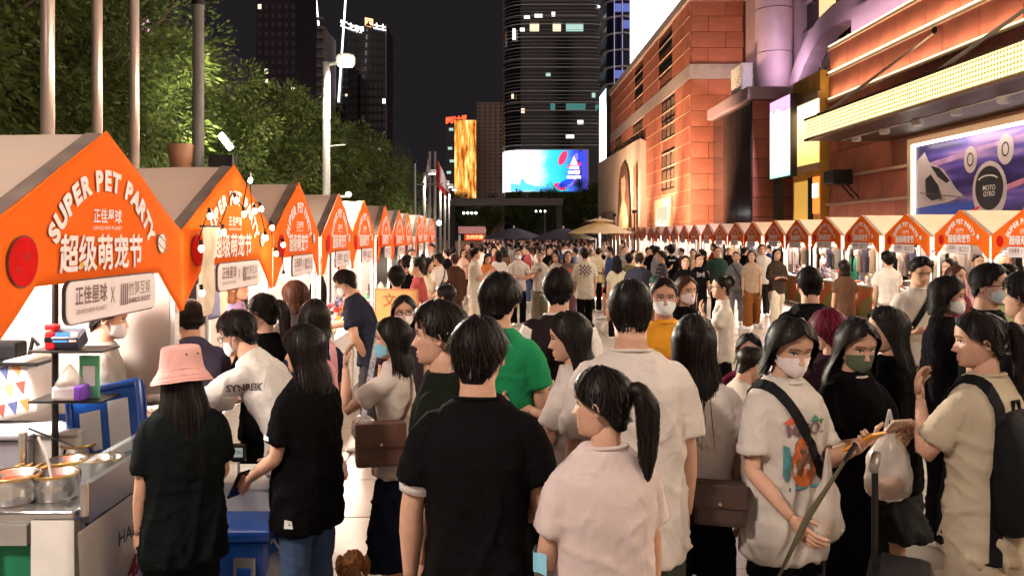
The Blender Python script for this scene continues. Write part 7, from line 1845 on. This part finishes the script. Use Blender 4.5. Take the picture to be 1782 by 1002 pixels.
# steaming white box, crate, cardboard, bunting bag
wb = empty('foam_box', at(95,830,4.15), 'white foam box on the food counter behind the pots', 'box'); wb.location.z = .89
q = MB(); q.cbox((0,0,.075), (.34,.20,.15), .02); q.build('tub', cloth_w, wb); q = MB(); q.cbox((0,0,.16), (.36,.22,.025), .01); q.build('lid', cloth_w, wb)
cl = empty('cooler', (-1.99,4.30,0), 'blue cooler standing open with two white sheets taped inside its lid', 'cooler')
blue_p = mat('blue_plastic', (0.012,0.085,0.42), 0.22, var=0.08, spec=0.6)
q = MB(); q.cbox((0,.06,.62), (.40,.28,.56), .04); q.build('tub', blue_p, cl)
Ml = Matrix.Rotation(R(-16),3,'X') @ Matrix.Rotation(R(-12),3,'Y')
q = MB(); q.cbox((0,0,0), (.40,.05,.46), .035, M=Ml); lid = q.build('lid', blue_p, cl, V((.0,-.16,1.045)))
for pts in (((-.18,-.22),(.18,-.22)),((-.18,.22),(.18,.22)),((-.18,-.22),(-.18,.22)),((.18,-.22),(.18,.22))):
    q = MB(); q.tube([Ml @ V((pts[0][0],-.032,pts[0][1])), Ml @ V((pts[1][0],-.032,pts[1][1]))], .016, 8); q.build('lid_rim', blue_p, lid)
for x, h in ((-.075,.20),(.07,.27)): q = MB(); q.cbox((0,0,0), (.105,.004,h), .001, M=Ml); s_ = q.build('paper_sheet', mat('paper', (0.78,0.78,0.79), 0.6, var=0.02), lid); s_.location = Ml @ V((x,-.030,.01))
rk = empty('wire_rack', ((96-HX)*4.02/F,4.02,0), 'black post with two small shelves on the food counter', 'rack')
q = MB(); q.tube([(0,0,.86),(0,0,1.86)], .016, 10); q.build('post', dark_metal, rk)
for z in (1.48, 1.235): q = MB(); q.cbox((.10,0,z), (.36,.20,.012), .004); q.build('shelf', dark_metal, rk)
rx = rk.location.x
t = empty('payment_terminal', (rx+.09,3.99,1.487), 'blue payment terminal on the upper shelf of the black rack', 'terminal')
q = MB(); q.cbox((0,0,.045), (.13,.10,.08), .012, M=Matrix.Rotation(R(25),3,'X')); q.build('casing', mat('term_dark', (0.03,0.04,0.07), 0.3), t); q = MB(); q.cbox((-.02,-.045,.062), (.07,.008,.05), .002, M=Matrix.Rotation(R(-28),3,'X')); q.build('display', glow('term_blue', (0.12,0.35,0.8), 0.9), t); q = MB(); q.cbox((.042,-.045,.062), (.035,.008,.05), .002, M=Matrix.Rotation(R(-28),3,'X')); q.build('keypad', mat('keys', (0.5,0.35,0.28), 0.5), t)
t = empty('tape_holder', (rx-.005,3.97,1.487), 'red and black holder on the upper shelf of the black rack', 'holder')
q = MB(); q.cbox((.02,0,.045), (.05,.06,.09), .01); q.build('block', mat('red_plastic', (0.5,0.01,0.015), 0.35), t); q = MB(); q.cbox((.02,0,.05), (.054,.064,.03), .006); q.build('band', phone_b, t); q = MB(); q.cbox((.02,0,.11), (.06,.05,.03), .01); q.build('top', MATS['red_plastic'], t)
t = empty('tissue_pack', (rx+.11,3.97,1.242), 'purple and white tissue pack on the lower shelf of the black rack', 'tissues')
q = MB(); q.cbox((0,0,.035), (.15,.11,.07), .015); q.build('pack', mat('tissue_white', (0.7,0.68,0.74), 0.5), t); q = MB(); q.cbox((.055,-.001,.036), (.045,.112,.072), .012); q.build('purple_end', mat('purple_film', (0.16,0.05,0.42), 0.35), t); q = MB(); q.lathe([(.07,.07),(.05,.11),(.02,.15),(.005,.17)], (-.01,0,0), 10); q.build('tissue', plastic_bag, t, smooth=True)
t = empty('menu_stand', ((156-HX)*4.0/F,4.0,1.242), 'green framed payment card stand hanging by the black rack', 'stand')
q = MB(); q.cbox((0,0,.10), (.10,.012,.22), .004); q.build('board', mat('green_board', (0.10,0.42,0.24), 0.4), t); q = MB(); q.cbox((0,-.008,.11), (.06,.004,.10), .001); q.build('card', MATS['paper'], t)
cb_ = empty('cardboard_box', ((45-HX)*4.55/F,4.55,.55), 'open cardboard box behind the counter at the left edge', 'box')
card = mat('cardboard', (0.36,0.20,0.10), 0.8, var=0.12)
q = MB()
for lo, hi in (((-.16,-.14,0),(.16,-.13,.40)),((-.16,.13,0),(.16,.14,.40)),((-.16,-.129,0),(-.15,.129,.40)),((.15,-.129,0),(.16,.129,.40))): q.bb(lo, hi)
q.build('carton', card, cb_)
q = MB(); q.box((.20,0,.42), (.10,.26,.006), M=Matrix.Rotation(R(50),3,'Y')); q.build('flap', card, cb_); q = MB(); q.box((0,-.19,.40), (.30,.12,.006), M=Matrix.Rotation(R(35),3,'X')); q.build('flap', card, cb_)
bb2 = empty('patterned_box', ((12-HX)*4.35/F,4.35,.86), 'box printed with coloured bunting triangles at the left edge', 'box')
q = MB(); q.cbox((0,0,.36), (.42,.26,.30), .02, M=Matrix.Rotation(R(-14),3,'Y')); q.build('carton', mat('box_white', (0.66,0.62,0.58), 0.6), bb2)
cols = [mat('bunt_%d' % i, c, 0.6) for i, c in enumerate(((0.06,0.08,0.2),(0.5,0.2,0.06),(0.5,0.35,0.15),(0.4,0.06,0.05)))]
Mb = Matrix.Rotation(R(-14),3,'Y')
for i in range(6):
    for j in range(3):
        q = MB(); x, z = -.17+.066*i, .12-.095*j; q.add([Mb @ V((x-.028,-.133,z))+V((0,0,.36)), Mb @ V((x,-.133,z-.07))+V((0,0,.36)), Mb @ V((x+.028,-.133,z))+V((0,0,.36))], [(0,1,2)]); q.build('triangle', cols[(i+2*j) % 4], bb2)
st_ = empty('cable_tray', ((25-HX)*4.3/F,4.3,1.36), 'black shelf of dark kitchen tools above the patterned box', 'shelf')
q = MB(); q.cbox((0,0,.015), (.36,.2,.02), .005); q.build('board', dark_metal, st_); q = MB(); q.cbox((-.04,0,.075), (.16,.12,.10), .02); q.build('grinder', blackn, st_); q = MB(); q.tube([(.08,0,.05),(.10,0,.14),(.13,0,.10)], .012, 6); q.build('hook', dark_metal, st_)
tb_ = empty('storage_bin', ((22-HX)*4.15/F,4.15,.70), 'translucent grey storage bin at the left edge of the counter', 'bin')
q = MB(); q.cbox((0,0,.16), (.34,.3,.34), .03); q.build('tub', mat('bin_grey', (0.30,0.30,0.34), 0.35, var=0.2), tb_); q = MB(); q.cbox((0,0,.345), (.36,.32,.03), .01); q.build('lid', MATS['bin_grey'], tb_)
rs2 = random.Random(9)
for i, (px, py, c, w, h, nm) in enumerate(((105,745,(0.02,0.10,0.45),.10,.16,'blue'),(132,735,(0.10,0.38,0.03),.10,.18,'green'),(122,765,(0.6,0.35,0.25),.07,.16,'pink and white'),(150,770,(0.5,0.06,0.03),.05,.10,'red'),(160,752,(0.03,0.25,0.35),.05,.16,'teal'),(112,790,(0.45,0.42,0.4),.08,.12,'grey'))):
    o = empty('snack_bag', at(px,py,4.5), '%s snack packet heaped behind the food counter' % nm, 'packet', 'packets behind the counter')
    q = MB(); rings = []
    for f, a in ((0,.7),(.08,.98),(.5,1),(.9,.95),(.97,.7),(1,.9)): rings.append([p+V((.006*noise.noise(p*40),.008*noise.noise(p*30),0)) for p in superring(V((0,0,-h/2+h*f)), V((1,0,0)), V((0,1,0)), w/2*a, w*.25*(1 if .05 < f < .95 else .15), 16, 2.5)])
    q.loft(rings); q.build('packet', mat('packet_%d' % i, c, 0.3, var=0.4, scale=25), o, smooth=True)
bx2 = empty('carton_stack', ((262-HX)*4.3/F,4.3,.80), 'stack of white and red takeaway cartons by the pink hat woman', 'cartons')
for k in range(4): q = MB(); q.cbox((0,0,.025+.045*k), (.14,.14,.042), .006); q.build('carton', cloth_w, bx2)
q = MB(); q.cbox((0,0,.21), (.15,.15,.04), .008); q.build('lid', mat('red_lid', (0.45,0.05,0.05), 0.5), bx2)
# bowl in the bending man's hands
bw = empty('paper_bowl', at(390,702,4.25), 'white paper bowl held by the bowing man', 'bowl')
q = MB(); q.lathe([(.045,-.03),(.075,.04),(.078,.045),(.07,.04),(.04,-.02)], (0,0,0), 22); q.build('bowl', cloth_w, bw, smooth=True); q = MB(); q.lathe([(.068,.03),(.01,.035)], (0,0,0), 16); q.build('food', soup2, bw)
for k in range(3): q = MB(); q.tube([(.0,0,.03),(.02*k-.02,.0,.08),(.04*(k-1),0,.07)], .006, 6); q.build('ribbon', plastic_bag, bw)
# blue cooler and table with scale
c2 = empty('cooler', ((425-HX)*4.15/F,4.15,0), 'blue cooler with grey latch standing beside the jeans woman', 'cooler')
q = MB(); q.cbox((0,0,.27), (.34,.30,.50), .03); q.build('tub', blue_p, c2); q = MB(); q.cbox((.05,-.155,.38), (.11,.015,.14), .006); q.build('latch', alu, c2); q = MB(); q.cbox((.05,-.165,.36), (.07,.012,.08), .004); q.build('latch_plate', blue_p, c2)
q = MB(); q.cbox((0,0,.55), (.36,.32,.06), .02); q.build('lid', blue_p, c2)
wt = empty('display_table', ((425-HX)*4.5/F,4.5,0), 'low white table carrying a digital scale near the blue cooler', 'table')
q = MB(); q.cbox((0,0,.70), (.52,.36,.05), .015); q.build('table_top', cloth_w, wt)
for sx_ in (-.22,.22):
    for sy_ in (-.14,.14): q = MB(); q.tube([(sx_,sy_,0),(sx_,sy_,.68)], .014, 8); q.build('leg', white_paint, wt)
q = MB(); q.bb((-.25,-.17,.45),(.25,-.16,.675)); q.build('front_board', cloth_w, wt)
sc2 = empty('kitchen_scale', ((415-HX)*4.35/F,4.35,.725), 'black digital scale on a stalk by the blue cooler', 'scale')
q = MB(); q.tube([(0,0,0),(0,0,.10)], .008, 8); q.build('stalk', alu, sc2); q = MB(); q.cbox((0,0,.15), (.085,.03,.10), .018); q.build('head', phone_b, sc2); q = MB(); q.cbox((0,-.017,.155), (.055,.004,.05), .002); q.build('display', mat('lcd', (0.22,0.28,0.24), 0.3, emit=(0.4,0.5,0.45), estr=0.3), sc2); q = MB(); put_text(q, '0.00', .028, (0,-.020,.155), (1,0,0), (0,0,1)); q.build('digits', ink, sc2)
sb = empty('shopping_bag', ((476-HX)*4.05/F,4.05,0), 'crumpled white carrier bag on the floor beside the jeans woman', 'bag'); q = MB(); rings = []
for f, a in ((0,.8),(.2,1.0),(.6,.95),(.85,.7),(1,.45)): rings.append([p+V((.02*noise.noise(p*14),.02*noise.noise(p*12+V((3,0,0))),0)) for p in superring(V((0,0,.45*f+.0)), V((1,0,0)), V((0,1,0)), .11*a, .07*a, 20, 2.3)])
q.loft(rings); q.build('bag_body', plastic_bag, sb, smooth=True); q = MB(); q.tube([(-.05,0,.44),(0,0,.52),(.05,0,.44)], .008, 6); q.build('handle', plastic_bag, sb)
# brown poodle on the floor
pd_ = empty('poodle', ((602-HX)*4.0/F,4.0,0), 'small curly ginger dog on the floor between the jeans woman and the skirt', 'dog')
def curly(mb, c, r, seed):
    rings = []
    for i in range(14):
        a = math.pi*(i+.5)/14; rg = []
        for j in range(18):
            b = 2*math.pi*j/18; d = V((math.sin(a)*math.cos(b), math.sin(a)*math.sin(b), -math.cos(a))); k = 1+.16*noise.noise(d*5+V((seed,0,0)))+.10*noise.noise(d*11)
            rg.append(V(c)+V((d.x*r[0]*k, d.y*r[1]*k, d.z*r[2]*k)))
        rings.append(rg)
    mb.loft(rings)
q = MB(); curly(q, (0,0,.26), (.10,.20,.10), 1); curly(q, (0,.17,.33), (.075,.08,.09), 2); curly(q, (0,.25,.42), (.075,.08,.075), 3); curly(q, (0,.33,.40), (.035,.05,.032), 4)
for sx_ in (-.055,.055):
    for y_, kb in ((.13,.0),(-.13,-.025)): q.tube([(sx_,y_,.24),(sx_,y_+kb,.13),(sx_,y_,.03),(sx_,y_+.03,.02)], [.045,.030,.026,.022], 9)
    curly(q, (sx_*1.5,.24,.40), (.03,.035,.065), 5)
curly(q, (0,-.22,.36), (.035,.035,.05), 7)
r_ = q.build('d', mat('ginger_fur', (0.30,0.115,0.035), 0.85, var=0.35, scale=30, bump=0.9, bscale=60)); r_.name = 'coat'; r_.parent = pd_; pd_.scale = (.82,.82,.82)
q = MB(); q.ball((0,.385,.41), .014, 8, 6); q.build('nose', phone_b, pd_)
for s_ in (-1,1): q = MB(); q.ball((s_*.035,.318,.445), .010, 8, 6); q.build('eye', phone_b, pd_)

# ================================================================ counters, goods and racks in the other stalls
def pattern_mat():
    m = bpy.data.materials.new('patterned_cloth'); m.use_nodes = True
    n = m.node_tree.nodes; l = m.node_tree.links; b = n['Principled BSDF']
    tc = n.new('ShaderNodeTexCoord'); vo = n.new('ShaderNodeTexVoronoi'); vo.inputs['Scale'].default_value = 2.3; l.new(tc.outputs['Object'], vo.inputs['Vector'])
    sp = n.new('ShaderNodeSeparateColor'); l.new(vo.outputs['Color'], sp.inputs['Color']); cr = n.new('ShaderNodeValToRGB'); cr.color_ramp.interpolation = 'CONSTANT'; l.new(sp.outputs['Red'], cr.inputs['Fac']); e = cr.color_ramp.elements
    e[0].color = (0.45,0.10,0.02,1); e[1].position = .25; e[1].color = (0.22,0.20,0.05,1)
    for p, c in ((.45,(0.16,0.12,0.10,1)),(.6,(0.50,0.12,0.02,1)),(.75,(0.12,0.18,0.06,1)),(.88,(0.40,0.30,0.18,1))): x = e.new(p); x.color = c
    l.new(cr.outputs['Color'], b.inputs['Base Color']); b.inputs['Roughness'].default_value = .7
    return m
pm = pattern_mat()
q = MB(); q.cbox((0,0,.80), (.62,1.86,.04), .01); ct_top = q.mesh('table_top', cloth_w)
q = MB(); q.bb((.27,-.91,.02),(.29,.91,.779)); ct_fr = q.mesh('front_cloth', pm)
q = MB(); q.bb((.27,-.91,.02),(.29,.91,.779)); ct_fw = q.mesh('front_cloth', cloth_w)
q = MB(); q.tube([(0,0,0),(0,0,.78)], .015, 6); ct_leg = q.mesh('leg', dark_metal)
def counter(x, y, rz, label, pat):
    o = empty('stall_counter', (x,y,0), label, 'counter', 'stall counters', rz); link('table_top', ct_top, o); link('front_cloth', ct_fr if pat else ct_fw, o)
    for a in (-.25,.22):
        for b in (-.85,.85): link('leg', ct_leg, o, (a,b,0))
    return o
gm_ = [mat('goods_%d' % i, c, 0.5, var=0.3, scale=20) for i, c in enumerate(((0.6,0.5,0.4),(0.5,0.10,0.04),(0.05,0.06,0.12),(0.45,0.30,0.06),(0.10,0.25,0.15),(0.5,0.35,0.42),(0.08,0.05,0.04),(0.62,0.60,0.58)))]
def goods_mesh(k, m):
    q = MB()
    if k == 0: q.lathe([(.05,0),(.06,.02),(.055,.14),(.03,.17),(.028,.20),(.034,.22)], (0,0,0), 14)
    elif k == 1: q.cbox((0,0,.09), (.14,.12,.18), .015)
    elif k == 2: q.ball((0,0,.09), (.085,.08,.09), 14, 9); q.ball((0,0,.22), (.07,.065,.07), 14, 9); q.ball((.05,0,.29), .026, 8, 6); q.ball((-.05,0,.29), .026, 8, 6)
    else: q.lathe([(.09,0),(.11,.03),(.12,.06),(.105,.06),(.02,.02)], (0,0,0), 16)
    return q.mesh(('jar','gift_box','plush_toy','basket')[k], m, k != 1)
GM = {(k, i): goods_mesh(k, gm_[i]) for k in range(4) for i in range(8)}
rg = random.Random(12)
kn = ('jar','gift box','plush toy','basket')
cname = ('cream','red','navy','mustard','green','pink','brown','white')
def stock(x, y, rz, n, place):
    used = {}
    for j in range(n):
        k = rg.randrange(4); i = rg.randrange(8)
        if (k, i) in used: continue
        used[(k, i)] = 1
        c, s_ = math.cos(rz), math.sin(rz); lx, ly = rg.uniform(-.2,.2), -.8+1.6*(j+.5)/n
        o = link(('jar','gift_box','plush_toy','basket')[k], GM[(k, i)], None, (x+lx*c-ly*s_, y+lx*s_+ly*c, .822), rg.uniform(0,3))
        tag(o, 'small %s %s on the counter of %s' % (cname[i], kn[k], place), kn[k], 'goods on the stall counters')
for i, z in enumerate(LZ[1:9]):
    counter(XL-.32, z, 0, 'white draped counter of the %s left stall' % ordn[i+1], False); stock(XL-.32, z, 0, 7, 'the %s left stall' % ordn[i+1])
for i in range(12):
    y = 14.05+i*2.14
    counter(XR+.12, y, math.pi, 'counter with patterned front cloth in the %s right stall' % ordn[i], True); stock(XR+.12, y, math.pi, 8, 'the %s right stall' % ordn[i])
# hanging clothes
def garment(k, m):
    q = MB(); rr = []
    for z, w, d in ((0,.02,.02),(-.03,.12,.03),(-.06,.21,.04),(-.22,.20,.05),(-.24,.16,.05),(-.62,.17,.06),(-.66,.175,.055)):
        rr.append([p+V((.008*noise.noise(p*12+V((k*3.0,0,0))),.01*noise.noise(p*10+V((k*5.0,0,0))),0)) for p in superring(V((0,0,z)), V((1,0,0)), V((0,1,0)), w, d*.5, 18, 2.4)])
    q.loft(rr); return q.mesh('hanging_garment', m, True)
gcols = [((0.012,0.012,0.014),'black'),((0.60,0.57,0.54),'white'),((0.25,0.22,0.20),'taupe'),((0.06,0.07,0.12),'navy'),((0.34,0.28,0.20),'sand'),((0.13,0.14,0.13),'grey green')]
GR = [garment(i, cloth(c[0])) for i, c in enumerate(gcols)]
for i in range(1, 11):
    y = 14.05+i*2.14; o = empty('clothes_rack', (XR+1.0,y,0), 'chrome clothes rack in the %s right stall' % ordn[i], 'rack', 'clothes racks')
    q = MB(); q.tube([(0,-.8,1.72),(0,.8,1.72)], .014, 8); q.build('rail', steel, o)
    for yy in (-.8,.8): q = MB(); q.tube([(0,yy,0),(0,yy,1.72)], .014, 8); q.build('upright', steel, o)
    for j in range(6):
        c = (j*5+i) % 6; g_ = link('hanging_garment', GR[c], None, (XR+1.0,y-.65+.26*j,1.68), R(90)+rg.uniform(-.25,.25)); g_.rotation_euler.z = rg.uniform(.2,.7)
        tag(g_, '%s top hung on the clothes rack of the %s right stall' % (gcols[c][1], ordn[i]), 'garment', 'clothes on the racks')
for i in (1,2,3):
    z = LZ[i]; o = empty('clothes_rack', (XL-1.35,z,0), 'chrome clothes rack in the %s left stall' % ordn[i], 'rack', 'clothes racks')
    q = MB(); q.tube([(0,-.8,1.80),(0,.8,1.80)], .014, 8); q.build('rail', steel, o)
    for yy in (-.8,.8): q = MB(); q.tube([(0,yy,0),(0,yy,1.80)], .014, 8); q.build('upright', steel, o)
    for j in range(5):
        c = (j+i) % 6; g_ = link('hanging_garment', GR[c], None, (XL-1.35,z-.6+.3*j,1.76), 0); g_.rotation_euler.z = R(70)+rg.uniform(-.3,.3)
        tag(g_, '%s top hung on the clothes rack of the %s left stall' % (gcols[c][1], ordn[i]), 'garment', 'clothes on the racks')
# string of bulbs on the second stall
sg = empty('string_lights', (XL+.05,LZ[1],0), 'string of warm bulbs draped over the second orange stall', 'string lights')
bp_ = [(-.95,2.02),(-.80,2.22),(-.55,2.12),(-.30,2.34),(-.12,2.25),(.02,2.50),(.14,2.28),(.30,2.30),(.42,2.08),(.60,2.16),(.72,1.95),(.93,2.02),(.96,1.75),(-.94,1.75)]
cable = [(.02+.012*math.sin(k*1.7), y, z) for k, (y, z) in enumerate(bp_[:13])]
q = MB(); q.tube(cable, .004, 5); q.build('cable', phone_b, sg)
for (y, z) in bp_:
    q = MB(); q.tube([(.03,y,z),(.035,y,z-.035)], .012, 8); so = q.build('socket', phone_b, sg); q = MB(); q.ball((.037,y,z-.052), (.018,.018,.022), 10, 7); q.build('bulb', glow('bulb_warm', (1.0,0.78,0.45), 22), so)
for (y, z) in ((-.55,2.1),(.3,2.25),(.7,1.95)): lamp('POINT', 'bulb_lamp', (XL+.16,LZ[1]+y,z), 0.8, (1.0,0.72,0.38), .03)
# hanging paper scroll, yellow sign, bouquet at the left stalls
sr = empty('hanging_banner', (XL+.06,LZ[1]-.72,0), 'pale illustrated cloth scroll hanging on the second stall', 'banner')
q = MB(); vs = []
for i in range(5):
    for j in range(9): vs.append((.03*math.sin(j*.9+i*.5)*.4, -.15+.30*i/4*(1-.05*j), 2.10-.55*j/8))
q.add(vs, [(i*9+j,(i+1)*9+j,(i+1)*9+j+1,i*9+j+1) for i in range(4) for j in range(8)]); q.build('cloth', mat('scroll_cloth', (0.62,0.50,0.38), 0.7, var=0.4, scale=6), sr, smooth=True)
q = MB(); q.tube([(0,-.17,2.105),(0,.17,2.105)], .008, 6); q.build('rod', phone_b, sr)
ys = empty('notice_board', at(690,516,9.0), 'yellow hand lettered board at the fourth left stall', 'sign', rz=R(-14)); ys.location.z = .95
q = MB(); q.cbox((0,0,.28), (.48,.02,.40), .006); q.build('board', mat('yellow_sign', (0.50,0.31,0.10), 0.5), ys); q = MB(); q.cbox((0,.002,.28), (.52,.02,.44), .006); q.build('frame', mat('sign_frame', (0.42,0.16,0.07), 0.5), ys)
q = MB(); put_text(q, '文', .16, (-.08,-.014,.36), (1,0,0), (0,0,1), .003); put_text(q, '原', .16, (.06,-.014,.19), (1,0,0), (0,0,1), .003); q.build('lettering', mat('sign_ink', (0.30,0.10,0.02), 0.5), ys)
for s_ in (-.2,.2): q = MB(); q.tube([(s_,.02,-.95),(s_,.01,.1)], .012, 6); q.build('leg', dark_metal, ys)
fl_ = empty('bouquet', (XL+.02,9.0,.82), 'bouquet of yellow and pink flowers on the fourth stall counter', 'flowers')
q = MB(); q.lathe([(.05,0),(.06,.02),(.045,.12),(.06,.16)], (0,0,0), 14); q.build('vase', cloth_w, fl_, smooth=True)
for k in range(26):
    a, b = rg.uniform(0,6.28), rg.random(); p = V((.14*b*math.cos(a), .14*b*math.sin(a), .26+.20*rg.random())); q = MB(); q.ball(p, rg.uniform(.018,.034), 7, 5); q.build('flower', mat(('fl_y','fl_p','fl_r','fl_g')[k % 4], ((0.7,0.42,0.03),(0.6,0.2,0.25),(0.55,0.04,0.04),(0.08,0.2,0.04))[k % 4], 0.6), fl_)
# plush cart below the cream parasol
pc = empty('plush_cart', (3.55,26.2,0), 'low red cart stacked with black and white plush under the parasol', 'cart')
q = MB(); q.cbox((0,0,.42), (1.5,.9,.06), .02); q.build('deck', white_paint, pc); q = MB(); q.bb((-.72,-.44,.06),(.72,.40,.38)); q.build('skirting', mat('cart_red', (0.5,0.06,0.03), 0.6, var=0.6, scale=4), pc); q = MB(); q.bb((-.74,-.47,.0),(.74,-.445,.06)); q.build('light_strip', glow('cart_strip', (1.0,0.85,0.6), 6), pc)
q = MB(); q.tube([(-.3,-.2,.45),(-.3,-.2,1.95)], .02, 8); q.build('pole', white_paint, pc)
for k in range(14):
    o = link('plush_toy', GM[(2, k % 8)], None, (3.55-.55+.16*(k % 8), 26.0+.22*(k//8), .455+.0), rg.uniform(0,6)); tag(o, '%s plush toy in the %s row of the red plush cart' % (cname[k % 8], ('front','rear')[k//8]), 'plush toy', 'plush toys on the cart')
bpy.data.scenes.remove(SCR)
